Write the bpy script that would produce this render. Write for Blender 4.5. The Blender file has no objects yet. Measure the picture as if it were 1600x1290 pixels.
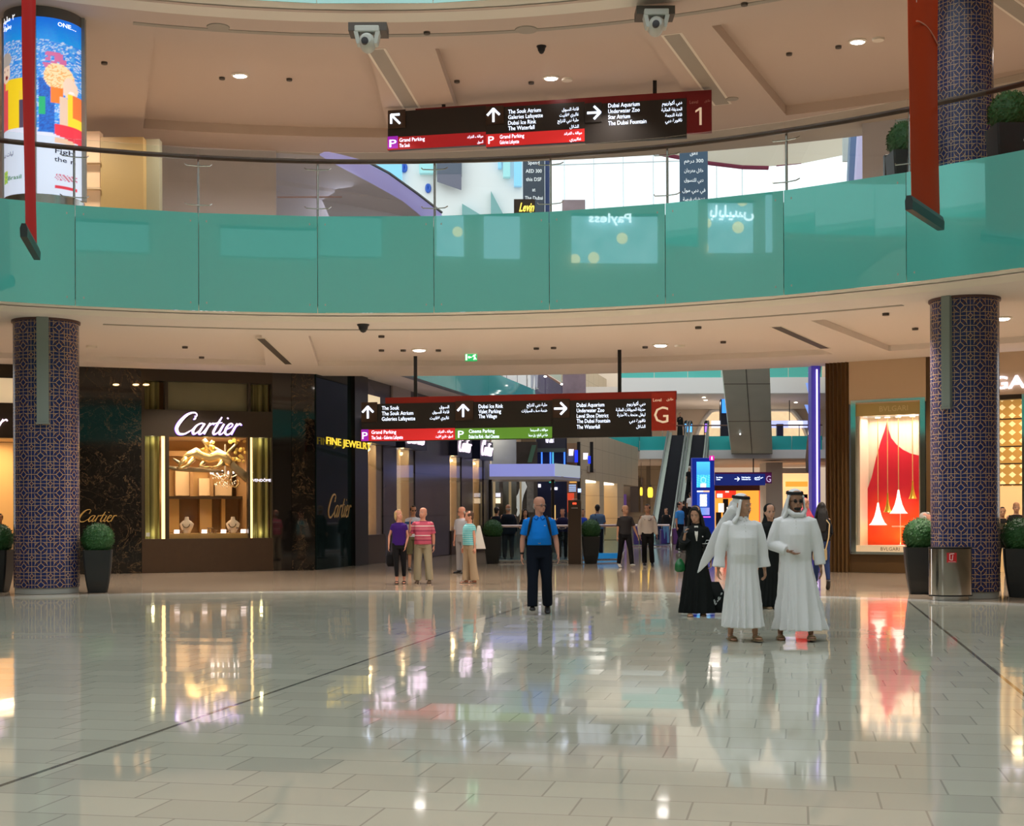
import bpy, bmesh, math, random, os, unicodedata
from mathutils import Vector, Matrix, Euler
from math import sin, cos, pi, sqrt, atan2, radians
random.seed(7)
SC = bpy.context.scene
COL = SC.collection
# ---------------------------------------------------------------- camera
F = 2200.0; HY = 801.0; CH = 1.6; ROLL = 0.0035
cam_d = bpy.data.cameras.new('camera'); cam = bpy.data.objects.new('camera', cam_d); COL.objects.link(cam)
cam_d.sensor_fit = 'HORIZONTAL'; cam_d.sensor_width = 36.0; cam_d.lens = 36.0 * F / 1600.0
cam_d.shift_x = 0.0; cam_d.shift_y = (HY - 645.0) / 1600.0
cam_d.clip_end = 600; cam_d.clip_start = 0.05
cam.matrix_world = Matrix.Translation((0, 0, CH)) @ Matrix.Rotation(radians(90), 4, 'X') @ Matrix.Rotation(-ROLL, 4, 'Z')
SC.camera = cam
# ---------------------------------------------------------------- view, world
SC.view_settings.view_transform = 'Standard'; SC.view_settings.look = 'None'
SC.view_settings.gamma = 1.0; SC.view_settings.use_curve_mapping = False
SC.view_settings.exposure = 0.4
W = bpy.data.worlds.new('World'); SC.world = W; W.use_nodes = True
bg = W.node_tree.nodes['Background']
bg.inputs['Color'].default_value = (0.93, 0.97, 1.0, 1); bg.inputs['Strength'].default_value = 1.25

def area(name, loc, size, power, color=(1, .86, .70), rot=(0, 0, 0), spread=pi, sy=None):
    l = bpy.data.lights.new(name, 'AREA'); l.energy = power; l.color = color
    l.shape = 'RECTANGLE' if sy else 'DISK'; l.size = size
    if sy: l.size_y = sy
    l.spread = spread
    o = bpy.data.objects.new(name, l); o.location = loc; o.rotation_euler = rot; COL.objects.link(o); return o
def spot(name, loc, power, color=(1, .86, .70), ang=110, rad=.08, tgt=None):
    l = bpy.data.lights.new(name, 'SPOT'); l.energy = power; l.color = color; l.spot_size = radians(ang)
    l.spot_blend = .8; l.shadow_soft_size = rad
    o = bpy.data.objects.new(name, l); o.location = loc; COL.objects.link(o)
    if tgt is not None:
        o.rotation_euler = (Vector(tgt) - Vector(loc)).to_track_quat('-Z', 'Y').to_euler()
    return o
def point(name, loc, power, color=(1, .86, .70), rad=.1):
    l = bpy.data.lights.new(name, 'POINT'); l.energy = power; l.color = color; l.shadow_soft_size = rad
    o = bpy.data.objects.new(name, l); o.location = loc; COL.objects.link(o); return o

# ring of the atrium: centre, balustrade radius, levels
CX, CY, R0 = -2.66, 13.27, 14.7
S1 = 5.56; G1 = 7.49; FL1 = 7.30; S2 = 11.70; G2 = 13.6; FL2 = 13.4; S3 = 17.4
RW = 26.2
def ringp(r, deg, z=0.0):
    a = radians(deg); return Vector((CX + r * cos(a), CY + r * sin(a), z))

WARM = (1, .89, .79)
for r, a in ((20.5, 112), (20.5, 89), (20.5, 68), (20.5, 48), (24.5, 104), (24.5, 80), (24.5, 58), (17.0, 55), (17, 100), (17,78)):
    p = ringp(r, a, S1 - .05); area('downlight', p, .22, 112, WARM, spread=radians(118))
for r, a in ((20.5, 112), (20.5, 92), (20.5, 76), (20.5, 60), (20.5, 45)):
    p = ringp(r, a, S2 - .05); area('upper downlight', p, .3, 38, WARM, spread=radians(118))
for a in (60, 75, 90, 105):   # unseen uplights added behind the parapet to brighten the gallery ceiling
    area('ceiling fill lamp', ringp(R0+1.2, a, FL1 + .15), 1.0, 8, WARM, rot=(pi, 0, 0))
for Y in (60, 78, 92):        # corridor gallery lamps
    area('corridor lamp', (4.84+.2256*(Y-80)-1.2, Y, 5.8), .5, 90, WARM, spread=radians(120))
area('bridge lamp', (15, 106, 5.2), 2.0, 200, WARM, spread=radians(130)); area('bridge lamp', (15, 106, 9.8), 2.0, 120, WARM)
area('court fill lamp', (-6.0, 43.5, 11.2), 3.0, 30, (.85,.82,1.0), rot=(radians(60), 0, radians(150)))  # added blue fill standing in for the LED along the swept plaster edge
for a in (97, 104, 111, 58, 48):
    area('gallery fill lamp', ringp(22.5, a, S2 - .05), .4, 50, (1, .85, .76), spread=radians(150))  # unseen fill added to brighten the first floor gallery


# ---------------------------------------------------------------- pixel helpers (1600x1290 frame)
def corr(px, py):
    return px - ROLL * (py - HY), py + ROLL * (px - 800)
def at(px, py, Y):
    a, b = corr(px, py); return Vector(((a - 800) / F * Y, Y, CH + (HY - b) / F * Y))
def ground(px, py):
    a, b = corr(px, py); Y = F * CH / (b - HY); return Vector(((a - 800) / F * Y, Y, 0))
def ceilp(px, py, z):
    a, b = corr(px, py); Y = F * (z - CH) / (HY - b); return Vector(((a - 800) / F * Y, Y, z))

# ---------------------------------------------------------------- mesh builder
class MB:
    def __init__(s): s.v = []; s.f = []; s.c = None
    def add(s, vs, fs):
        n = len(s.v); s.v += [Vector(p) for p in vs]; s.f += [tuple(i + n for i in f) for f in fs]; return s
    def box(s, a, b):
        x0, y0, z0 = [min(a[i], b[i]) for i in range(3)]; x1, y1, z1 = [max(a[i], b[i]) for i in range(3)]
        return s.add([(x0,y0,z0),(x1,y0,z0),(x1,y1,z0),(x0,y1,z0),(x0,y0,z1),(x1,y0,z1),(x1,y1,z1),(x0,y1,z1)],
                     [(0,3,2,1),(4,5,6,7),(0,1,5,4),(1,2,6,5),(2,3,7,6),(3,0,4,7)])
    def prism(s, pts, z0, z1):   # pts ccw (x,y)
        n = len(pts)
        return s.add([(p[0], p[1], z0) for p in pts] + [(p[0], p[1], z1) for p in pts],
                     [tuple(reversed(range(n))), tuple(range(n, 2*n))] + [(i, (i+1) % n, n+(i+1) % n, n+i) for i in range(n)])
    def hexa(s, b4, t4):
        return s.add(list(b4) + list(t4), [(0,3,2,1),(4,5,6,7),(0,1,5,4),(1,2,6,5),(2,3,7,6),(3,0,4,7)])
    def loft(s, rings, cap=True, closed=True):
        n = len(rings[0]); vs = [p for r in rings for p in r]; fs = []
        m = n if closed else n - 1
        for k in range(len(rings) - 1):
            for i in range(m):
                j = (i + 1) % n
                fs.append((k*n+i, k*n+j, (k+1)*n+j, (k+1)*n+i))
        if cap and closed:
            fs.append(tuple(reversed(range(n)))); fs.append(tuple((len(rings)-1)*n + i for i in range(n)))
        return s.add(vs, fs)
    def tube(s, pts, rad, n=8, closed=False):
        pts = [Vector(p) for p in pts]; m = len(pts)
        rr = rad if isinstance(rad, (list, tuple)) else [rad] * m
        rings = []; up = None
        for i, p in enumerate(pts):
            if closed: d = pts[(i+1) % m] - pts[i-1]
            else: d = pts[min(i+1, m-1)] - pts[max(i-1, 0)]
            d = d.normalized() if d.length > 1e-9 else Vector((0,0,1))
            if up is None:
                up = Vector((0,0,1)) if abs(d.z) < .9 else Vector((1,0,0))
            u = (up - d * up.dot(d))
            if u.length < 1e-6: u = d.orthogonal()
            u.normalize(); v = d.cross(u); up = u
            rings.append([p + (u * cos(2*pi*k/n) + v * sin(2*pi*k/n)) * rr[i] for k in range(n)])
        if closed: rings.append(rings[0]); return s.loft(rings, cap=False)
        return s.loft(rings)
    def cyl(s, c, r, z0, z1, n=24, r2=None):
        r2 = r if r2 is None else r2
        return s.loft([[Vector((c[0]+r*cos(2*pi*k/n), c[1]+r*sin(2*pi*k/n), z0)) for k in range(n)],
                       [Vector((c[0]+r2*cos(2*pi*k/n), c[1]+r2*sin(2*pi*k/n), z1)) for k in range(n)]])
    def lathe(s, c, prof, n=24):
        return s.loft([[Vector((c[0]+r*cos(2*pi*k/n), c[1]+r*sin(2*pi*k/n), c[2]+z)) for k in range(n)] for r, z in prof])
    def ell(s, c, r, n=14, m=8, M=None):
        c = Vector(c); rings = []
        for j in range(m + 1):
            t = -pi/2 + pi * (j + .001 + (-.002 if j == m else 0)) / m
            rr = []
            for k in range(n):
                p = Vector((r[0]*cos(t)*cos(2*pi*k/n), r[1]*cos(t)*sin(2*pi*k/n), r[2]*sin(t)))
                rr.append(c + (M @ p if M else p))
            rings.append(rr)
        return s.loft(rings)
    def mul(s, M):
        s.v = [M @ p for p in s.v]; return s
    def merge(s, o): return s.add(o.v, o.f)

def parent_loc(o):
    p = Vector((0,0,0))
    while o is not None: p = p + o.location; o = o.parent
    return p
def mkobj(name, mb, mat, parent=None, smooth=False, world=True, sub=0, bevel=0, colors=None):
    me = bpy.data.meshes.new(name)
    off = parent_loc(parent) if (parent is not None and world) else Vector((0,0,0))
    me.from_pydata([tuple(p - off) for p in mb.v], [], mb.f)
    me.update()
    bm = bmesh.new(); bm.from_mesh(me); bmesh.ops.recalc_face_normals(bm, faces=bm.faces); bm.to_mesh(me); bm.free()
    if mat is not None: me.materials.append(mat)
    if colors is not None:
        ca = me.color_attributes.new('Col', 'FLOAT_COLOR', 'POINT')
        for i, c in enumerate(colors): ca.data[i].color = (c[0], c[1], c[2], 1)
    if smooth:
        for p in me.polygons: p.use_smooth = True
        if smooth != 'all':
            try: me.set_sharp_from_angle(angle=radians(40))
            except Exception: pass
    o = bpy.data.objects.new(name, me); COL.objects.link(o)
    if parent is not None: o.parent = parent
    if sub:
        m = o.modifiers.new('s', 'SUBSURF'); m.levels = sub; m.render_levels = sub
    if bevel:
        m = o.modifiers.new('b', 'BEVEL'); m.width = bevel; m.segments = 2; m.limit_method = 'ANGLE'
    return o
def tag(o, label=None, cat=None, group=None, kind=None):
    if label: o['label'] = label
    if cat: o['category'] = cat
    if group: o['group'] = group
    if kind: o['kind'] = kind
    return o
def thing(name, loc, label, cat, group=None, rz=0):
    o = bpy.data.objects.new(name, None); COL.objects.link(o); o.location = loc; o.rotation_euler = (0, 0, rz)
    o.empty_display_size = .1
    return tag(o, label, cat, group)
def struct(name, mb, mat, label=None, smooth=False, parent=None):
    o = mkobj(name, mb, mat, smooth=smooth, parent=parent)
    if parent is None: tag(o, label, kind='structure')
    return o
ORD = ['first', 'second', 'third', 'fourth', 'fifth', 'sixth', 'seventh', 'eighth', 'ninth', 'tenth', 'eleventh', 'twelfth', 'thirteenth', 'fourteenth']
def copy_tree(o, parent=None):
    c = o.copy(); COL.objects.link(c)
    if parent is not None: c.parent = parent
    for ch in list(o.children): copy_tree(ch, c)
    return c

# ---------------------------------------------------------------- shader maths
class N:
    nt = None
    def __init__(s, sock): s.s = sock
    @staticmethod
    def w(x): return x if isinstance(x, N) else None
    def m(op, *a, clamp=False):
        n = N.nt.nodes.new('ShaderNodeMath'); n.operation = op; n.use_clamp = clamp
        for i, x in enumerate(a):
            if isinstance(x, N): N.nt.links.new(x.s, n.inputs[i])
            else: n.inputs[i].default_value = x
        return N(n.outputs[0])
    def __add__(a, b): return N.m('ADD', a, b)
    def __radd__(a, b): return N.m('ADD', b, a)
    def __sub__(a, b): return N.m('SUBTRACT', a, b)
    def __rsub__(a, b): return N.m('SUBTRACT', b, a)
    def __mul__(a, b): return N.m('MULTIPLY', a, b)
    def __rmul__(a, b): return N.m('MULTIPLY', b, a)
    def __truediv__(a, b): return N.m('DIVIDE', a, b)
    def abs(a): return N.m('ABSOLUTE', a)
    def fl(a): return N.m('FLOOR', a)
    def lt(a, b): return N.m('LESS_THAN', a, b)
    def gt(a, b): return N.m('GREATER_THAN', a, b)
    def pp(a, b): return N.m('PINGPONG', a, b)
    def mn(a, b): return N.m('MINIMUM', a, b)
    def mx(a, b): return N.m('MAXIMUM', a, b)
    def mod(a, b): return N.m('FLOORED_MODULO', a, b)
def cmix(fac, a, b):
    n = N.nt.nodes.new('ShaderNodeMix'); n.data_type = 'RGBA'
    def put(i, x):
        if isinstance(x, N): N.nt.links.new(x.s, n.inputs[i])
        elif hasattr(x, 'is_output'): N.nt.links.new(x, n.inputs[i])
        elif isinstance(x, (int, float)): n.inputs[i].default_value = x
        else: n.inputs[i].default_value = (*x, 1)
    put(0, fac); put(6, a); put(7, b); return N(n.outputs[2])
def coords(kind='Object'):
    t = N.nt.nodes.new('ShaderNodeTexCoord'); s = N.nt.nodes.new('ShaderNodeSeparateXYZ')
    N.nt.links.new(t.outputs[kind], s.inputs[0]); return N(s.outputs[0]), N(s.outputs[1]), N(s.outputs[2])
def noise(scale=5, detail=3, vec=None, rough=.5, dist=0, sc3=None):
    n = N.nt.nodes.new('ShaderNodeTexNoise'); n.inputs['Scale'].default_value = scale; n.inputs['Detail'].default_value = detail
    n.inputs['Roughness'].default_value = rough; n.inputs['Distortion'].default_value = dist
    if vec is None:
        t = N.nt.nodes.new('ShaderNodeTexCoord'); vs = t.outputs['Object']
        if sc3:
            mp = N.nt.nodes.new('ShaderNodeMapping'); mp.inputs['Scale'].default_value = sc3
            N.nt.links.new(vs, mp.inputs[0]); vs = mp.outputs[0]
        N.nt.links.new(vs, n.inputs['Vector'])
    else: N.nt.links.new(vec, n.inputs['Vector'])
    return n
def ramp(fac, stops):
    r = N.nt.nodes.new('ShaderNodeValToRGB'); els = r.color_ramp.elements
    while len(els) < len(stops): els.new(.5)
    for e, (p, c) in zip(els, stops): e.position = p; e.color = (*c, 1)
    N.nt.links.new(fac.s if isinstance(fac, N) else fac, r.inputs[0]); return N(r.outputs[0])
MATS = {}
def mat(name, col=(.5,.5,.5), rough=.5, metal=0, spec=.5, emit=None, es=None, alpha=None, trans=0, coat=0, bump=None, var=None, fn=None, ior=1.45, sheen=0):
    if name in MATS: return MATS[name]
    m = bpy.data.materials.new(name); m.use_nodes = True; nt = m.node_tree; N.nt = nt
    b = nt.nodes['Principled BSDF']
    b.inputs['Base Color'].default_value = (*col, 1); b.inputs['Roughness'].default_value = rough
    b.inputs['Metallic'].default_value = metal; b.inputs['Specular IOR Level'].default_value = spec
    b.inputs['IOR'].default_value = ior
    if coat: b.inputs['Coat Weight'].default_value = coat; b.inputs['Coat Roughness'].default_value = .03
    if trans: b.inputs['Transmission Weight'].default_value = trans
    if sheen: b.inputs['Sheen Weight'].default_value = sheen
    if emit: b.inputs['Emission Color'].default_value = (*emit, 1)
    if emit or es: b.inputs['Emission Strength'].default_value = 1.0 if es is None else es
    if var:   # (scale, amount)
        n = noise(var[0], 3)
        c2 = tuple(max(0, c * (1 - var[1])) for c in col); c1 = tuple(min(1, c * (1 + var[1])) for c in col)
        cm = cmix(N(n.outputs['Fac']), c2, c1); nt.links.new(cm.s, b.inputs['Base Color'])
    if bump:  # (scale, strength)
        n = noise(bump[0], 4); bp = nt.nodes.new('ShaderNodeBump'); bp.inputs['Strength'].default_value = bump[1]
        bp.inputs['Distance'].default_value = .02
        nt.links.new(n.outputs['Fac'], bp.inputs['Height']); nt.links.new(bp.outputs[0], b.inputs['Normal'])
    if fn: fn(nt, b)
    MATS[name] = m; return m
def glass_mat(name, tint=(1,1,1), refl=.10, rough=.0):
    if name in MATS: return MATS[name]
    m = bpy.data.materials.new(name); m.use_nodes = True; nt = m.node_tree
    for n in list(nt.nodes):
        if n.type != 'OUTPUT_MATERIAL': nt.nodes.remove(n)
    out = [n for n in nt.nodes if n.type == 'OUTPUT_MATERIAL'][0]
    t = nt.nodes.new('ShaderNodeBsdfTransparent'); t.inputs[0].default_value = (*tint, 1)
    g = nt.nodes.new('ShaderNodeBsdfGlossy'); g.inputs['Roughness'].default_value = rough
    mx = nt.nodes.new('ShaderNodeMixShader'); fr = nt.nodes.new('ShaderNodeFresnel'); fr.inputs[0].default_value = 1.45
    ad = nt.nodes.new('ShaderNodeMath'); ad.operation = 'MULTIPLY'; ad.inputs[1].default_value = refl * 12
    ad.use_clamp = True
    nt.links.new(fr.outputs[0], ad.inputs[0]); nt.links.new(ad.outputs[0], mx.inputs[0])
    nt.links.new(t.outputs[0], mx.inputs[1]); nt.links.new(g.outputs[0], mx.inputs[2]); nt.links.new(mx.outputs[0], out.inputs[0])
    MATS[name] = m; return m
def emis(name, col, s=1.0, base=None):
    return mat(name, base or col, rough=.5, emit=col, es=s)

# ---------------------------------------------------------------- text
_F = {}
def _arab_tables():
    T = {}
    for cp in list(range(0xFE70, 0xFEFD)):
        d = unicodedata.decomposition(chr(cp))
        if not d: continue
        p = d.split(); form = p[0].strip('<>'); base = ''.join(chr(int(x, 16)) for x in p[1:])
        T.setdefault(base, {})[form] = chr(cp)
    return T
AT = _arab_tables()
def arab(s):
    out = []; i = 0; prev_join = False
    toks = []
    while i < len(s):
        if s[i] == '\u0644' and i + 1 < len(s) and s[i:i+2] in AT: toks.append(s[i:i+2]); i += 2
        else: toks.append(s[i]); i += 1
    for k, t in enumerate(toks):
        f = AT.get(t)
        if not f: out.append(t); prev_join = False; continue
        nx = toks[k+1] if k + 1 < len(toks) else ''
        nj = nx in AT and ('final' in AT[nx])
        can = 'initial' in f
        if prev_join and can and nj: c = f.get('medial', t)
        elif prev_join: c = f.get('final', f.get('isolated', t))
        elif can and nj: c = f['initial']
        else: c = f.get('isolated', t)
        out.append(c); prev_join = can and nj
    r = ''.join(reversed(out))
    import re
    return re.sub(r'[0-9]+', lambda m: m.group(0)[::-1], r)
def text_geo(s, size=1.0, align='LEFT', bold=0.0, ext=0.0, shear=0.0, font=None, res=2, width=None):
    """verts (x,y,z) with z the raised direction; faces. width: fit to that width"""
    cu = bpy.data.curves.new('txt', 'FONT'); cu.body = s; cu.size = size; cu.align_x = align
    cu.resolution_u = res; cu.extrude = ext; cu.offset = bold * size; cu.shear = shear; cu.space_line = 1.0
    if font:
        if font not in _F:
            _F[font] = bpy.data.fonts.load(os.path.join(bpy.utils.resource_path('LOCAL'), 'datafiles', 'fonts', font))
        cu.font = _F[font]
    o = bpy.data.objects.new('txt', cu); COL.objects.link(o)
    dg = bpy.context.evaluated_depsgraph_get(); me = bpy.data.meshes.new_from_object(o.evaluated_get(dg))
    vs = [Vector(v.co) for v in me.vertices]; fs = [tuple(p.vertices) for p in me.polygons]
    bpy.data.objects.remove(o); bpy.data.curves.remove(cu); bpy.data.meshes.remove(me)
    if width and vs:
        x0 = min(v.x for v in vs); x1 = max(v.x for v in vs); k = width / max(1e-6, x1 - x0)
        for v in vs: v.x = (v.x - x0) * k
    return vs, fs
def put_text(mb, s, org, right, up, **kw):
    vs, fs = text_geo(s, **kw); right = Vector(right).normalized(); up = Vector(up).normalized(); nz = right.cross(up)
    org = Vector(org)
    return mb.add([org + right * v.x + up * v.y + nz * v.z for v in vs], fs)

# ================================================================ materials
def f_tiles(nt, b, r, rep, base=(.012,.022,.11), line=(.52,.34,.18)):
    x, y, z = coords()
    p = 2*pi*r/rep
    ang = N.m('ARCTAN2', y, x)
    a = (ang * (rep/(2*pi)) + 100.0); c = z * (1/p) + 100.0
    u = (N.m('FRACT', a) - .5).abs(); v = (N.m('FRACT', c) - .5).abs()        # distance from the big diamond centre
    u2 = .5 - u; v2 = .5 - v                                                  # from the small diamond centre
    def L(d, w=.03): return d.abs().lt(w*.78)
    s1 = u + v; s2 = u2 + v2
    ring = N.m('SQRT', u*u + v*v)
    ring2 = N.m('SQRT', u2*u2 + v2*v2)
    out = L(s1 - .20, .035)
    for e in (L(s2 - .12, .03), L(u2 - .19, .02) * v2.lt(.38) * s2.gt(.12), L(v2 - .19, .02) * u2.lt(.38) * s2.gt(.12),
              L(u2, .018) * v2.gt(.12), L(v2, .018) * u2.gt(.12), L(ring - .34, .02) * s1.gt(.40),
              L(u, .022) * v.gt(.20), L(v, .022) * u.gt(.20)):
        out = out.mx(e)
    nz = noise(9, 3)
    bcol = cmix(N(nz.outputs['Fac']), (.006,.012,.07), (.03,.045,.17))
    red = (s2.lt(.055)).mx((u - v).abs().lt(.05) * s1.gt(.24) * s1.lt(.42))
    bc2 = cmix(red, bcol, (.10,.045,.05))
    col = cmix(out, bc2, line)
    nt.links.new(col.s, b.inputs['Base Color'])
def m_tiles(name, r, rep):
    return mat(name, (.1,.1,.3), rough=.24, spec=.5, fn=lambda nt, b: f_tiles(nt, b, r, rep))

def f_floor(nt, b, w, h, ang, ca, cb, joint, tilt=.004, off=.5, jw=.006, big=None):
    x, y, z = coords()
    ca_, sa_ = cos(ang), sin(ang)
    u = x * ca_ - y * sa_; v = x * sa_ + y * ca_
    row = (v * (1/h)).fl(); uu = u * (1/w) + row * .37 
    colm = uu.fl()
    cmb = nt.nodes.new('ShaderNodeCombineXYZ'); nt.links.new(row.s, cmb.inputs[0]); nt.links.new(colm.s, cmb.inputs[1])
    wn = nt.nodes.new('ShaderNodeTexWhiteNoise'); wn.noise_dimensions = '3D'; nt.links.new(cmb.outputs[0], wn.inputs[0])
    cm = cmix(N(wn.outputs['Value']), ca, cb)
    nz = noise(1.3, 5, rough=.6); cm = cmix(N(nz.outputs['Fac']) * .35, cm, tuple(c*.8 for c in ca))
    fu = N.m('FRACT', uu); fv = N.m('FRACT', v * (1/h))
    du = (fu.mn(1.0 - fu)) * w; dv = (fv.mn(1.0 - fv)) * h
    jl = (du.mn(dv)).lt(jw)
    cm = cmix(jl * .55, cm, joint)
    if big:
        for o in big:
            cm = cmix((u - o).abs().lt(.02) * .8, cm, (.05,.05,.045))
    nt.links.new(cm.s, b.inputs['Base Color'])
    # each slab lies a touch out of level, so reflections break at the joints
    sub = nt.nodes.new('ShaderNodeVectorMath'); sub.operation = 'SUBTRACT'; nt.links.new(wn.outputs['Color'], sub.inputs[0]); sub.inputs[1].default_value = (.5,.5,.5)
    sc = nt.nodes.new('ShaderNodeVectorMath'); sc.operation = 'SCALE'; nt.links.new(sub.outputs[0], sc.inputs[0]); sc.inputs['Scale'].default_value = tilt
    geo = nt.nodes.new('ShaderNodeNewGeometry'); add = nt.nodes.new('ShaderNodeVectorMath'); add.operation = 'ADD'
    nt.links.new(geo.outputs['Normal'], add.inputs[0]); nt.links.new(sc.outputs[0], add.inputs[1])
    nm = nt.nodes.new('ShaderNodeVectorMath'); nm.operation = 'NORMALIZE'; nt.links.new(add.outputs[0], nm.inputs[0])
    nt.links.new(nm.outputs[0], b.inputs['Normal'])
M_floor = mat('atrium marble', rough=.055, spec=.36, fn=lambda nt, b: f_floor(nt, b, .62, .46, .2, (.54,.53,.43), (.64,.63,.51), (.22,.21,.18), tilt=.006, big=(-4.62, 1.93)))
M_walk = mat('walkway marble', rough=.07, spec=.45, fn=lambda nt, b: f_floor(nt, b, .62, .62, .2, (.40,.315,.23), (.46,.36,.26), (.28,.22,.16), tilt=.002))
M_strip = mat('pale marble strip', (.62,.62,.57), rough=.09, var=(2, .08))
M_ceil = mat('warm plaster', (.78,.71,.64), rough=.75)
M_ceil_lip = mat('lip plaster', (.78,.73,.62), rough=.6)
M_wall = mat('beige wall', (.68,.56,.43), rough=.7, var=(.7, .05))
M_dark = mat('near black', (.010,.009,.009), rough=.35)
M_steel = mat('brushed steel', (.62,.62,.60), rough=.22, metal=1)
M_chrome = mat('polished steel', (.75,.72,.68), rough=.08, metal=1)
M_rail = mat('brown handrail', (.10,.045,.028), rough=.3)
M_teal = mat('green glass', (.10,.54,.46), rough=.01, spec=1.0, coat=1.0, ior=1.8)
M_teal2 = mat('turquoise glass', (.04,.42,.42), rough=.06, spec=.6)
M_clear = glass_mat('clear glass', (.95,.99,.98), .06)
M_shopglass = glass_mat('shop glass', (.96,.96,.94), .05)
M_white = mat('white paint', (.80,.78,.75), rough=.5)
M_slot = mat('grille dark', (.09,.075,.06), rough=.6)
M_slotL = mat('grille grey', (.36,.33,.27), rough=.6)

# ================================================================ floors
def disc(r0, r1, z, n=96, a0=0, a1=360):
    mb = MB(); rings = []
    full = abs(a1 - a0 - 360) < 1e-6
    A = [a0 + (a1 - a0) * k / n for k in range(n + 1)]
    v = []
    for a in A: v += [ringp(r0, a, z), ringp(r1, a, z)]
    return mb.add(v, [(2*k, 2*k+1, 2*k+3, 2*k+2) for k in range(n)])
fl = MB(); fl.v = []; fl.add([ringp(15.35, a*3.75, 0) for a in range(96)], [tuple(range(96))])
struct('floor', fl, M_floor, 'grey marble slab floor of the round atrium')
struct('floor', disc(15.35, 16.0, 0), M_strip, 'pale marble band around the atrium floor')
wk = MB(); wk.add([(-60,-40,-.004),(80,-40,-.004),(80,180,-.004),(-60,180,-.004)], [(0,1,2,3)])
struct('floor', wk, M_walk, 'beige marble walkway floor beyond the pale band')

# ================================================================ ring slabs
def annulus_box(r0, r1, z0, z1, n=80, a0=0, a1=360):
    mb = MB(); full = abs(a1 - a0 - 360) < 1e-6
    A = [a0 + (a1-a0)*k/n for k in range(n if full else n+1)]
    v = []
    for a in A: v += [ringp(r0,a,z0), ringp(r1,a,z0), ringp(r1,a,z1), ringp(r0,a,z1)]
    fs = []; m = len(A)
    for k in range(m if full else m - 1):
        a, b = 4*k, 4*((k+1) % m)
        for i in range(4):
            j = (i+1) % 4; fs.append((a+i, b+i, b+j, a+j))
    if not full: fs += [(0,1,2,3), tuple(4*(m-1)+i for i in (3,2,1,0))]
    return mb.add(v, fs)
def soffit(bands, z, r_in, cof, depth, r_out=RW+1.2, bw=.85, rng=None):
    """polar grid of the underside: radial ribs at the angles 'bands', sunken coffers between them"""
    As = set(k*4.0 for k in range(90)); ribs = []
    for b in bands:
        ribs.append((b - bw*1.9, b + bw*1.9)); As |= {b - bw*1.9, b + bw*1.9}
    As = sorted(a % 360 for a in As); rs = [r_in, cof[0], cof[1], r_out]
    m = len(As); mb = MB()
    def raised(k, j):
        a = (As[k] + ((As[(k+1) % m] - As[k]) % 360) / 2) % 360
        if j != 1: return False
        for lo, hi in ribs:
            if lo - .01 <= a <= hi + .01: return False
        return True
    lo_a, hi_a = min(bands) - bw*1.9, max(bands) + bw*1.9
    for k in range(m):
        a0, a1 = As[k], As[(k+1) % m]
        if k == m-1: a1 += 360
        if rng and not (rng[0] <= (a0+180) % 360 - 180 and (a1+180) % 360 - 180 <= rng[1]+.01 or rng[0] <= a0 <= a1 <= rng[1]): continue
        for j in range(3):
            zz = z + (depth if raised(k, j) else 0)
            n = len(mb.v); mb.add([ringp(rs[j],a0,zz), ringp(rs[j],a1,zz), ringp(rs[j+1],a1,zz), ringp(rs[j+1],a0,zz)], [(0,1,2,3)])
            if raised(k, j):
                mb.add([ringp(rs[j],a0,z), ringp(rs[j],a1,z), ringp(rs[j],a1,zz), ringp(rs[j],a0,zz)], [(0,1,2,3)])
                mb.add([ringp(rs[j+1],a0,z), ringp(rs[j+1],a1,z), ringp(rs[j+1],a1,zz), ringp(rs[j+1],a0,zz)], [(0,1,2,3)])
                if not raised((k-1) % m, j): mb.add([ringp(rs[j],a0,z), ringp(rs[j+1],a0,z), ringp(rs[j+1],a0,zz), ringp(rs[j],a0,zz)], [(0,1,2,3)])
                if not raised((k+1) % m, j): mb.add([ringp(rs[j],a1,z), ringp(rs[j+1],a1,z), ringp(rs[j+1],a1,zz), ringp(rs[j],a1,zz)], [(0,1,2,3)])
    return mb
struct('ceiling', soffit([97.5 + 35*k for k in (-9,-8,-7,-6,-5,-4,-3,-2,-1,0)], S1, R0+.35, (18.2, 24.6), .14), M_ceil, 'beige coffered underside of the first floor gallery')
struct('ceiling', soffit([69.2 + 19.8*k for k in range(-8,10)], S2, R0+.35, (17.4, 24.6), .25, bw=1.25, rng=(-20, 200)), mat('warm plaster upper', (.56,.46,.38), rough=.75), 'beige coffered underside of the second floor gallery')
# inner lips: a rounded plaster edge that starts behind the glass and rolls down to the underside
def lip(z, d=.30, r0=R0+.02, r1=R0+.9, n=80, a0=0, a1=360):
    mb = MB(); prof = []
    for k in range(9):
        t = k/8*pi/2; prof.append((r0 + (r1-r0)*(1-cos(t)), z + d*(1 - sin(t)) - .02*(k == 8)))
    rings = [[ringp(r, a0+(a1-a0)*j/n, zz) for r, zz in prof] for j in range(n+1)]
    return mb.loft(rings, cap=False, closed=False)
for z, nm in ((S1-.02, 'first'), (S2-.02, 'second')):
    struct('trim_1', lip(z, .16, a0=(0 if z < 8 else -20), a1=(360 if z < 8 else 200)), M_ceil_lip, 'rounded plaster edge under the %s floor balustrade' % nm, smooth=True)
# floors of the galleries (slab bodies)
def slab(z0, z1, a0=0, a1=360): return annulus_box(R0+.12, RW+1.2, z0, z1, 80, a0, a1)
struct('floor', slab(S1+.2, FL1), M_wall, 'first floor gallery slab')
struct('floor', slab(S2+.3, FL2, -20, 200), M_wall, 'second floor gallery slab')
struct('ceiling', annulus_box(R0+1.0, RW+1.2, S3, S3+.4), M_ceil, 'top gallery ceiling around the atrium skylight')
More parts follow.
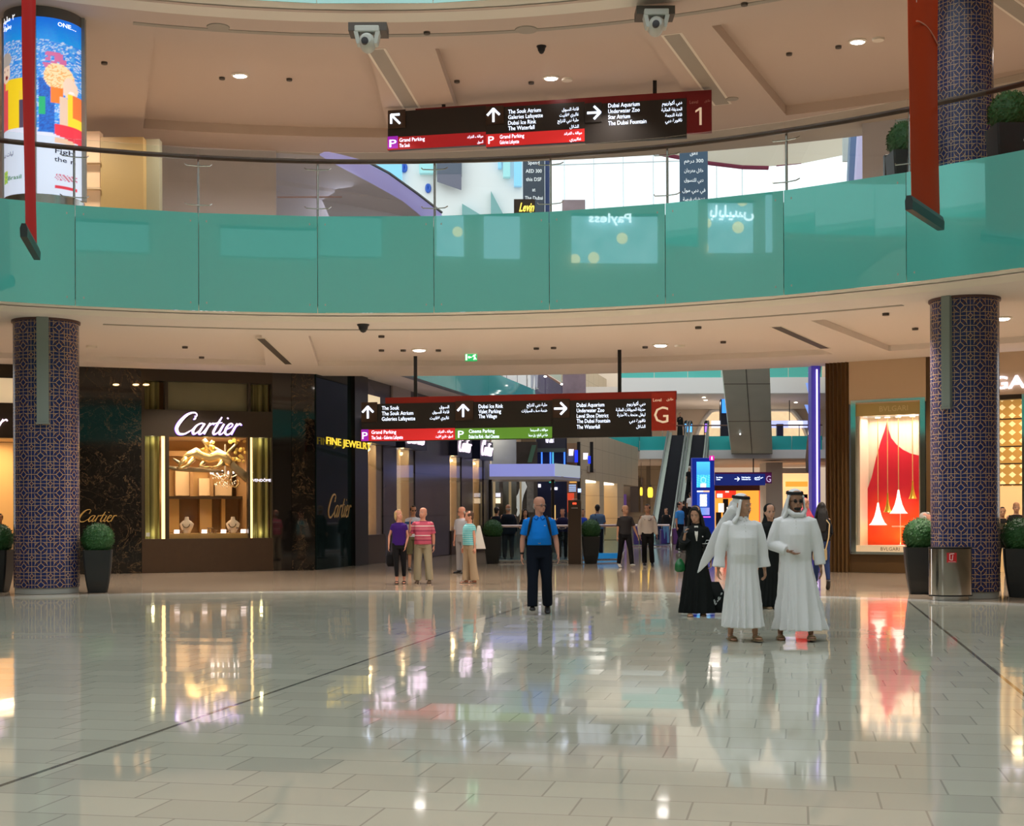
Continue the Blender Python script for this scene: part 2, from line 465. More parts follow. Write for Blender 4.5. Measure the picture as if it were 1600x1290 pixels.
# long thin slot grilles
def arcbox(r, w, a0, a1, z0, z1, n=30): return annulus_box(r-w/2, r+w/2, z0, z1, n, a0, a1)
def slot(mb, m, label, nm='air_grille', cat='vent', group=None):
    o = mkobj(nm, mb, m); tag(o, label, cat, group); return o
slot(arcbox(17.1, .12, 63.5-10, 110, S1-.012, S1+.02), M_slotL, 'long curved slot grille in the lower beige ceiling')
slot(arcbox(16.5, .16, 52, 108, S2-.012, S2+.02), M_slotL, 'long curved slot grille in the upper beige ceiling near the top of the photo')
def radial_slot(deg, deg2, ra, rb, w, z, m, label, group=None):
    a, b = ringp(ra, deg, 0), ringp(rb, deg2, 0); d = (b-a).normalized(); t = Vector((-d.y, d.x, 0)) * w/2
    root = thing('air_grille', (a+b)/2 + Vector((0,0,z)), label, 'vent', group)
    mkobj('grille_slot', MB().prism([a + t, a - t, b - t, b + t], z - .012, z - .001), m, root)
    e = d * .05; t2 = t * 1.35
    fr = MB().loft([[a+t2-e+Vector((0,0,z-zz)), a-t2-e+Vector((0,0,z-zz)), b-t2+e+Vector((0,0,z-zz)), b+t2+e+Vector((0,0,z-zz))] for zz in (.001, .006)])
    mkobj('frame', fr, M_ceil_lip, root)
radial_slot(99.2, 97.7, 18.8, 24.2, .17, S1, M_slot, 'straight dark slot grille in the lower ceiling left of the green exit sign')
radial_slot(63.7, 63.8, 18.8, 23.2, .20, S1, M_slot, 'straight dark slot grille in the lower ceiling left of the right tiled column')
radial_slot(90.9, 89.5, 17.4, 21.8, .34, S2, M_slotL, 'straight slot grille in the upper ceiling behind the left camera')
radial_slot(69.8, 69.9, 17.6, 23.0, .34, S2, M_slotL, 'straight slot grille in the upper ceiling behind the right camera')
radial_slot(49.6, 49.6, 15.6, 21.6, .34, S2, M_slotL, 'straight slot grille in the upper ceiling right of the upper tiled column')

# ================================================================ perimeter walls (beyond and behind the camera)
def wallseg(name, P0, P1, z0, z1, m, label, th=.3, side=1):
    P0 = Vector((P0[0], P0[1], 0)); P1 = Vector((P1[0], P1[1], 0)); t = (P1-P0).normalized(); nn = Vector((-t.y, t.x, 0)) * th * side
    pts = [P0, P1, P1+nn, P0+nn]
    if side < 0: pts = [P0+nn, P1+nn, P1, P0]
    return struct(name, MB().prism(pts, z0, z1), m, label)
struct('wall_back', annulus_box(RW, RW+.5, 0, S3, 60, 128, 400), M_wall, 'beige wall of the far side of the round atrium behind the viewer')

# ================================================================ balustrade of the first floor
PH = 85.6
def balustrade(name, zb, zg, zr, label, cam_side=True):
    root = thing(name, (CX, CY, zb), label, 'balustrade')
    pan = None; cl = None; pos = None
    def place(proto, nm, k, build, m, parent, sm=False):
        if proto is None:
            proto = mkobj(nm, build(), m, parent, world=False, smooth=sm); o = proto
        else: o = proto.copy(); COL.objects.link(o)
        o.rotation_euler = (0, 0, radians(PH + 9*k)); return proto, o
    ch = 2 * R0 * sin(radians(4.5)) ; ap = R0 * cos(radians(4.5))
    def panel():   # flat pane, centre at angle 4.5 deg
        mb = MB(); g = .006
        a0, a1 = Vector((R0*cos(0), R0*sin(0), 0)), Vector((R0*cos(radians(9)), R0*sin(radians(9)), 0))
        t = (a1-a0).normalized(); a0 = a0 + t*g; a1 = a1 - t*g; n = Vector((t.y, -t.x, 0)) * .02
        return mb.prism([a0, a0+n, a1+n, a1], 0.0, zg-zb)
    def clear():
        mb = MB(); a0, a1 = Vector((R0*cos(0)+.03, 0, 0)), Vector(((R0+.03)*cos(radians(9)), (R0+.03)*sin(radians(9)), 0))
        t = (a1-a0).normalized(); a0 = a0 + t*.008; a1 = a1 - t*.008; n = Vector((t.y, -t.x, 0)) * .012
        return mb.prism([a0, a0+n, a1+n, a1], zg-zb+.005, zr-zb+.16)
    def post():
        mb = MB(); mb.cyl((R0+.16, 0), .024, FL1-zb if zb < 8 else FL2-zb, zr-zb, 10); return mb
    def clips(i):
        z = (zg-zb+.17, zr-zb-.17)[i]
        return MB().tube([(R0+.14, -.26, z+.05), (R0+.05, -.22, z), (R0+.10, 0, z), (R0+.05, .22, z), (R0+.14, .26, z+.05)], .011, 6)
    def buttons(i):
        a = radians((-.62, .62)[i % 2]); c = Vector((R0*cos(a)-.012, R0*sin(a), (.16, zg-zb-.16)[i // 2]))
        return MB().tube([c, c + Vector((.02,0,0))], .022, 8)
    PR = {}
    for k in range(40):
        if zb > 8 and not (-20 < (PH+9*k+4.5+180) % 360 - 180 < 160 or (PH+9*k) % 360 < 196): continue
        pan, o = place(pan, 'green_glass_panel', k, panel, M_teal, root)
        if o is not pan: o.parent = root
        cl, o = place(cl, 'clear_glass_pane', k, clear, M_clear, root)
        if o is not cl: o.parent = root
        vis = -6 <= k <= 3 or k >= 34
        pos, o = place(pos, 'post', k, post, M_steel, root, True)
        if o is not pos: o.parent = root
        if vis:
            for nm_, fn_, n_, m_ in (('bracket', clips, 2, M_steel), ('glass_button', buttons, 4, M_slotL)):
                for i_ in range(n_):
                    if (nm_, i_) not in PR: PR[nm_, i_] = mkobj(nm_, fn_(i_), m_, o, world=False, smooth=True)
                    else: c = PR[nm_, i_].copy(); COL.objects.link(c); c.parent = o
    full = zb < 8; mb = MB().tube([(( R0+.08)*cos(radians(3*k)), (R0+.08)*sin(radians(3*k)), zr-zb) for k in (range(120) if full else range(-6, 66))], .05, 10, closed=full)
    mkobj('handrail', mb, M_rail, root, world=False, smooth=True)
    return root
balustrade('glass_balustrade', S1+.015, G1, 8.6, 'curved balustrade of tall green glass panels with clear panes and a brown handrail, first floor')
balustrade('glass_balustrade', S2+.015, G2, 14.7, 'curved green glass balustrade of the second floor, just touching the top edge of the photo')

# ================================================================ tiled columns
def column(px, py, Y, r, z0, z1, label, rep=11, strip=None, base=True, mname='blue tile mosaic'):
    p = at(px, 801, Y); root = thing('column', (p.x, p.y, z0), label, 'column')
    mb = MB().cyl((0,0), r, .12 if base else 0, z1-z0, 64); mkobj('shaft', mb, m_tiles(mname, r, rep), root, world=False, smooth=True)
    if base: mkobj('skirting', MB().cyl((0,0), r-.02, 0, .13, 64), mat('skirting stone', (.42,.43,.40), rough=.3), root, world=False, smooth=True)
    mkobj('top_ring', MB().cyl((0,0), r+.03, z1-z0-.05, z1-z0+.015, 64), mat('bronze ring', (.12,.06,.05), rough=.4), root, world=False, smooth=True)
    if strip:
        sx0, sx1, syb = strip; a0 = at(sx0, 700, Y-r); a1 = at(sx1, 700, Y-r); zb = at(sx0, syb, Y-r).z
        cx = (a0.x+a1.x)/2 - p.x; th = atan2(-sqrt(max(.01, r*r-cx*cx)), cx)
        w = (a1.x - a0.x) / 2
        mb = MB().box((r-.06, -w, zb-z0), (r+.09, w, z1-z0)); mb.mul(Matrix.Rotation(th, 4, 'Z'))
        mkobj('cover_strip', mb, mat('grey green metal', (.25,.29,.26), rough=.45), root, world=False, bevel=.008)
        mb = MB().box((r-.06, -w-.012, zb-z0-.02), (r+.1, w+.012, zb-z0+.01)); mb.mul(Matrix.Rotation(th, 4, 'Z'))
        mkobj('end_cap', mb, mat('end cap metal', (.45,.46,.43), rough=.3, metal=.7), root, world=False)
    return root
YL, YR = 28.9, 26.35
column(73, 0, YL, .648, 0, S1, 'blue and gold tiled column at the left of the ground floor', strip=(58, 76, 661))
column(1508, 0, YR, .62, 0, S1, 'blue and gold tiled column at the right of the ground floor behind the steel bin', strip=(1479, 1494, 636))
column(1507, 0, YR, .545, FL1, S2, 'blue and gold tiled column on the first floor gallery behind the red banner', base=False, rep=11)

# ================================================================ wall frames
class Wall:
    """a straight wall from P0 to P1 (x,y); u runs along it, n points to the viewer's side, measured from the photograph at its own depth"""
    def __init__(s, P0, P1, root):
        s.P0 = Vector((P0[0], P0[1], 0)); d = Vector((P1[0]-P0[0], P1[1]-P0[1], 0)); s.L = d.length; s.t = d.normalized()
        s.n = Vector((s.t.y, -s.t.x, 0)); s.root = root
    def hit(s, px, py, off=0.0):
        a, b = corr(px, py); k = (a-800)/F; O = s.P0 + s.n*off
        # O + t*u : x = k*y
        u = (k*O.y - O.x) / (s.t.x - k*s.t.y); p = O + s.t*u
        return u, CH + (HY-b)/F*p.y
    def P(s, u, n, z): return s.P0 + s.t*u + s.n*n + Vector((0,0,z))
    def box(s, mb, u0, u1, n0, n1, z0, z1):
        return mb.loft([[s.P(u0,n1,z), s.P(u1,n1,z), s.P(u1,n0,z), s.P(u0,n0,z)] for z in (z0, z1)])
    def R(s, px0, py0, px1, py1, off=0):   # pixel rectangle -> u0,u1,z0,z1
        u0, z1 = s.hit(px0, (py0), off); u1, _ = s.hit(px1, py0, off); um, z0 = s.hit((px0+px1)/2, py1, off); _, z1 = s.hit((px0+px1)/2, py0, off)
        return u0, u1, z0, z1
    def part(s, name, m, parent, u0, u1, n0, n1, z0, z1, **k):
        return mkobj(name, s.box(MB(), u0, u1, n0, n1, z0, z1), m, parent, **k)
    def text(s, name, txt, m, parent, u, z, n, width=None, size=.3, **k):
        mb = put_text(MB(), txt, s.P(u, n, z), s.t, (0,0,1), size=size, width=width, **k)
        return mkobj(name, mb, m, parent)

def f_marble(nt, b):
    n1 = noise(1.1, 6, rough=.65, dist=1.2)
    r = ramp(N(n1.outputs['Fac']), [(0, (.010,.008,.006)), (.493, (.009,.008,.007)), (.50, (.14,.09,.045)), (.507, (.009,.008,.007)), (1, (.020,.014,.009))])
    n2 = noise(3.3, 5, rough=.6, dist=.6)
    r2 = ramp(N(n2.outputs['Fac']), [(0, (0,0,0)), (.497, (0,0,0)), (.5, (.10,.07,.04)), (.503, (0,0,0)), (1, (0,0,0))])
    s = nt.nodes.new('ShaderNodeVectorMath'); s.operation = 'ADD'; nt.links.new(r.s, s.inputs[0]); nt.links.new(r2.s, s.inputs[1])
    nt.links.new(s.outputs[0], b.inputs['Base Color'])
M_marble = mat('black marble with gold veins', rough=.05, spec=.7, fn=f_marble)
M_blackgl = mat('black mirror stone', (.012,.010,.009), rough=.03, spec=.8)
M_bronze = mat('dark bronze frame', (.045,.032,.02), rough=.35, metal=.3)
M_bronze2 = mat('dark wood plinth', (.055,.032,.018), rough=.3, var=(6, .15))
def f_curt(nt, b, c1, c2, fr):
    x, y, z = coords('Object'); w = nt.nodes.new('ShaderNodeTexNoise'); w.noise_dimensions = '1D'; w.inputs['Scale'].default_value = fr
    nt.links.new((x + y * .3).s, w.inputs['W']); col = cmix(N(w.outputs['Fac']), c1, c2); nt.links.new(col.s, b.inputs['Base Color'])
M_gold = mat('gold lacquer', (.78,.50,.20), rough=.35, metal=.4)
M_goldlit = emis('lit gold strip', (1.0, .66, .26), 1.6)
M_bluew = emis('lit sign white', (.86, .82, 1.0), 1.4)
M_cream_lit = mat('cream shop interior', (.82,.62,.38), rough=.6)
M_brownshop = mat('brown shop panel', (.35,.20,.09), rough=.5, var=(4,.15))
M_tan = mat('tan panel', (.75,.56,.36), rough=.6)

def script_cartier(mb, org, right, up, W_, ext=.02):
    """the handwritten shop name drawn as pen strokes; W_ is its full width"""
    right = Vector(right).normalized(); up = Vector(up).normalized(); nz = right.cross(up); k = W_/10.4
    S = [ # (points, widths)
     ([(2.55,3.05),(2.75,2.55),(2.5,2.45),(2.85,3.1),(2.3,3.55),(1.3,3.2),(.5,2.1),(.2,1.0),(.7,.15),(1.6,.05),(2.5,.6),(2.9,1.0)], [.1,.12,.1,.1,.16,.28,.38,.38,.3,.2,.12,.08]),
     ([(4.35,1.65),(3.9,1.85),(3.2,1.4),(2.9,.6),(3.15,.08),(3.7,.4),(4.2,1.1)], [.12,.14,.22,.3,.22,.14,.12]),
     ([(4.45,1.8),(4.1,.9),(3.95,.2),(4.3,.1),(4.75,.7),(5.1,1.5)], [.22,.26,.22,.14,.1,.1]),
     ([(5.3,1.9),(5.05,1.1),(4.8,.1)], [.18,.24,.24]), ([(4.95,.9),(5.3,1.5),(5.75,1.85),(5.95,1.6)], [.1,.12,.2,.16]),
     ([(6.9,2.9),(6.5,1.7),(6.2,.5),(6.4,.08),(6.9,.35),(7.2,.9)], [.14,.26,.28,.2,.12,.08]), ([(5.9,1.85),(6.6,1.95),(7.2,2.0)], [.1,.14,.1]),
     ([(7.55,1.8),(7.25,.8),(7.2,.15),(7.6,.15),(8.0,.7)], [.2,.26,.2,.12,.08]), ([(7.85,2.65),(7.95,2.8)], [.2,.2]),
     ([(8.05,.85),(8.8,1.3),(8.95,1.75),(8.5,1.85),(8.1,1.2),(8.1,.4),(8.5,.05),(9.0,.3),(9.35,.9)], [.1,.12,.14,.16,.24,.26,.2,.12,.08]),
     ([(9.65,1.9),(9.4,1.1),(9.15,.1)], [.18,.24,.24]), ([(9.3,.9),(9.65,1.5),(10.1,1.85),(10.4,1.6)], [.1,.12,.2,.18])]
    for pts, ws in S:
        P = [(x + .28*y - .2, y) for x, y in pts]      # lean of the hand
        # smooth by Catmull-Rom
        Q = []; Wd = []
        for i in range(len(P)-1):
            p0 = P[max(i-1,0)]; p1 = P[i]; p2 = P[i+1]; p3 = P[min(i+2,len(P)-1)]
            for j in range(4):
                t = j/4; t2 = t*t; t3 = t2*t
                Q.append(tuple(.5*(2*p1[d] + (p2[d]-p0[d])*t + (2*p0[d]-5*p1[d]+4*p2[d]-p3[d])*t2 + (3*p1[d]-p0[d]-3*p2[d]+p3[d])*t3) for d in (0,1)))
                Wd.append(ws[i]*(1-t)+ws[i+1]*t)
        Q.append(P[-1]); Wd.append(ws[-1]); rings = []
        for i, q in enumerate(Q):
            a = Q[max(i-1,0)]; c = Q[min(i+1,len(Q)-1)]; dx, dy = c[0]-a[0], c[1]-a[1]; l = max(1e-6, sqrt(dx*dx+dy*dy)); nx, ny = -dy/l, dx/l
            w = Wd[i]*.62
            def pt(sx, e): return org + right*((q[0]+nx*w*sx)*k) + up*((q[1]+ny*w*sx)*k) + nz*e
            rings.append([pt(1,0), pt(-1,0), pt(-1,ext), pt(1,ext)])
        mb.loft(rings)
    return mb

# ================================================================ left: Cartier frontage
wl = Wall((-15.9, 36.05), (-5.55, 40.0), None)
def zt(w, px, py): return w.hit(px, py)[1]
mb = MB(); 
u0,_ = wl.hit(124, 700); u1,_ = wl.hit(221, 700)
wl.box(mb, u0-3.0*0-1.2, u1, -.5, 0, 0, S1)
uA,_ = wl.hit(426,700); uB = wl.L
struct('wall_left', mb, M_marble, 'black marble wall with gold veins beside the left tiled column')
mb = MB(); ub,_ = wl.hit(456, 700); wl.box(mb, ub, uB-.05, -.5, .0, 0, S1)
struct('wall_left', mb, M_marble, 'black marble wall with gold veins right of the jewellery shop window')
mb = MB(); wl.box(mb, uA, ub, -.5, -.03, 0, S1)
struct('wall_left', mb, M_blackgl, 'black polished stone panel beside the jewellery shop window')
mb = MB(); wl.box(mb, -3, uB+.6, -3.7, -3.5, 0, S1); wl.box(mb, u1-1.5, u1-1.3, -3.5, -.5, 0, S1); wl.box(mb, uA+1.2, uA+1.4, -3.5, -.5, 0, S1); struct('wall_left', mb, M_brownshop if 'brown shop panel' in MATS else M_bronze, 'brown rear wall inside the jewellery shop')
# gold script on the marble
r = wl.R(122, 793, 181, 815)
t = thing('wall_sign', wl.P(r[0], 0, r[2]), 'gold handwriting shop name on the black marble beside the left tiled column', 'sign')
mkobj('lettering', script_cartier(MB(), wl.P(r[0], .002, r[2]), wl.t, (0,0,1), r[1]-r[0], .02), mat('gold letters', (.75,.48,.15), rough=.3, metal=.6), t)

sh = thing('jewellery_shopfront', wl.P((u1+uA)/2, 0, 0), 'dark bronze jewellery shopfront with a lit show window and white handwriting sign', 'shopfront')
D = 3.0
def win(name, px0, py0, px1, py1, parent, n=-.12, m=None):
    u0_, u1_, z0_, z1_ = wl.R(px0, py0, px1, py1)
    return wl.part(name, m or M_shopglass, parent, u0_, u1_, n-.015, n, z0_, z1_)
Zt = S1 - .002
zb = wl.hit(325, 841)[1]; zh0 = wl.hit(325, 682)[1]; zh1 = wl.hit(325, 641)[1]; zu = wl.hit(325, 597)[1]
uu = {p: wl.hit(p, 700)[0] for p in (222, 226, 253, 259, 264, 388, 391, 396, 424, 426)}
plinth = wl.part('plinth', M_bronze2, sh, u1, uA, -.45, .04, 0, zb)
wl.part('header', M_bronze, sh, u1, uA, -.45, 0, zh0, zh1)
wl.part('cornice', M_bronze, sh, u1, uA, -.45, 0, zu, Zt)
for a, b, z0_, z1_ in ((u1, uu[226], zb, zh0), (uu[424], uA, zb, zh0), (u1, uu[226], zh1, zu), (uu[424], uA, zh1, zu),
                       (uu[259]-.02, uu[264], zb, zh0), (uu[388], uu[391], zb, zh0), (uu[259]-.02, uu[264]-.02, zh1, zu), (uu[388], uu[391]+.02, zh1, zu)):
    wl.part('mullion', M_bronze, sh, a, b, -.3, 0.0, z0_, z1_)
wl.part('lit_jamb', M_goldlit, sh, uu[253], uu[259]-.021, -.16, -.06, zb, zh0)
wl.part('lit_jamb', M_goldlit, sh, uu[391]+.001, uu[396]-.02, -.16, -.06, zb, zh0)
M_curt = mat('olive curtain', (.2,.17,.05), rough=.8, fn=lambda nt, b: f_curt(nt, b, (.05,.045,.015), (.42,.38,.15), 9))
def curtain(parent, w, ua, ub_, n, z0_, z1_, m, name='curtain', k=9):
    rings = []; S_ = max(8, int((ub_-ua)/.04))
    row = [(ua + (ub_-ua)*i/S_, n + .05*sin(i*1.25) + .02*sin(i*2.7)) for i in range(S_+1)]
    mb = MB().loft([[w.P(a, b, z) for a, b in row] + [w.P(a, b-.02, z) for a, b in reversed(row)] for z in (z0_, z1_)])
    return mkobj(name, mb, m, parent, smooth=True)
for a, b in ((226, 253), (396, 424)):
    curtain(sh, wl, uu[a]+.005, uu[b]-.025, -.38, zb, zh0, M_curt)
    curtain(sh, wl, uu[a]+.005, uu[b]-.02, -.38, zh1, zu, M_curt)
wl.part('window_glass', M_shopglass, sh, uu[226]+.002, uu[253]-.002, -.13, -.12, zb, zh0)
wl.part('window_glass', M_shopglass, sh, uu[264]+.002, uu[388]-.002, -.13, -.12, zb, zh0)
wl.part('window_glass', M_shopglass, sh, uu[396]+.002, uu[424]-.002, -.13, -.12, zb, zh0)
wl.part('upper_panel', mat('olive grey panel', (.20,.185,.10), rough=.35, var=(.8,.3)), sh, uu[264]-.02, uu[388], -.28, -.2, zh1, zu)
M_shopint = mat('golden shop wall', (.62,.40,.18), rough=.55)
ia, ib = uu[226]-.0, uu[424]+.0
mb = MB(); wl.box(mb, uu[259], uu[391], -D-.1, -D, zb-.3, zh0+.3); mkobj('back_wall', mb, M_shopint, sh)
wl.part('ceiling_panel', M_cream_lit, sh, uu[253], uu[396], -D, -.14, zh0+.02, zh0+.08)
wl.part('side_wall', M_brownshop, sh, uu[253]-.1, uu[253]-.03, -D, -.46, zb-.3, zh0+.1)
wl.part('side_wall', M_brownshop, sh, uu[396]+.03, uu[396]+.1, -D, -.46, zb-.3, zh0+.1)
wl.part('window_shelf', M_gold, sh, uu[264]-.02, uu[388]+.01, -.75, -.14, zb-.06, wl.hit(325, 833)[1])
zs = wl.hit(325, 833)[1]
# interior cabinetry seen through the window
def inner(name, m, px0, py0, px1, py1, d0, d1):
    u0_, z1_ = wl.hit(px0, py0, -d1); u1_, _ = wl.hit(px1, py0, -d1); _, z0_ = wl.hit(px0, py1, -d1)
    return wl.part(name, m, sh, u0_, u1_, -d0, -d1, z0_, z1_)
inner('lintel_panel', M_brownshop, 262, 704, 388, 712, 2.95, 2.6)
inner('shelf_board', M_bronze2, 262, 775, 386, 779, 2.95, 1.9)
inner('wall_panel', M_tan, 274, 733, 297, 774, 2.95, 2.7)
inner('wall_panel', M_tan, 311, 747, 328, 774, 2.95, 2.7)
inner('wall_panel', M_tan, 336, 757, 362, 774, 2.95, 2.7)
inner('cabinet_pier', M_brownshop, 297, 733, 302, 775, 2.95, 2.5)
inner('cabinet_pier', M_brownshop, 329, 733, 333, 775, 2.95, 2.5)
inner('cabinet_pier', M_gold, 312, 779, 331, 832, 2.95, 2.3)
inner('cabinet_pier', M_gold, 346, 779, 352, 832, 2.95, 2.3)
inner('cabinet_pier', M_gold, 262, 779, 280, 832, 2.95, 2.3)
inner('back_counter', M_brownshop, 262, 779, 388, 833, 2.95, 2.6)
area('shop window lamp', tuple(wl.P((uu[264]+uu[388])/2, -.5, zh0-.02)), 1.6, 36, (1,.78,.5), sy=.5, spread=radians(120), rot=(0,0,atan2(wl.t.y, wl.t.x)))
area('shop room lamp', tuple(wl.P((uu[264]+uu[388])/2, -1.9, zh0-.02)), 1.6, 50, (1,.74,.45), sy=1.2, spread=radians(120), rot=(0,0,atan2(wl.t.y, wl.t.x)))
for a, b in ((226,253),(396,424)):
    point('curtain lamp', tuple(wl.P((uu[a]+uu[b])/2, -.24, zb+.15)), 1.5, (1,.9,.5), .04)
    point('curtain lamp', tuple(wl.P((uu[a]+uu[b])/2, -.24, zh0-.1)), 1.5, (1,.9,.5), .04)
# sign
r = wl.R(273, 646, 376, 679)
mkobj('sign_lettering', script_cartier(MB(), wl.P(r[0], .03, r[2]), wl.t, (0,0,1), (r[1]-r[0])*.98, .05), emis('sign pink white', (1.0,.80,.95), 1.2), sh)
mkobj('sign_glow_edge', script_cartier(MB(), wl.P(r[0]-.015, .005, r[2]-.01), wl.t, (0,0,1), (r[1]-r[0])*1.0, .02), emis('sign purple halo', (.25,.12,.9), 1.5), sh)
wl.text('small_notice', 'VENDÔME', M_bluew, sh, wl.hit(396, 752)[0], wl.hit(396,752)[1], -.11, size=.11)
wl.part('opening_hours_sticker', mat('sticker grey', (.5,.5,.45)), sh, wl.hit(229,838)[0], wl.hit(235,838)[0], -.119, -.117, wl.hit(229,838)[1], wl.hit(229,832)[1])

# panther lying on a branch
def wp(px, py, d): u_, z_ = wl.hit(px, py, -d); return wl.P(u_, -d, z_)
pn = thing('panther_sculpture', wp(315, 727, .5), 'golden panther sculpture lying on a branch in the jewellery window', 'sculpture')
pb = MB()
def bl(pts, n=12): pb.tube([wp(a, b, .45 + dd) for a, b, dd, rr in pts], [rr for *_, rr in pts], n)
bl([(283,722,0,.03),(289,716,0,.09),(296,712,0,.13),(306,708,0,.17),(316,713,0,.145),(326,716,0,.15),(338,712,0,.18),(350,716,0,.19),(358,722,0,.15),(361,729,0,.06)])
bl([(292,716,-.05,.085),(286,722,-.08,.09),(281,727,-.1,.06),(279,730,-.11,.03)])   # head resting
for dx in (-.02, -.14): bl([(287,717,dx,.02),(289,712.5,dx,.012)], 6)
bl([(303,716,-.18,.08),(293,727,-.2,.05),(284,731,-.2,.04),(276,731,-.2,.03)], 8)
bl([(318,722,-.16,.07),(312,728,-.2,.045),(322,730,-.2,.035),(330,729,-.2,.03)], 8)
bl([(348,722,-.2,.12),(340,729,-.22,.05),(330,731,-.22,.035)], 8)
mkobj('body', pb, mat('gold fur', (.85,.62,.30), rough=.25, metal=.75), pn, smooth='all')
pb = MB(); bl([(360,724,0,.05),(362,735,0,.035),(358,748,0,.03),(361,758,0,.03),(369,761,0,.03),(374,755,0,.025),(371,748,0,.02)], 8)
mkobj('tail', pb, MATS['gold fur'], pn, smooth='all')
br = thing('branch', wp(340, 735, .5), 'bare twisting branch with golden leaves hanging across the jewellery window', 'branch')
pb = MB()
bl([(262,730,.05,.05),(275,732,.0,.06),(292,733,0,.07),(315,734,0,.06),(340,736,.0,.05),(350,738,0,.03)], 8)
bl([(290,733,0,.06),(279,722,0,.045),(270,716,0,.025)], 8)
bl([(318,686,0,.07),(326,697,0,.08),(340,705,0,.09),(352,712,0,.10),(364,728,0,.11),(376,738,0,.12),(388,748,0,.12)], 8)
bl([(326,697,0,.05),(332,688,0,.03)], 6); bl([(352,712,0,.05),(372,690,0,.03)], 6)
mkobj('limb', pb, mat('grey gold bark', (.42,.34,.22), rough=.35, metal=.5), br, smooth='all')
random.seed(3)
pb = MB()
for k in range(34):
    px_ = random.choice([random.uniform(314,334), random.uniform(358,386)]); py_ = random.uniform(686, 704 if px_ < 340 else 722)
    c = wp(px_, py_, .42 + random.uniform(-.1,.1)); a = random.uniform(0, 6.28); s_ = random.uniform(.045, .075)
    pb.ell(c, (s_, .008, s_*.85), 8, 4, Matrix.Rotation(a, 3, 'Y') @ Matrix.Rotation(random.uniform(-.6,.6), 3, 'X'))
lf = mkobj('leaves', pb, mat('gold leaf', (.85,.62,.18), rough=.3, metal=.3), br); lf['kind'] = 'stuff'
# chandelier
ch_ = thing('chandelier', wp(355, 735, 1.7), 'small crystal chandelier hanging inside the jewellery shop', 'lamp')
pb = MB(); c0 = wp(352, 742, 1.7); up0 = wp(360, 705, 1.7)
pb.cyl((c0.x, c0.y), .025, c0.z, up0.z+.2, 8)
for k in range(8):
    a = k*pi/4; pb.tube([c0, c0+Vector((.22*cos(a), .22*sin(a), -.06)), c0+Vector((.42*cos(a), .42*sin(a), .05))], .012, 5)
mkobj('arms', pb, mat('crystal', (.9,.88,.85), rough=.1, metal=.5), ch_)
pb = MB()
for k in range(8):
    a = k*pi/4; p = c0+Vector((.42*cos(a), .42*sin(a), .08)); pb.ell(p, (.022,.022,.05), 6, 4)
cr = mkobj('candle_bulbs', pb, emis('bulb', (1,.85,.8), 8), ch_); cr['kind'] = 'stuff'
pb = MB()
for k in range(40):
    a = random.uniform(0, 6.28); rr = random.uniform(.05,.42); pb.ell(c0+Vector((rr*cos(a), rr*sin(a), -.08-random.uniform(0,.3)*(1-rr))), (.016,.016,.03), 5, 3)
cr = mkobj('crystal_drops', pb, mat('crystal', (1,1,1)), ch_); cr['kind'] = 'stuff'
# necklace busts and little lit cards
for px_, lab in ((292, 'left'), (364, 'right')):
    c = wp(px_, 833, .5); c.z = zs
    b_ = thing('necklace_bust', c, 'cream necklace display bust on the %s of the jewellery window shelf' % lab, 'display bust')
    pb = MB().loft([[c + Vector((rx*cos(t), ry*sin(t), z)) for t in [2*pi*k/12 for k in range(12)]] for z, rx, ry in ((0,.09,.06),(.02,.10,.07),(.16,.17,.07),(.26,.20,.07),(.33,.13,.06),(.37,.065,.05),(.44,.055,.05),(.455,.05,.045))])
    mkobj('bust', pb, mat('cream velvet', (.8,.68,.55), rough=.8), b_, smooth=True)
    pb = MB().tube([c + Vector((.10*cos(t), -.085, .29 + .10*sin(t) - .03)) for t in [pi + pi*k/10 for k in range(11)]], .012, 6)
    mkobj('necklace', pb, mat('jewel', (.3,.25,.15), rough=.15, metal=.8), b_)
for px_, py_, lab in ((276, 829, 'leftmost'), (319, 830, 'second from the left'), (349, 828, 'second from the right'), (380, 831, 'rightmost')):
    c = wp(px_, 833, .35); c.z = zs
    b_ = thing('price_card', c, 'small glowing white card on the jewellery window shelf, %s of the four' % lab, 'card', 'glowing cards in the jewellery window')
    mkobj('card', MB().hexa([c+Vector(v) for v in ((-.07,-.02,0),(.07,-.02,0),(.07,.03,0),(-.07,.03,0))], [c+Vector(v) for v in ((-.07,.01,.10),(.07,.01,.10),(.07,.04,.10),(-.07,.04,.10))]), emis('lit card', (1,.85,.85), 1.7), b_)
for px_, k_ in ((284,0), (326,1), (331,2), (357,4), (371,5), (337,3)):
    c = wp(px_, 833, .45); c.z = zs
    o = mkobj('jewel_stand', MB().lathe(c, [(.05,0),(.05,.015),(.015,.03),(.012,.12 if px_ in (326,331,371) else .06),(.055,.13 if px_ in (326,331,371) else .07),(.055,.15 if px_ in (326,331,371) else .085),(.001,.155 if px_ in (326,331,371) else .09)], 12), mat('brown stand', (.25,.16,.09), rough=.4))
    tag(o, 'small round brown jewel stand on the jewellery window shelf, %s from the left' % ORD[k_], 'stand', 'round jewel stands in the jewellery window')
# three small spots shining above the left of the shopfront
for px_, lab in ((181, 'first'), (212, 'second'), (228, 'third')):
    c = wl.hit(px_, 601); p = wl.P(c[0], .05, c[1])
    o = mkobj('spot_reflector', MB().ell(p, (.09,.05,.028), 12, 6), emis('amber spot', (1,.55,.22), 3), None); tag(o, 'small amber wall spot above the black marble, %s from the left' % lab, 'lamp', 'amber spots over the marble wall')

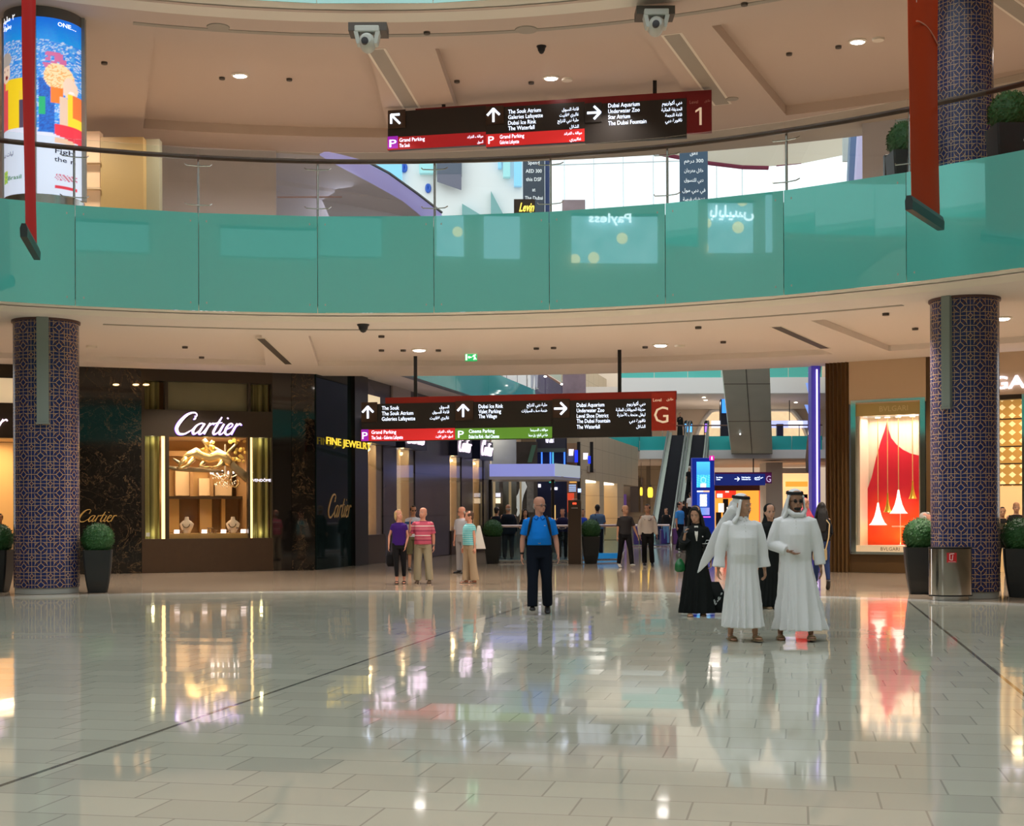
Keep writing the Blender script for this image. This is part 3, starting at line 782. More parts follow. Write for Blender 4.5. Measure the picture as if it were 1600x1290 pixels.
# shop at the very left edge
se = thing('shop_entrance', wl.P(wl.hit(10,700)[0], 0, 0), 'lit shop entrance seen left of the left tiled column', 'shopfront')
ul = 0.0; ur = wl.hit(26,700)[0]
H = lambda py: wl.hit(8, py)[1]
wl.part('cornice', M_bronze, se, ul, ur+1.6, -.4, 0, H(590), Zt)
wl.part('lit_transom', mat('cream transom', (.85,.68,.45), rough=.5, emit=(1,.75,.45), es=.35), se, ul, ur+1.6, -.4, -.1, H(629), H(590))
wl.part('header', M_bronze, se, ul, ur+1.6, -.4, 0, H(684), H(629))
wl.part('back_wall', mat('lit golden wall', (.75,.45,.17), rough=.6, emit=(1,.6,.2), es=.12), se, ul-1, ur+2.0, -2.6, -2.5, 0, H(684))
wl.part('shop_ceiling', M_cream_lit, se, ul-1, ur+2, -2.5, -.4, H(684)+.02, H(684)+.1)
wl.part('display_counter', M_tan, se, ul-.5, ur+1, -2.2, -1.5, 0, H(846))
r = wl.R(-96, 645, 9, 672)
mkobj('sign_lettering', script_cartier(MB(), wl.P(r[0], .03, r[2]), wl.t, (0,0,1), (r[1]-r[0]), .05), MATS['sign pink white'], se)
area('entrance lamp', tuple(wl.P(ur-.6, -1.3, H(684)-.03)), 1.5, 60, (1,.72,.42))

# ================================================================ corner and corridor side of the Cartier shop
ws = Wall((-5.55, 40.0), (-5.55+.225*75, 115.0), None)
def wsz(u, px, py):  # height at distance u along the side wall for pixel row
    return 0
ZC = 14.0
cu = MB(); ws.box(cu, 0.0, 3.05, -.4, 0, 0, S1+.5)
struct('wall_left', cu, mat('green black mirror glass', (.008,.016,.015), rough=.04, spec=.12, var=(.5,.4)), 'dark reflecting glass panel on the rounded corner of the jewellery shop')
cu = MB(); ws.box(cu, 3.0, 4.25, -.4, .12, 0, S1+.5)
struct('wall_left', cu, M_dark, 'black corner post between the jewellery shop and the corridor')
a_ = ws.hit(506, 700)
t = thing('wall_sign', ws.P(.3, 0, 3.9), 'modelled reflection of a yellow capital letter sign in the dark corner glass left of the lower hanging sign', 'sign')
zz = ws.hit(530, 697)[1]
mkobj('lettering', put_text(MB(), 'FINE JEWELRY', ws.P(.45, .14, zz), ws.t, (0,0,1), size=.30, width=4.0, bold=.0, ext=.01), emis('yellow letter reflection', (1,.70,.05), .7), t)  # glowing letters put in for the reflection of a sign opposite
zz = ws.hit(535, 808)[1]
t = thing('wall_sign', ws.P(1.2, 0, zz), 'small gold handwriting shop name low on the dark corner glass', 'sign')
mkobj('lettering', script_cartier(MB(), ws.P(.9, .004, zz), ws.t, (0,0,1), 2.0, .01), MATS['gold letters'], t)
# corridor side: u positions of the tall windows
def U(px): return ws.hit(px, 801)[0]
M_bluestone = mat('blue grey stone', (.10,.10,.15), rough=.25, var=(1.2,.35))
def f_pan(nt, b):
    x, y, z = coords(); fr1 = N.m('FRACT', y*(1/2.2)); fr2 = N.m('FRACT', z*(1/1.5)); j = (fr1.lt(.012)).mx(fr2.lt(.018))
    nz = noise(1.4, 4); c = cmix(N(nz.outputs['Fac']), (.035,.030,.040), (.10,.085,.10)); c = cmix(j, c, (.01,.01,.01)); nt.links.new(c.s, b.inputs['Base Color'])
M_side = mat('grey brown stone cladding', rough=.22, spec=.5, fn=f_pan)
Ws = [(568, 591, 'first'), (620, 642, 'second'), (703, 716, 'third'), (739, 751, 'fourth')]
zw0, zw1 = .92, 3.80
edges = [4.2]; side = MB(); last = 4.2
for a, b, l in Ws:
    ua, ub_ = U(a), U(b)
    ws.box(side, last, ua, -.4, 0, 0, zw1+.05); last = ub_+.55
ws.box(side, last, U(766), -.4, 0, 0, zw1+.05)
ws.box(side, 4.2, U(766), -.4, 0, zw1+.05, 6.25)
struct('wall_left', side, M_side, 'grey stone cladding of the corridor side with four tall lit windows')
for i, (a, b, l) in enumerate(Ws):
    ua, ub_ = U(a), U(b)+.55
    wn = thing('shop_window', ws.P((ua+ub_)/2, 0, 0), 'tall narrow lit shop window along the corridor, %s from the near corner' % l, 'window', 'tall corridor shop windows')
    ws.part('sill_block', M_bronze2, wn, ua, ub_, -.38, .06, 0, zw0)
    ws.part('lit_back', mat('lit cream lining', (.85,.62,.35), rough=.5, emit=(1,.70,.36), es=.75), wn, ua, ub_, -.39, -.36, zw0, zw1)
    curtain(wn, ws, ua+.03, ua+(ub_-ua)*.55, -.25, zw0, zw1, mat('cream drape', (.8,.62,.38), rough=.7, emit=(1,.72,.4), es=.35), 'drape')
    ws.part('jamb', mat('pale side jamb', (.55,.45,.33), rough=.4), wn, ub_-.6, ub_, -.36, -.05, zw0, zw1)
    ws.part('pane', M_shopglass, wn, ua, ub_, -.04, -.03, zw0, zw1)
    ws.part('awning_box', mat('navy awning box', (.012,.015,.035), rough=.3), wn, ua-.15, ub_+.25, 0.0, .35, zw1, zw1+.78)
    zz = zw1 + .18
    mkobj('sign_lettering', script_cartier(MB(), ws.P(ua, .352, zz), ws.t, (0,0,1), (ub_-ua)*1.02, .05), MATS['sign pink white'], wn)
    point('window lamp', tuple(ws.P((ua+ub_)/2, -.15, zw1-.15)), 8, (1,.75,.4), .06)
# small upper windows on the side wall
for a, b in ((571, 583),):
    ua, ub_ = U(a), U(b)
    o = ws.part('transom_window', mat('lit transom', (.8,.65,.4), emit=(1,.8,.5), es=.5), None, ua, ub_+.6, .001, .05, 5.05, 5.35); tag(o, 'small cream transom window high on the corridor side wall', 'window')
o = ws.part('wall_panel', mat('pale pilaster', (.45,.40,.36), rough=.5), None, U(612), U(640), .001, .06, 4.9, 6.2); tag(o, 'pale rough panel on the blue grey stone above the lower sign', 'panel')

# ================================================================ right: Bulgari frontage
wr = Wall((8.38, 37.6), (15.2, 33.15), None)
M_bcurt = mat('bronze curtain', rough=.4, fn=lambda nt, b: f_curt(nt, b, (.045,.022,.007), (.24,.13,.045), 2.2))
mb = MB(); S_ = 40; ua, ub_ = 0, wr.hit(1327,700)[0]
row = [(ua + (ub_-ua)*i/S_, .04*sin(i*.95)) for i in range(S_+1)]
mb.loft([[wr.P(a, b, z) for a, b in row] + [wr.P(a, -.4, z) for a, b in reversed(row)] for z in (0, S1)])
struct('wall_right', mb, M_bcurt, 'fluted dark bronze wall at the right edge of the corridor', smooth=True)
rb = wr.hit(1447,700)[0]; rc = wr.hit(1462,700)[0]+.75
mb = MB(); wr.box(mb, rb, rc, -.4, 0, 0, S1); struct('wall_right', mb, mat('bronze panel', (.10,.055,.02), rough=.3, var=(1,.2)), 'dark bronze wall panel beside the right tiled column')
mb = MB(); wr.box(mb, ub_, rb, -1.2, -.05, 0, wr.hit(1385, 866)[1]); struct('wall_right', mb, MATS['bronze panel'], 'dark bronze base under the red display window')
bw = thing('display_window', wr.P((ub_+rb)/2, 0, wr.hit(1385,866)[1]), 'tall steel framed display window with a red and white fabric backdrop', 'shop window')
Hr = lambda py, px=1385: wr.hit(px, py)[1]
wr.part('upper_panel', mat('beige sign panel', (.62,.46,.30), rough=.45), bw, ub_-.0, rb, -.3, .02, Hr(629), S1-.002)
fu0, fu1 = wr.hit(1330,700)[0], wr.hit(1446,700)[0]
M_mirr = mat('mirror steel', (.70,.76,.74), rough=.06, metal=1)
wr.part('frame_side', M_mirr, bw, fu0, fu0+.13, -.9, .03, Hr(865), Hr(627))
wr.part('frame_side', M_mirr, bw, fu1-.13, fu1, -.9, .03, Hr(865), Hr(627))
wr.part('frame_top', M_mirr, bw, fu0, fu1, -.9, .03, Hr(627)-.0, Hr(623))
wr.part('frame_bottom', M_mirr, bw, fu0, fu1, -.9, .03, Hr(866), Hr(862))
wr.part('gold_header', mat('gold header', (.55,.42,.16), rough=.35, metal=.3), bw, fu0+.13, fu1-.13, -.3, -.06, Hr(648), Hr(628))
wr.text('header_lettering', 'BVLGARI', mat('gold light letters', (.75,.62,.30), rough=.3), bw, wr.hit(1373,640)[0], Hr(642), -.058, width=.75, size=.2)
wr.part('ledge', mat('cream ledge', (.78,.62,.42), rough=.4, emit=(1,.7,.4), es=.15), bw, fu0+.13, fu1-.13, -.4, .0, Hr(862), Hr(852))
wr.text('ledge_lettering', 'BVLGARI', mat('brown letters', (.12,.07,.03)), bw, wr.hit(1376,858)[0], Hr(860), .002, width=.5, size=.13)
def rp(px, py, d): u_, z_ = wr.hit(px, py, -d); return wr.P(u_, -d, z_)
wr.part('back_panel', mat('ribbed white backdrop', rough=.6, fn=lambda nt, b: f_curt(nt, b, (.72,.62,.52), (.92,.84,.74), 14)), bw, fu0+.13, fu1-.13, -.86, -.8, Hr(852), Hr(648))
wr.part('inner_side', mat('white lining', (.85,.78,.68), rough=.5), bw, fu0+.131, fu0+.2, -.8, -.1, Hr(852), Hr(648))
wr.part('inner_side', MATS['white lining'], bw, fu1-.2, fu1-.131, -.8, -.1, Hr(852), Hr(648))
wr.part('pane', M_shopglass, bw, fu0+.13, fu1-.13, -.10, -.09, Hr(852), Hr(648))
# the red sail
L_ = [(1346,785),(1354,768),(1362,745),(1369,715),(1376,690),(1382,672),(1386,658)]
R_ = [(1386,658),(1388,672),(1392,684),(1400,694),(1410,702),(1422,708),(1438,712)]
poly = [(1345,851)] + L_ + R_[1:] + [(1438,851)]
def sail(d, th, f=None):
    mb = MB(); a = [rp(x, y, d) for x, y in poly]; b = [p - wr.n*th for p in a]; n = len(a)
    return mb.add(a+b, [tuple(range(n)), tuple(reversed(range(n, 2*n)))] + [(i, (i+1) % n, n+(i+1) % n, n+i) for i in range(n)])
def f_sail(nt, b):
    x, y, z = coords(); nz = noise(1.2, 2)
    fac = ramp(z*.28 + N(nz.outputs['Fac'])*.5, [(.2,(.62,.02,.03)), (.38,(.95,.10,.015)), (.55,(.85,.05,.02)), (.75,(.60,.01,.04))])
    nt.links.new(fac.s, b.inputs['Base Color'])
mkobj('red_sail', sail(.70, .04), mat('red fabric', rough=.6, fn=f_sail), bw)
area('display lamp', tuple(wr.P((fu0+fu1)/2, -.45, Hr(649)-.01)), 1.5, 26, (1,.80,.62), sy=.5, spread=radians(130), rot=(0,0,atan2(wr.t.y, wr.t.x)))
area('display base lamp', tuple(wr.P((fu0+fu1)/2+.3, -.3, Hr(850))), .8, 13, (1,.55,.15), rot=(pi,0,atan2(wr.t.y, wr.t.x)), sy=.25)
for px_, py0, py1, w_, col_, lab in ((1372,785,820,14,'w','lower white'), (1387,770,800,7,'g','left gold'), (1404,765,802,14,'w','upper white'), (1426,751,779,7,'g','right gold')):
    c = rp(px_, py1, .4); top = rp(px_, py0, .4); hh = top.z-c.z; w_ = w_/2200*36.8
    b_ = thing('pendant_lamp', Vector((c.x, c.y, c.z)), '%s bell shaped pendant hanging before the red backdrop' % lab, 'lamp', 'bell pendants in the red display window')
    m_ = emis('white bell', (1,.93,.85), .9, base=(.9,.88,.84)) if col_ == 'w' else mat('gold bell', (.85,.60,.08), rough=.2, metal=.7)
    mkobj('shade', MB().lathe(c, [(w_,0),(w_*.72,hh*.12),(w_*.42,hh*.38),(w_*.22,hh*.68),(.02,hh)], 20), m_, b_, smooth=True)
    zt_ = Hr(649)-.012
    mkobj('cord', MB().cyl((c.x, c.y), .012, top.z-.01, zt_, 6), mat('gold cord', (.7,.5,.2), rough=.4), b_)
    mkobj('canopy_lamp', MB().cyl((c.x, c.y), .07, zt_-.02, zt_, 12), emis('canopy light', (1,.9,.8), 2), b_)
c = rp(1407, 823, .4); zb_ = Hr(851)
b_ = thing('display_table', Vector((c.x,c.y,zb_)), 'thin round white disc table under the bell pendants', 'table')
mkobj('table_top', MB().cyl((c.x,c.y), .22, c.z, c.z+.03, 24), MATS['white lining'], b_); mkobj('stem', MB().cyl((c.x,c.y), .012, zb_, rp(1407,800,.4).z, 8), M_steel, b_)

# Bulgari entrance at the far right
be = thing('shop_entrance', wr.P(rc+1.2, 0, 0), 'golden lit shop entrance right of the right tiled column with white capital letters above', 'shopfront')
ue = wr.L + .5
wr.part('sign_fascia', MATS['beige sign panel'], be, rc, ue, -.3, 0, wr.hit(1580,616)[1], S1-.002)
r = wr.R(1541, 590, 1600, 607)
wr.text('sign_lettering', 'BVLGARI', M_bluew, be, wr.hit(1491,607)[0], r[2], .02, width=(wr.hit(1632,607)[0]-wr.hit(1491,607)[0]), size=.45, bold=.015, ext=.03)
zo = wr.hit(1580,616)[1]
def f_lat(nt, b):
    x, y, z = coords(); t_ = x*.7 - y*.5
    u_ = N.m('FRACT', t_*4.5); v_ = N.m('FRACT', z*4.5); d_ = (u_ - .5).abs() + (v_ - .5).abs()
    c = cmix(d_.lt(.36), (.42,.22,.05), (.95,.68,.32)); nt.links.new(c.s, b.inputs['Base Color']); nt.links.new(c.s, b.inputs['Emission Color'])
wr.part('lattice_screen', mat('gold lattice', rough=.5, es=.55, fn=f_lat), be, rc, ue+1, -2.2, -2.1, 0, zo+.3)
wr.part('lattice_lower', mat('honey wall', (.85,.55,.25), rough=.5, emit=(1,.6,.25), es=.4), be, rc, ue+1, -2.09, -2.0, 0, wr.hit(1580,757)[1])
for py_ in (654, 697, 724, 757): wr.part('bar', M_bronze, be, rc, wr.hit(1597,700)[0], -.12, -.06, wr.hit(1580,py_+1)[1], wr.hit(1580,py_-1)[1])
wr.part('jamb', M_mirr, be, wr.hit(1597,700)[0], wr.hit(1604,700)[0], -.3, .02, 0, zo)
wr.part('top_bar', M_bronze, be, rc, ue, -.3, .01, zo-.12, zo)
wr.part('glass_rail', M_mirr, be, wr.hit(1558,700)[0], wr.hit(1577,700)[0], .3, .42, wr.hit(1568,826)[1], wr.hit(1568,817)[1])
wr.part('rail_support', M_shopglass, be, wr.hit(1558,700)[0], wr.hit(1577,700)[0], .34, .38, 0, wr.hit(1568,826)[1])
area('entrance lamp', tuple(wr.P(rc+1.5, -1.0, zo-.05)), 1.2, 45, (1,.74,.42))
# gold banister next to the column (behind the seated visitor)
gb = thing('gold_railing', wr.P(rb+.1, .5, 0), 'small gold barred railing between the red display window and the right tiled column', 'railing')
for k, py_ in enumerate((817, 824, 831, 838, 845)):
    a, b = wr.hit(1440,py_), wr.hit(1462,py_); mkobj('bar', MB().tube([wr.P(a[0],.5,a[1]), wr.P(b[0]+.4,.5,a[1])], .022, 8), mat('gold bar', (.9,.65,.25), rough=.2, metal=.9), gb, smooth=True)
for u_ in (wr.hit(1441,800)[0], wr.hit(1462,800)[0]+.3): mkobj('upright', MB().tube([wr.P(u_,.5,0), wr.P(u_,.5,1.3)], .025, 8), MATS['gold bar'], gb, smooth=True)

# ================================================================ hanging wayfinding signs
M_signdk = mat('sign charcoal', (.028,.024,.022), rough=.35)
M_signbr = mat('sign brown tile', (.055,.030,.018), rough=.35)
M_signrd = mat('sign red', (.30,.018,.010), rough=.4)
M_letter = emis('sign letters blue white', (.72,.82,1.0), 1.5)
M_letterw = mat('cream letter', (.9,.72,.5), rough=.5, emit=(1,.8,.6), es=.25)
class Sign:
    def __init__(s, PL, PR, pxL, pxR, label):
        """PL, PR: 3D bottom corners (left, right)"""
        s.O = PL; d = (PR-PL); s.t = Vector((d.x,d.y,0)).normalized(); s.n = Vector((s.t.y, -s.t.x, 0))
        s.root = thing('hanging_sign', (PL+PR)/2, label, 'sign', 'hanging direction signs')
        s.w = Wall((PL.x,PL.y),(PR.x,PR.y),None)
    def hit(s, px, py): return s.w.hit(px, py)
    def box(s, name, m, px0, py0, px1, py1, n0, n1, **k):
        u0,_ = s.hit(px0,py0); u1,_ = s.hit(px1,py1); um = (px0+px1)/2
        z1 = s.hit(um,py0)[1]; z0 = s.hit(um,py1)[1]
        return s.w.part(name, m, s.root, u0, u1, n0, n1, z0, z1, **k)
    def qbox(s, name, m, px0, y00, y01, px1, y10, y11, n0, n1):  # sloping in the picture only; level in space
        u0,za = s.hit(px0,y00); u1,zb = s.hit(px1,y10); _,zc = s.hit(px0,y01); _,zd = s.hit(px1,y11)
        return s.w.part(name, m, s.root, u0, u1, n0, n1, (zc+zd)/2, (za+zb)/2)
    def txt(s, name, lines, px0, tops, hpx, px1=None, m=None, right=False, parent=None, n=.075, bold=.003, fit=True):
        if lines[0] == 'P' and len(lines) > 1:
            s.txt('parking_symbol', ['P'], 0, tops[:1], hpx, m=m, n=n, bold=bold); lines = lines[1:]; tops = tops[1:]
        mb = MB()
        for ln, (ty, xa, xb) in zip(lines, tops):
            big = 12 if (ln == 'P') else hpx
            u0,zb_ = s.hit(xa, ty+big); u1,_ = s.hit(xb, ty+big); sz = big*36.5/2200*(1.32 if ord(ln[0]) < 256 else .95)
            if ord(ln[0]) > 255: zb_ += .03
            put_text(mb, ln, s.w.P(u0, n, zb_), s.t, (0,0,1), size=sz, width=(u1-u0), bold=bold)
        o = mkobj(name, mb, m or M_letter, parent or s.root); return o
    def arrow(s, cx, cy, r, kind, parent=None, n=.115, m=None):
        u_, z_ = s.hit(cx, cy); k = 36.5/2200; c = s.w.P(u_, n, z_); r *= k; w_ = r*.17; up = Vector((0,0,1)); rt = s.t
        ang = {'up': 0, 'right': -pi/2, 'upleft': pi/4}[kind]
        def q(x, y): return c + rt*(x*cos(ang)-y*sin(ang)) + up*(x*sin(ang)+y*cos(ang))
        def stroke(mb, a, b):
            a, b = Vector(a), Vector(b); d = (b-a).normalized(); nn = Vector((-d.y,d.x))*w_; a = a-d*w_*.3; b = b+d*w_*.3
            P4 = [a+nn, a-nn, b-nn, b+nn]; mb.loft([[q(*p) for p in P4], [q(*p)+s.n*.01 for p in P4]])
        mb = MB(); stroke(mb, (0,-r), (0,r)); stroke(mb, (-r*.95, r*.05), (0, r)); stroke(mb, (r*.95, r*.05), (0, r))
        return mkobj('arrow', mb, m or M_letter, parent or s.root)
def P_(px, py, Y): return at(px, py, Y)
# --- lower sign, level G
SG = Sign(at(565,690,37.1), at(1018,683,35.3), 565, 1018, 'long dark hanging direction sign with a red letter G panel, below the first floor gallery')
SG.qbox('top_band', M_signrd, 603, 619, 632, 1057, 613, 626, -.06, .05)
SG.qbox('panel', M_signdk, 566, 631, 690, 712, 629, 688, -.07, .06)
SG.qbox('panel', M_signdk, 712.3, 628, 688, 864, 626, 685, -.07, .062)
SG.qbox('panel', M_signdk, 864.3, 626, 684, 1018, 623, 682, -.07, .064)
SG.qbox('level_panel', mat('sign red bright', (.42,.030,.012), rough=.4), 1018.3, 614, 673, 1056, 613, 672, -.07, .066)
SG.qbox('parking_band', mat('red lit band', (.55,.02,.02), rough=.4, emit=(.8,.03,.03), es=.35), 565.5, 671, 689, 712, 669, 687, .06, .069)
SG.qbox('parking_band', mat('green lit band', (.09,.22,.03), rough=.4, emit=(.12,.3,.03), es=.45), 712.3, 669, 687, 863.5, 667, 684, .062, .071)
SG.qbox('purple_tile', mat('purple lit tile', (.3,.02,.3), rough=.4, emit=(.35,.02,.5), es=.5), 566, 671, 689, 577, 671, 689, .069, .074)
for cx, y0, y1, x0, x1, kind in ((577,629,660,566.5,591,'up'),(725.5,627,657,713,741,'up'),(877,624,653,864.5,891,'right')):
    SG.qbox('arrow_tile', M_signbr, x0, y0, y1, x1, y0-.6, y1-.6, .062, .10)
    SG.arrow(cx, (y0+y1)/2, 9.2, kind)
A_ = arab
SG.txt('lettering', ['The Souk','The Souk Atrium','Galeries Lafayette'], 598, [(634,598,625),(642.5,598,647),(651,598,650)], 6.5)
SG.txt('arabic_lettering', [A_('السوق'),A_('قاعة السوق'),A_('غاليري لافاييت')], 0, [(633,688,703),(641,677,703),(650,673,703)], 7)
SG.txt('lettering', ['Dubai Ice Rink','Valet Parking','The Village'], 0, [(631.5,749,787),(639.5,749,784),(647,749,777.5)], 6.5)
SG.txt('arabic_lettering', [A_('حلبة دبي للتزلج'),A_('خدمة صف السيارات')], 0, [(630,824,856),(639,816,856)], 7)
SG.txt('lettering', ['Dubai Aquarium','Underwater Zoo','Level Shoe District','The Dubai Fountain','The Waterfall'], 0, [(629.5,902,945),(638,902,945),(646.5,902,951.5),(654.5,902,954),(663.5,902,938)], 6.5)
SG.txt('arabic_lettering', [A_('دبي أكواريوم'),A_('حديقة الحيوانات المائية'),A_('ليفل متحف الأحذية'),A_('نافورة دبي'),A_('الشلال')], 0, [(628.5,980,1009),(637.5,963,1009),(645.5,965,1009),(654.5,984,1009),(663.5,995,1009)], 7)
SG.txt('lettering', ['P','Grand Parking','The Souk - Galeries Lafayette'], 0, [(674,567.5,576),(672,582,620.5),(680.5,582,631)], 6, n=.08)
SG.txt('lettering', [A_('مواقف الغراند'),A_('السوق - غاليري لافاييت')], 0, [(672,685,709),(679.5,682,709)], 6, n=.08)
SG.txt('lettering', ['P','Cinema Parking','Dubai Ice Rink - Reel Cinemas'], 0, [(672,717,726),(670.5,734,774),(679,734,781)], 6, n=.08)
SG.txt('lettering', [A_('مواقف السينما'),A_('حلبة دبي للتزلج - ريل سينما')], 0, [(669.5,830,857),(677.5,827,857)], 6, n=.08)
SG.txt('level_letter', ['G'], 0, [(634,1022.5,1045)], 27, m=M_letterw, n=.072, bold=0)
SG.txt('level_word', ['Level', A_('طابق')], 0, [(622.5,1021,1034),(622.5,1042,1052.5)], 5, m=M_letterw, n=.072)
for px_, pt, pbm in ((649,562,632),(968,557,626)):
    u_, zb_ = SG.hit(px_, pbm); p = SG.w.P(u_, -.02, 0)
    mkobj('hanger_rod', MB().box((p.x-.045,p.y-.03,zb_), (p.x+.045,p.y+.03,S1+.138)), M_dark, SG.root)
# --- upper sign, level 1
SU = Sign(at(607,233,35.1), at(1072,218,33.6), 607, 1072, 'long dark hanging direction sign with a dark red number 1 panel, above the gallery')
SU.qbox('top_band', mat('sign dark red', (.20,.010,.014), rough=.35), 650, 164, 177, 1112, 148, 160, -.06, .05)
SU.qbox('panel', M_signdk, 607, 174, 233, 760, 168, 230, -.07, .06)
SU.qbox('panel', M_signdk, 760.3, 168, 230, 914, 162, 224, -.07, .062)
SU.qbox('panel', M_signdk, 914.3, 163, 223, 1073, 156, 217, -.07, .064)
SU.qbox('level_panel', MATS['sign dark red'], 1073.3, 149, 209, 1112, 147, 207, -.07, .066)
SU.qbox('parking_band', mat('dark red lit band', (.35,.012,.012), rough=.4, emit=(.45,.015,.02), es=.35), 606.5, 214, 233, 760, 209, 229.5, .06, .069)
SU.qbox('parking_band', MATS['red lit band'], 760.3, 209, 229.5, 914, 204, 223, .062, .071)
SU.qbox('purple_tile', MATS['purple lit tile'], 607, 214, 233, 623, 214, 233, .069, .074)
for cx, y0, y1, x0, x1, kind in ((620,174,202,608,635,'upleft'),(772.5,168,196,760.5,788,'up'),(929,163,193,915,941,'right')):
    SU.qbox('arrow_tile', M_signbr if kind != 'right' else M_signdk, x0, y0, y1, x1, y0-1, y1-1, .062, .10)
    SU.arrow(cx, (y0+y1)/2, 9.5, kind)
SU.txt('lettering', ['The Souk Atrium','Galeries Lafayette','Dubai Ice Rink','The Waterfall'], 0, [(172.5,795,846),(181,795,849),(190,795,838.5),(198.5,795,836)], 6.5)
SU.txt('arabic_lettering', [A_('قاعة السوق'),A_('غاليري لافاييت'),A_('حلبة دبي للتزلج'),A_('الشلال')], 0, [(170,879,905),(178.5,875,905),(187.5,872,905),(196.5,891,905)], 7)
SU.txt('lettering', ['Dubai Aquarium','Underwater Zoo','Star Atrium','The Dubai Fountain'], 0, [(163,951,1000),(172,951,1000),(181,951,985),(190.5,951,1010.5)], 6.5)
SU.txt('arabic_lettering', [A_('دبي أكواريوم'),A_('الحديقة المائية'),A_('قاعة النجمة'),A_('نافورة دبي')], 0, [(160.5,1035,1066),(170.5,1034,1066),(179,1040,1066),(187.5,1040,1066)], 7)
SU.txt('lettering', ['P','Grand Parking','The Souk'], 0, [(219,610,621),(217,625.5,665),(225.5,625.5,642)], 6, n=.08)
SU.txt('lettering', [A_('مواقف الغراند'),A_('السوق')], 0, [(213,731,756),(221,747,756)], 6, n=.08)
SU.txt('lettering', ['P','Grand Parking','Galeries Lafayette'], 0, [(214,764,773),(212,782,820),(220.5,782,812)], 6, n=.08)
SU.txt('lettering', [A_('مواقف الغراند'),A_('غاليري')], 0, [(208,882,910),(217,891,909)], 6, n=.08)
u_, z_ = SU.hit(1085, 197); k_ = 34/2200
mkobj('level_numeral', MB().loft([[SU.w.P(u_+x*k_, nn_, z_+y*k_) for x, y in ((8,0),(11.5,0),(11.5,27),(8.5,27),(2,22.5),(2,19.5),(8,23))] for nn_ in (.067,.075)]), M_letterw, SU.root)
SU.txt('level_word', ['Level', A_('طابق')], 0, [(158.5,1078,1091),(157.5,1101,1110)], 5, m=mat('faint letter', (.55,.25,.22)), n=.072)
for px_, pbm in ((693,172),(1023,160)):
    u_, zb_ = SU.hit(px_, pbm); p = SU.w.P(u_, -.02, 0)
    mkobj('hanger_rod', MB().box((p.x-.045,p.y-.03,zb_), (p.x+.045,p.y+.03,S2+.248)), M_dark, SU.root)

# ================================================================ exit sign, downlights, sensors
ex = at(736, 558, 36.3); t = thing('exit_sign', (ex.x, ex.y, S1), 'small green emergency exit sign hanging from the lower ceiling', 'sign')
hw = 9.5*36.3/2200; hh_ = 6*36.3/2200
mkobj('sign_box', MB().box((ex.x-hw, ex.y, ex.z-hh_), (ex.x+hw, ex.y+.05, ex.z+hh_)), emis('exit green', (.02,.35,.10), .8), t)
mkobj('white_frame', MB().box((ex.x-hw-.01, ex.y+.01, ex.z+hh_), (ex.x+hw+.01, ex.y+.05, ex.z+hh_+.03)).box((ex.x-hw*.9, ex.y-.006, ex.z-hh_*.75), (ex.x-hw*.62, ex.y, ex.z+hh_*.75)), emis('exit white', (.8,1,.85), .9), t)
mb = MB(); k = hh_
for a, b in (((.3,.1),(.5,.45)),((.5,.45),(.62,.0)),((.62,0),(.85,-.5)),((.62,0),(.45,-.55)),((.5,.45),(.8,.5)),((-.45,0),(.1,0)),((-.45,0),(-.25,.2)),((-.45,0),(-.25,-.2))):
    mb.tube([(ex.x+a[0]*hw, ex.y-.008, ex.z+a[1]*k*1.2), (ex.x+b[0]*hw, ex.y-.008, ex.z+b[1]*k*1.2)], .016, 5)
mkobj('running_figure_symbol', mb, MATS['exit white'], t)
mkobj('mount', MB().box((ex.x-.05, ex.y+.01, ex.z+hh_), (ex.x+.05, ex.y+.04, S1+.138)), M_steel, t)
M_lamp = emis('lamp glow', (1,.93,.88), 14)
def cofz(px, py, z):
    p = ceilp(px, py, z); r = sqrt((p.x-CX)**2+(p.y-CY)**2); a = math.degrees(atan2(p.y-CY, p.x-CX))
    b0, st, hw_, r0, r1, dd = (97.5, 35, 1.7, 18.2, 24.6, .14) if z < 8 else (69.2, 19.8, 2.5, 17.4, 24.6, .25)
    m = (a-b0+st/2) % st - st/2
    return z + dd if (r0 < r < r1 and abs(m) > hw_) else z
def downlight(px, py, z, label, grp, tilt=(0,-1)):
    z = cofz(px, py, z); p = ceilp(px, py, z); t = thing('ceiling_spotlight', p, label, 'light', grp)
    mkobj('trim_ring', MB().lathe((p.x,p.y,z), [(.20,-.001),(.20,-.02),(.16,-.03),(.155,-.001)], 20), M_ceil_lip, t, smooth=True)
    mb = MB().ell((p.x, p.y, z-.035), (.15,.11,.03), 12, 6); mkobj('lamp', mb, M_lamp, t, smooth='all')
    d = Vector((CX,CY,0)) - p; d.z = 0; d.normalize()
    spot('spot lamp', (p.x, p.y, z-.09), 110 if z > 6 else 110, (1,.80,.60), 100, .10, tgt=(p.x+d.x*3.0, p.y+d.y*3.0, 0))
for px, py, w_ in ((655,545.5,'left of the exit sign'),(1032,538,'right of centre'),(1566,496,'right of the right tiled column')):
    downlight(px, py, S1, 'bright round spotlight in the lower ceiling, ' + w_, 'spotlights of the lower ceiling')
for px, py, w_ in ((375,117,'left'),(861,121,'middle, above the sign'),(1340,64,'right')):
    downlight(px, py, S2, 'bright spotlight in the upper ceiling, ' + w_, 'spotlights of the upper ceiling')
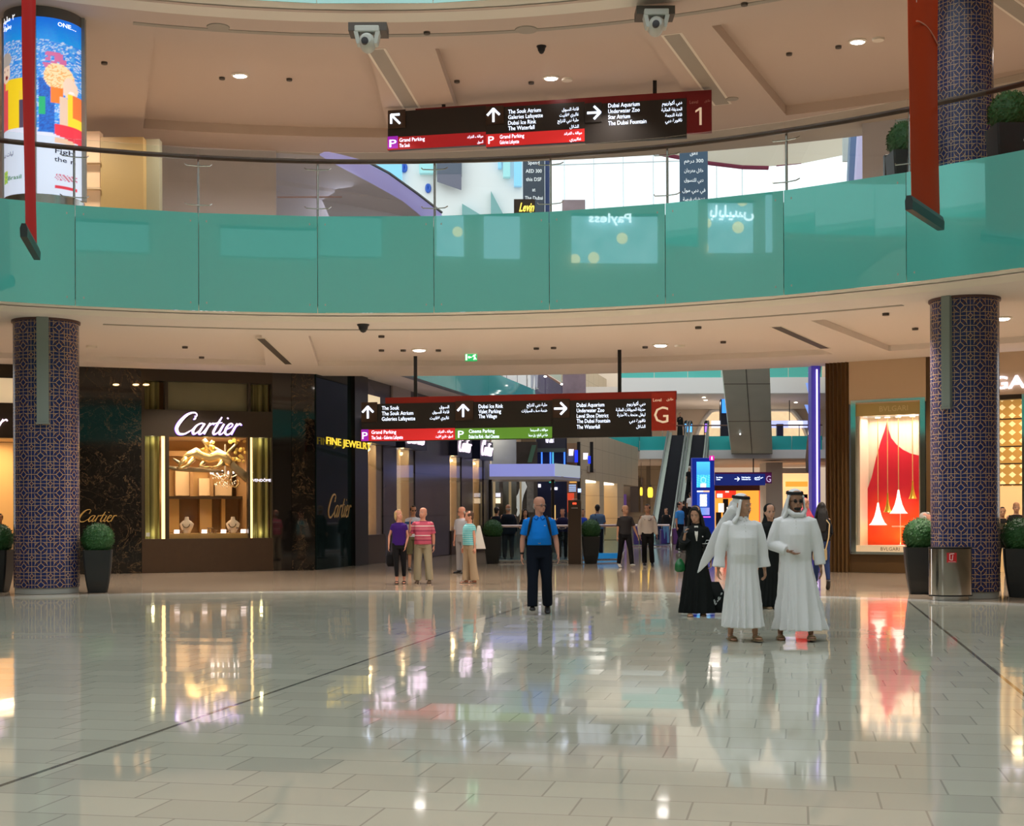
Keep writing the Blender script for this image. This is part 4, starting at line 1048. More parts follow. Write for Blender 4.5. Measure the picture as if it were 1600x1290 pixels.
def ceil_disc(name, px, py, z, r, m, label, cat, h=.02, dome=False, grp=None):
    z = cofz(px, py, z); p = ceilp(px, py, z)
    if dome: mb = MB().lathe((p.x,p.y,z), [(r,0),(r,-.02),(r*.8,-.05),(r*.72,-.10),(r*.4,-.16),(.001,-.18)], 16)
    else: mb = MB().lathe((p.x,p.y,z), [(r,0),(r*.96,-h),(.001,-h)], 20)
    o = mkobj(name, mb, m, None, smooth=True); tag(o, label, cat, grp)
ceil_disc('ceiling_speaker', 341, 42, S2, .24, M_slotL, 'round grey grille speaker in the upper ceiling at the left', 'speaker', grp='ceiling speakers')
ceil_disc('ceiling_speaker', 822.5, 46, S2, .24, M_slotL, 'round grey grille speaker in the upper ceiling between the two cameras', 'speaker', grp='ceiling speakers')
ceil_disc('ceiling_speaker', 1144, 154, S2, .16, M_slotL, 'small round grille speaker at the far end of the right upper slot', 'speaker', grp='ceiling speakers')
ceil_disc('dome_camera', 846, 72, S2, .11, M_dark, 'small black dome camera in the upper ceiling', 'camera', dome=True)
ceil_disc('dome_camera', 567.5, 506.5, S1, .13, M_dark, 'small black dome camera under the edge of the lower ceiling', 'camera', dome=True)
BIG = (886, 1062, 1372, 143)
DET = ((163,97,S2),(347,121,S2),(452,123,S2),(667,50,S2),(714,126,S2),(830,128,S2),(886,123,S2),(1310,72,S2),(1372,60,S2),(1233,83,S2),(1163,5,S2),(143,540,S1),(596,524,S1),(596,546,S1),(630,546,S1),(685,546,S1),(838,543,S1),(865,542,S1),(1062,539,S1),(1091,510,S1),(1130,533,S1),(1008,541,S1),(1384,489,S1),(1430,512,S1),(289,541,S1),(315,557,S1))
for i, (px, py, z) in enumerate(DET):
    big = px in (886, 1062, 1372, 143)
    k_ = sum(1 for a_ in DET if a_[2] == z and (a_[0] in BIG) == (px in BIG) and a_[0] + a_[1]*.01 < px + py*.01)
    ceil_disc('smoke_detector', px, py, z, .13 if big else .07, M_ceil_lip if big else M_slot, ('pale round detector' if big else 'tiny dark sensor') + ' in the %s ceiling, %s from the left' % ('upper' if z > 6 else 'lower', ORD[k_]), 'detector', h=.05, grp=('pale detectors' if big else 'dark sensors') + (' upper ceiling' if z > 6 else ' lower ceiling'))

# ================================================================ pan-tilt cameras under the second floor edge
def ptz(px, py, label):
    Y = ceilp(px, py-22, S2-.02).y; Y = min(Y, 27.7); c = at(px, py, Y-.1); k = Y/2200
    t = thing('surveillance_camera', (c.x, c.y, S2-.1), label, 'camera', 'pan and tilt cameras under the upper edge')
    M_cam = mat('camera grey', (.50,.52,.46), rough=.4); top = c.z + 20*k
    mkobj('mounting_plate', MB().box((c.x-30*k, c.y+.02, top-3*k), (c.x+30*k, c.y+.5, top+10*k)), M_slot, t)
    mkobj('bracket', MB().box((c.x-19*k, c.y-.15, top-9*k), (c.x+19*k, c.y+.18, top+1*k)), M_cam, t, bevel=.02)
    for s in (-1, 1):
        mkobj('yoke_arm', MB().hexa([(c.x+s*13*k-3*k, c.y-.12, c.z-7*k),(c.x+s*13*k+3*k, c.y-.12, c.z-7*k),(c.x+s*13*k+3*k, c.y+.12, c.z-7*k),(c.x+s*13*k-3*k, c.y+.12, c.z-7*k)],
             [(c.x+s*17*k-3.5*k, c.y-.14, top-8*k),(c.x+s*17*k+3.5*k, c.y-.14, top-8*k),(c.x+s*17*k+3.5*k, c.y+.14, top-8*k),(c.x+s*17*k-3.5*k, c.y+.14, top-8*k)]), M_cam, t, bevel=.01)
    h = mkobj('camera_head', MB().loft([[Vector((c.x+rx*cos(a), c.y+yy, c.z-3*k+rz*sin(a))) for a in [2*pi*j/16 for j in range(16)]] for yy, rx, rz in ((.2,8*k,8*k),(.15,12*k,13*k),(-.12,12*k,13*k),(-.2,10*k,10*k),(-.24,7*k,7*k))]), M_cam, t, smooth=True)
    mkobj('lens', MB().loft([[Vector((c.x-2*k+r_*cos(a), c.y+yy, c.z-6*k+r_*sin(a))) for a in [2*pi*j/16 for j in range(16)]] for yy, r_ in ((-.2,6*k),(-.27,5.5*k),(-.272,4.5*k))]), M_dark, h, smooth=True)
    return t
ptz(574, 64, 'grey pan and tilt camera under the upper edge, left of the two')
ptz(1025, 38, 'grey pan and tilt camera under the upper edge, right of the two')

# ================================================================ red banners
def banner(A, B, ztop, zbot, m, label, sc=(0,0)):
    """A near bottom corner, B far bottom corner"""
    A = Vector((A.x, A.y, 0)); B = Vector((B.x, B.y, 0)); d = (B-A).normalized(); nn = Vector((-d.y, d.x, 0))
    t = thing('hanging_banner', ((A+B)/2 + Vector((0,0,zbot))), label, 'banner', 'red banners over the atrium')
    rings = []
    for z in [zbot + (ztop-zbot)*k/24 for k in range(25)]:
        row = []
        for i in range(9):
            p = A + (B-A)*(.04+.92*i/8) + nn*(.025*sin(i*.9+z*.8)); row.append(p+Vector((0,0,z)))
        rings.append(row + [p + nn*.006 for p in reversed(row)])
    mkobj('fabric', MB().loft(rings), m, t, smooth=True)
    e = nn*.055
    mkobj('bottom_bar', MB().loft([[A-e*.7-d*0, A-e, A-e*.7, A+e*.7, A+e, A+e*.7][0:0] or [A-e+Vector((0,0,zbot-.16)), A+e+Vector((0,0,zbot-.16)), A+e*1.1+Vector((0,0,zbot-.02)), A+e*.6+Vector((0,0,zbot+.06)), A-e*.6+Vector((0,0,zbot+.06)), A-e*1.1+Vector((0,0,zbot-.02))],
        [B-e+Vector((0,0,zbot-.16)), B+e+Vector((0,0,zbot-.16)), B+e*1.1+Vector((0,0,zbot-.02)), B+e*.6+Vector((0,0,zbot+.06)), B-e*.6+Vector((0,0,zbot+.06)), B-e*1.1+Vector((0,0,zbot-.02))]]), mat('dark banner bar', (.02,.028,.025), rough=.4), t)
    for q in (A+d*.1, B-d*.1): mkobj('suspension_wire', MB().tube([q+Vector((0,0,ztop)), q+Vector((0,0,S3+.2))], .006, 5), M_steel, t)
    return t, A, B, d, nn
M_ban1 = mat('red banner cloth', (.48,.012,.012), rough=.7, spec=.1)
M_ban2 = mat('orange red banner cloth', (.50,.05,.012), rough=.7, spec=.1)
n1 = at(37, 372, 22.9); f1 = at(58, 390, 25.0)
zb1 = (n1.z+f1.z)/2
banner(n1, f1, 15.0, zb1+.08, M_ban1, 'narrow red hanging banner seen almost edge on, at the left before the backlit poster column')
n2 = at(1420, 326, 21.6); f2 = at(1470, 346, 23.2)
t, A, B, d, nn = banner(n2, f2, 15.0, (n2.z+f2.z)/2+.08, M_ban2, 'orange red hanging banner with a dark bottom bar, before the upper tiled column')
pt_ = at(1433, 12, 22.0)
mkobj('lettering', put_text(MB(), 'T', at(1429, 8, 21.9) - nn*.06 , -d, (0,0,1), size=.35).merge(MB()), mat('banner white', (.85,.82,.78)), t)
mb = MB().tube([at(1427+2.6*k, 34+ (k*k)*.22, 21.85+.1*k) - nn*.05 for k in range(14)], .012, 5); mkobj('curved_line', mb, mat('banner line', (.75,.3,.2)), t)

# ================================================================ topiary planters
M_pot = mat('black planter', (.016,.018,.018), rough=.45)
def f_leaf(nt, b):
    n = noise(26, 5, rough=.7); c = cmix(N(n.outputs['Fac']), (.004,.022,.006), (.035,.16,.030)); nt.links.new(c.s, b.inputs['Base Color'])
M_leaf = mat('clipped leaves', rough=.6, fn=f_leaf)
random.seed(11)
def ball_geo(R=.31):
    mb = MB(); n, m = 40, 24; rings = []
    for j in range(m+1):
        t = -pi/2 + pi*(j+.02)/(m+.04); rr = []
        for k in range(n):
            r_ = R*(1 + random.uniform(-.035,.035)); rr.append(Vector((r_*cos(t)*cos(2*pi*k/n), r_*cos(t)*sin(2*pi*k/n), r_*sin(t))))
        rings.append(rr)
    mb.loft(rings)
    for k in range(1500):
        v = Vector((random.gauss(0,1), random.gauss(0,1), random.gauss(0,1))).normalized(); c = v*R*random.uniform(.97,1.05)
        a = (v.orthogonal().normalized() + Vector((random.uniform(-1,1),random.uniform(-1,1),random.uniform(-1,1)))*.8).normalized(); b_ = v.cross(a).normalized(); a = (a*.5+v*random.uniform(.1,.7)).normalized()
        s_ = random.uniform(.014,.024); mb.add([c, c+a*s_+b_*s_*.5, c+a*s_*2, c+a*s_-b_*s_*.5], [(0,1,2,3)])
    return mb
PL_PROTO = None
def planter(loc, label, s=1.0, h=.87, rz=0):
    global PL_PROTO
    if PL_PROTO is None:
        t = thing('topiary_planter', (0,0,0), label, 'planter', 'black topiary planters')
        hx = [(.80*cos(pi/4+k*pi/2)*(1), .80*sin(pi/4+k*pi/2)) for k in range(4)]
        def sq(w, z, c=.03):
            q = []
            for sx, sy in ((1,1),(-1,1),(-1,-1),(1,-1)):
                if sx*sy > 0: q += [Vector((sx*w, sy*(w-c), z)), Vector((sx*(w-c), sy*w, z))]
                else: q += [Vector((sx*(w-c), sy*w, z)), Vector((sx*w, sy*(w-c), z))]
            return q
        pot = MB().loft([sq(.19,0), sq(.235,.25), sq(.27,.55), sq(.29,h-.02), sq(.292,h), sq(.262,h), sq(.258,h-.06)])
        pt = mkobj('pot', pot, M_pot, t, world=False)
        mkobj('soil', MB().box((-.25,-.25,h-.08),(.25,.25,h-.05)), mat('soil', (.04,.025,.015), rough=.9), pt, world=False)
        fo = mkobj('leaf_ball', ball_geo().mul(Matrix.Translation((0,0,h+.22))), M_leaf, t, world=False); fo['kind'] = 'stuff'
        mkobj('stem', MB().cyl((0,0), .03, h-.06, h+.1, 8), mat('stem wood', (.12,.07,.04)), t, world=False)
        PL_PROTO = t
    else:
        t = copy_tree(PL_PROTO)
    t.location = loc; t.scale = (s,s,s); t.rotation_euler = (0,0,rz); t['label'] = label; t['category'] = 'planter'; t['group'] = 'black topiary planters'
    return t
planter(ground(153, 925), 'black planter with a clipped green ball, right of the left tiled column', rz=.25)
planter(ground(-4, 924), 'black planter with a clipped green ball, cut by the left edge of the photo', 1.0)
planter(ground(1438, 927), 'black planter with a clipped green ball, left of the steel bin', 1.04, rz=-.2)
planter(ground(1594, 932), 'black planter with a clipped green ball, cut by the right edge of the photo', 1.04, rz=-.3)
planter(ground(770, 880), 'black planter with a clipped green ball, left of the man in blue', .98)
planter(ground(923, 880), 'black planter with a clipped green ball, right of the brown totem before the glass railing', .98)
p = at(1418, 801, 26.2); planter((p.x, p.y, FL1), 'black planter with a clipped green ball upstairs, left of the tiled column', 1.1)
p = at(1580, 801, 24.6); planter((p.x, p.y, FL1), 'black planter with a clipped green ball upstairs, right of the tiled column', 1.15)

# ================================================================ steel litter bin
bn = ground(1485, 937); t = thing('litter_bin', bn, 'polished steel oval litter bin with a red pictogram, before the right tiled column', 'bin')
def oval(rx, ry, z, n=40): return [Vector((bn.x+rx*cos(2*pi*k/n), bn.y+ry*sin(2*pi*k/n), z)) for k in range(n)]
mkobj('body', MB().loft([oval(.385,.26,.09), oval(.385,.26,.93)]), M_chrome, t, smooth=True)
mkobj('base', MB().loft([oval(.33,.21,.0), oval(.33,.21,.09)]), M_steel, t, smooth=True)
mkobj('top_rim', MB().loft([oval(.392,.267,.925), oval(.392,.267,.955)]), M_dark, t, smooth=True)
mkobj('lower_rim', MB().loft([oval(.392,.267,.075), oval(.392,.267,.10)]), M_dark, t, smooth=True)
y_ = bn.y-.262; x0 = bn.x-.14
pl = mkobj('pictogram_plate', MB().box((x0,y_-.012,.685),(x0+.17,y_+.02,.86)), mat('red plate', (.5,.015,.02), rough=.4), t)
mb = MB(); 
for a, b in (((.045,.145),(.045,.05)),((.045,.05),(.09,.04)),((.09,.04),(.10,.135)),((.04,.15),(.125,.16))): mb.tube([(x0+a[0],y_-.016,.685+a[1]),(x0+b[0],y_-.016,.685+b[1])], .006, 5)
mb.box((x0+.02,y_-.018,.695),(x0+.15,y_-.012,.70))
mkobj('bin_symbol', mb, mat('plate white', (.85,.8,.78)), pl)

# ================================================================ corridor beyond the ring
DIR = Vector((.225, 1, 0)).normalized(); PER = Vector((DIR.y, -DIR.x, 0))
def pxbox(name, m, px0, py0, px1, py1, Y, th, parent=None, **k):
    """upright box facing the viewer at depth Y, th deep behind its front"""
    a = at(px0, (py0+py1)/2, Y); b = at(px1, (py0+py1)/2, Y); z1 = at((px0+px1)/2, py0, Y).z; z0 = at((px0+px1)/2, py1, Y).z
    return mkobj(name, MB().box((a.x, Y, max(0.0, z0)), (b.x, Y+th, z1)), m, parent, **k)
def pt(px, Y, z=0): a = at(px, 801, Y); return Vector((a.x, Y, z))
def f_cor(nt, b):
    x, y, z = coords(); fr = N.m('FRACT', (x*.22+y)*.42); c = cmix(fr.lt(.03).mx(N.m('FRACT', z*.8).lt(.02)), (.40,.325,.22), (.20,.16,.11)); nt.links.new(c.s, b.inputs['Base Color'])
M_cor = mat('corridor cream stone', rough=.45, fn=f_cor)
M_fasc = mat('white fascia', (.74,.74,.72), rough=.6)
M_navy = mat('navy panel', (.008,.012,.04), rough=.3)
M_bluelit = emis('blue lit strip', (.05,.20,1.0), 1.1)
# left balcony of the first floor
def edgeX(Y): return 4.84 + .2256*(Y-80)
def seg_box(Y0, Y1, dx0, dx1, z0, z1):
    return MB().loft([[Vector((edgeX(Y0)+dx0, Y0, z)), Vector((edgeX(Y0)+dx1, Y0, z)), Vector((edgeX(Y1)+dx1, Y1, z)), Vector((edgeX(Y1)+dx0, Y1, z))] for z in (z0, z1)])
t = thing('turquoise_balustrade', (edgeX(60), 60, 5.9), 'long turquoise glass parapet of the corridor first floor, receding at the left', 'balustrade')
n_ = 12
for k in range(n_):
    Y0 = 40.2 + (98-40.2)*k/n_; Y1 = 40.2 + (98-40.2)*(k+1)/n_ - .03
    mkobj('glass_panel', seg_box(Y0, Y1, -.03, 0, 5.92, 7.12), M_teal2, t)
mkobj('edge_trim', seg_box(40.2, 98, -.05, .03, 5.84, 5.92), M_dark, t)
for k in range(0, 24):
    Y0 = 50 + 2*k; mkobj('post', MB().cyl((edgeX(Y0)-.1, Y0), .03, 7.0, 8.1, 8), M_steel, t)
mkobj('handrail', MB().tube([(edgeX(Y)-.1, Y, 8.1) for Y in (50, 97)], .04, 8), M_steel, t)
struct('floor', seg_box(40.2, 98, -14, -.04, 5.85, 6.9), M_ceil, 'first floor gallery slab along the left of the corridor')
# cream upper wall beyond the gallery and dark shopfront openings
mb = seg_box(56, 112, -9, -4.5, 6.9, 12.2); struct('wall_left', mb, M_cor, 'cream upper wall of the corridor first floor')
for Y0, Y1, m, lab in ((57, 63, 'dark green shop glass', 'nearer'), (64, 67, 'dark green shop glass', 'farther')):
    o = mkobj('shop_window', seg_box(Y0, Y1, -4.5, -4.4, 6.95, 10), mat(m, (.03,.10,.09), rough=.1), None); tag(o, 'dark green shop window on the upper gallery, %s of two' % lab, 'window')
o = pxbox('pilaster', mat('pale green stone', (.62,.68,.55), rough=.4), 857, 572, 877, 625, 66.5, 1.2); tag(o, 'pale pilaster on the upper gallery right of the visitor in white', 'pillar')
t = thing('glass_stair_rail', pt(880, 63, 6.9), 'sloping glass stair rail glinting on the upper gallery', 'railing')
rp_ = [at(836, 580, 63), at(850, 583, 63.5), at(868, 594, 64), at(885, 605, 64.5), at(912, 618, 65)]
mkobj('rail', MB().tube(rp_, .05, 8), mat('pink brass', (.75,.5,.38), rough=.25, metal=.7), t, smooth=True)
mkobj('glass', MB().add(rp_ + [p - Vector((0,0,1.0)) for p in reversed(rp_)], [tuple(range(10))]).add([p+Vector((0,.03,0)) for p in rp_ + [p - Vector((0,0,1.0)) for p in reversed(rp_)]], [tuple(range(10))]), M_clear, t)
for i, (px, py) in enumerate(((838,580),(845,581),(852,588),(878,600),(892,608),(895,611),(903,613))):
    p = at(px, py, 62.8); o = mkobj('sparkle_lamp', MB().ell(p, (.07,.05,.04), 8, 4), emis('sparkle', (1,.95,.85), 4), None); tag(o, 'tiny bright lamp by the glass stair rail, %s from the left' % ORD[i], 'lamp', 'tiny lamps by the glass stair')

# bridge at the end, first and second floor
def brY(X): return 98.0
def bridge(z0, z1, zf0, x0, x1, tl, fl_, nm, mt):
    t = thing('turquoise_balustrade', ((x0+x1)/2, 98, z0), tl, 'balustrade')
    n = 6
    for k in range(n):
        a = x0+(x1-x0)*k/n; b = x0+(x1-x0)*(k+1)/n-.03
        mkobj('glass_panel', MB().box((a, 97.9, z0), (b, 97.95, z1)), mt, t)
    mkobj('handrail', MB().tube([(x0, 97.95, z1+.75), (x1, 97.95, z1+.75)], .05, 8), M_rail, t)
    for k in range(9): 
        xx = x0+(x1-x0)*k/8; mkobj('post', MB().cyl((xx, 98.0), .03, z1-.3, z1+.75, 8), M_steel, t)
    struct('trim_2', MB().box((x0-.0, 97.8, zf0), (x1+3, 98.6, z0)), M_fasc, fl_)
bridge(5.92, 6.88, 5.32, 8.9, 21.6, 'turquoise glass parapet of the first floor bridge at the far end', 'white fascia of the first floor bridge at the far end', 'b1', M_teal2)
bridge(10.95, 11.75, 9.85, 7.6, 21.6, 'pale turquoise parapet of the second floor bridge just under the near ceiling', 'white fascia of the second floor bridge', 'b2', mat('pale turquoise glass', (.10,.52,.46), rough=.1))
struct('floor', MB().box((4.0, 98.6, 5.3), (26, 117, 6.85)), M_ceil, 'slab of the first floor bridge')
struct('floor', MB().box((4.0, 98.6, 9.85), (26, 114, 10.4)), M_ceil, 'slab of the second floor bridge')
# back walls
M_arch = mat('cream arch wall', (.70,.58,.45), rough=.6)
ac = at(1175, 700, 113); R_ = 4.55; zc = 6.4
mb = MB(); zl, zh = 6.0, 9.85; xs0, xs1 = 2.0, 27.0
arc = [(ac.x + R_*cos(pi-pi*k/24), zc + R_*sin(pi*k/24)) for k in range(25)]
arc = [(x, min(z, zh-.05)) for x, z in arc]
front = [(xs0,zl)] + [(arc[0][0],zl)] + arc + [(arc[-1][0],zl),(xs1,zl),(xs1,zh),(xs0,zh)]
# split in strips so every face is convex
cols = [xs0] + [a[0] for a in arc] + [xs1]; bots = [zl, arc[0][1]] ; 
for i in range(len(arc)-1):
    a, b = arc[i], arc[i+1]
    mb.hexa([(a[0],113,a[1]),(b[0],113,b[1]),(b[0],113.6,b[1]),(a[0],113.6,a[1])], [(a[0],113,zh),(b[0],113,zh),(b[0],113.6,zh),(a[0],113.6,zh)])
mb.box((xs0,113,zl),(arc[0][0],113.6,zh)); mb.box((arc[-1][0],113,zl),(xs1,113.6,zh))
struct('wall_back', mb, M_arch, 'cream wall with a wide arch on the upper floor at the far end')
mb = MB().tube([(ac.x + (R_+.12)*cos(pi-pi*k/24), 112.95, min(zc + (R_+.12)*sin(pi*k/24), zh)) for k in range(25)], .16, 6); struct('trim_2', mb, M_fasc, 'pale moulding of the far arch')
o = mkobj('lattice_screen', MB().box((ac.x-5.2, 116, 6.86), (ac.x+5.2, 116.1, 9.85)), mat('far gold lattice', rough=.5, es=.5, fn=lambda nt, b: f_lat2(nt, b)) if False else mat('far lattice', (.8,.62,.4), rough=.5, emit=(1,.8,.5), es=.35, var=(2,.3)), None); tag(o, 'golden lattice wall seen through the far arch', 'screen')
struct('wall_back', MB().box((1.0, 113, 10.4), (28, 113.6, 19)), M_arch, 'cream upper wall closing the corridor above the second bridge')
struct('wall_right', MB().loft([[Vector((8.38+.225*34,71.6,z)), Vector((8.38+.225*75,112.9,z)), Vector((9.0+.225*75,112.9,z)), Vector((9.0+.225*34,71.6,z))] for z in (10, 17)]), M_arch, 'cream upper wall along the right of the corridor')
struct('wall_back', MB().box((-10, 124, 0), (34, 124.5, 11)), M_arch, 'cream wall at the very end of the corridor')
# rear wall pieces, ground floor
t = thing('shopfront', pt(1158, 112, 0), 'far orange and red lit shop under the bridge, under the small blue hanging sign', 'shopfront')
pxbox('orange_back', mat('orange lit wall', (.9,.35,.05), emit=(1,.38,.05), es=.8), 1118, 766, 1200, 842, 116.5, .2, t)
pxbox('red_panel', mat('red lit panel', (.8,.05,.02), emit=(.9,.04,.02), es=.6), 1187, 766, 1196, 842, 112, .3, t)
pxbox('red_shelf', mat('red lit panel'), 1119, 763, 1150, 778, 112.4, .3, t)
pxbox('dark_header', mat('dark maroon', (.05,.01,.015)), 1114, 757, 1200, 766, 111.6, .6, t)
for i, (a, b, c, d) in enumerate(((1121,771,1129,777),(1134,767,1139,769),(1145,778,1150,785),(1160,778,1166,790),(1123,786,1131,800),(1136,792,1146,797),(1140,803,1150,806))):
    pxbox('lit_shelf', emis('far shelf light', (1,.75,.6), 1.3), a, b, c, d, 112.2, .2, t)
for a, b in ((1130,779),(1142,786),(1152,792),(1119,800)):
    pxbox('dark_display', M_dark, a, b, a+8, b+40, 112.3, .2, t)
o = pxbox('stone_pillar', M_arch, 1197, 722, 1223, 870, 100.5, 2.5); tag(o, 'cream pillar under the far bridge, right of the small hanging sign', 'pillar')
t = thing('shopfront', pt(1243, 104, 0), 'far cream and orange lit shop beside the violet corridor wall', 'shopfront')
pxbox('lit_back', mat('peach lit wall', (.95,.6,.35), emit=(1,.55,.25), es=.9), 1222, 738, 1270, 860, 108, .2, t)
pxbox('orange_arch', mat('orange lit wall'), 1228, 752, 1262, 760, 107.5, .2, t)
pxbox('top_frame', M_fasc, 1220, 731, 1272, 739, 106, .3, t)
pxbox('dark_display', M_dark, 1231, 772, 1262, 850, 107, .2, t)
# left rear: lantern wall
t = thing('lantern_wall', pt(1010, 112, 0), 'far cream wall with a dark lattice panel and yellow lanterns left of the escalators', 'wall')
pxbox('wall_face', M_cor, 938, 722, 1075, 870, 112, .4, t)
pxbox('lattice_panel', mat('grey lattice', (.13,.11,.10), rough=.5), 985, 743, 998, 800, 111.8, .15, t)
pxbox('niche', mat('grey niche', (.25,.2,.17)), 1001, 746, 1005, 800, 111.8, .15, t)
pxbox('doorway_light', emis('door glow', (1,.6,.25), .6), 950, 764, 957, 842, 111.7, .2, t)
pxbox('lit_pilaster', mat('pale lit pilaster', (.9,.85,.75), emit=(1,.9,.75), es=.4), 963, 764, 966, 842, 111.7, .2, t)
pxbox('purple_door', mat('purple shop', (.12,.06,.20), emit=(.3,.15,.6), es=.12), 967, 772, 979, 842, 111.6, .2, t)
pxbox('white_sign', M_bluew, 971, 745, 979, 752, 111.4, .1, t)
for px, py0, py1, w_, Y, lab in ((959,764,777,4,96,'left'),(1002,761,774,3,104,'middle, partly hidden'),(1016,761,777,6,98,'right, large'),(801,759,777,5,61.8,'near the kiosk canopy')):
    c = at(px, py1, Y); k = Y/2200; hh = (py1-py0)*k
    t = thing('lantern', (c.x, c.y, c.z), 'yellow glowing hanging lantern, ' + lab, 'lamp', 'yellow lanterns')
    mkobj('shade', MB().lathe(c, [(w_*k*.5,0),(w_*k*.7,hh*.2),(w_*k*.7,hh*.8),(w_*k*.45,hh)], 10), emis('lantern yellow', (1,.62,.05), 1.2), t, smooth=True)
    mkobj('cap', MB().lathe(c+Vector((0,0,hh)), [(w_*k*.5,0),(w_*k*.3,.12),(.01,.25)], 10), M_bronze, t)
    mkobj('cord', MB().cyl((c.x,c.y), .015, c.z+hh+.2, (5.32 if Y > 98 else 5.92), 5), M_dark, t)
# ================================================================ left side shops beyond the Cartier side wall
w2 = Wall((3.3-.225*8.0, 62.0), (3.3+.225*22, 92.0), None)
H2 = lambda px, py: w2.hit(px, py)[1]
mb = MB(); ua, ub_ = w2.hit(906,801)[0], w2.L
w2.box(mb, ua, ub_, -3.0, 0, 3.3, 5.84); 
for a, b in ((906,912),(934,941),(962,972)): w2.box(mb, w2.hit(a,801)[0], w2.hit(b,801)[0], -3.0, .1, 0, 3.3)
struct('wall_left', mb, M_cor, 'cream stone shop piers on the left of the corridor beyond the kiosk')
for (a, b, lab) in ((912,934,'nearer'),(941,962,'farther')):
    t = thing('shopfront', w2.P(w2.hit((a+b)/2,801)[0], 0, 0), 'golden lit shop opening between cream piers, %s one' % lab, 'shopfront')
    u0_, u1_ = w2.hit(a,801)[0], w2.hit(b,801)[0]
    w2.part('lit_interior', mat('golden interior', (.9,.6,.28), emit=(1,.62,.25), es=.75, var=(3,.3)), t, u0_, u1_, -1.6, -1.5, 0, 3.3)
    w2.part('top_light', emis('white top light', (1,.95,.8), 1.6), t, u0_, u1_, -.8, -.1, 3.2, 3.29)
    for k in range(4): 
        uu_ = u0_ + (u1_-u0_)*(.12+.22*k); w2.part('display_item', M_goldlit if k % 2 else mat('amber dark', (.3,.12,.03)), t, uu_, uu_+.5, -1.2, -.9, .9+.3*(k%2), 2.0+.3*k)
for a, b, c, d in ((917,728,923,737),(905,735,908,741),(925,732,929,737)):
    o = w2.part('wall_grille', mat('grille brown', (.28,.22,.18)), None, w2.hit(a,732)[0], w2.hit(b,732)[0], .001, .05, H2(a,d), H2(a,c)) if False else w2.part('wall_grille', mat('grille brown', (.28,.22,.18)), None, w2.hit(a,732)[0], w2.hit(c,732)[0], .001, .05, H2(a,d), H2(a,b)); tag(o, 'small brown square grille on the cream wall above the golden shop, %s' % {917:'left and largest',905:'by the dark pillar',925:'right'}[a], 'vent', 'square wall grilles')
# dark shop with blue lights (px 845..905)
t = thing('shopfront', pt(875, 66, 0), 'dark navy shopfront with blue vertical lights and a white sign behind the kiosk', 'shopfront')
pxbox('facade', M_navy, 838, 682, 886, 884, 66, 1.0, t)
pxbox('fascia', mat('dark grey fascia', (.05,.05,.07), rough=.3), 838, 683, 884, 702, 65.8, .2, t)
pxbox('fascia_ledge', mat('grey green ledge', (.10,.13,.12), rough=.3), 838, 700, 884, 706, 65.6, .4, t)
for a in (845.5, 859, 863, 881): pxbox('blue_light', M_bluelit if a != 863 else emis('cyan strip', (.1,.55,.8), .6), a, 706, a+2.2, 728, 65.7, .15, t)
c = at(852, 691, 65.7); w_ = 24*65.7/2200
mkobj('sign_lettering', put_text(MB(), 'Van Cleef & Arpels', c, Vector((1,.25,0)), (0,0,1), size=.52, width=w_, bold=.03).mul(Matrix.Identity(4)), M_bluew, t)
pxbox('door_light', emis('door amber', (1,.6,.2), .7), 862, 789, 868, 812, 65.8, .1, t); pxbox('small_sign', M_bluew, 861, 761, 871, 765, 65.8, .1, t); pxbox('green_sign', emis('green small', (.05,.5,.4), .5), 858, 751, 867, 754, 65.8, .1, t); pxbox('small_sign', M_bluew, 841, 756, 845, 761, 65.8, .1, t)
# HW shop
t = thing('shopfront', pt(897, 68, 0), 'narrow shopfront with two white monogram signs and brown panels', 'shopfront')
pxbox('brown_panel', M_brownshop, 886, 692, 907, 860, 68.5, .6, t); pxbox('pale_panel', mat('grey pale panel', (.22,.21,.24), rough=.3), 886, 708, 897, 722, 68.2, .3, t)
for px, py in ((889,703),(911.5,709)):
    c = at(px, py+8, 67.5); mkobj('monogram_sign', put_text(MB(), 'HW', c, (1,.2,0), (0,0,1), size=.40, width=7.5*67.5/2200, bold=.05, ext=.02), M_bluew, t)
for a in (898, 918): pxbox('dark_pillar', M_dark, a+4, 690, a+9, 738 if a > 900 else 850, 67.9, .3, t); 
pxbox('blue_glow_panel', mat('blue glow', (.01,.02,.4), emit=(.01,.04,.9), es=.7), 898, 703, 903, 722, 67.8, .2, t); pxbox('blue_glow_panel', MATS['blue glow'], 919, 712, 923, 724, 67.8, .2, t)
pxbox('lit_lower_sign', emis('blue white small', (.4,.5,1), 1.3), 903, 763, 908, 769, 67.6, .1, t)
pxbox('red_interior', mat('red interior', (.7,.08,.03), emit=(.9,.08,.03), es=.45), 887, 770, 897, 800, 68.0, .2, t)
pxbox('orange_lamps', mat('lamp amber', (.8,.4,.1), emit=(1,.5,.1), es=.5), 890, 748, 901, 754, 68.0, .2, t)
for k in range(4): pxbox('lit_line', emis('blue line', (.4,.6,1), .8), 889, 757+k*3, 900, 758.3+k*3, 68.0, .1, t)
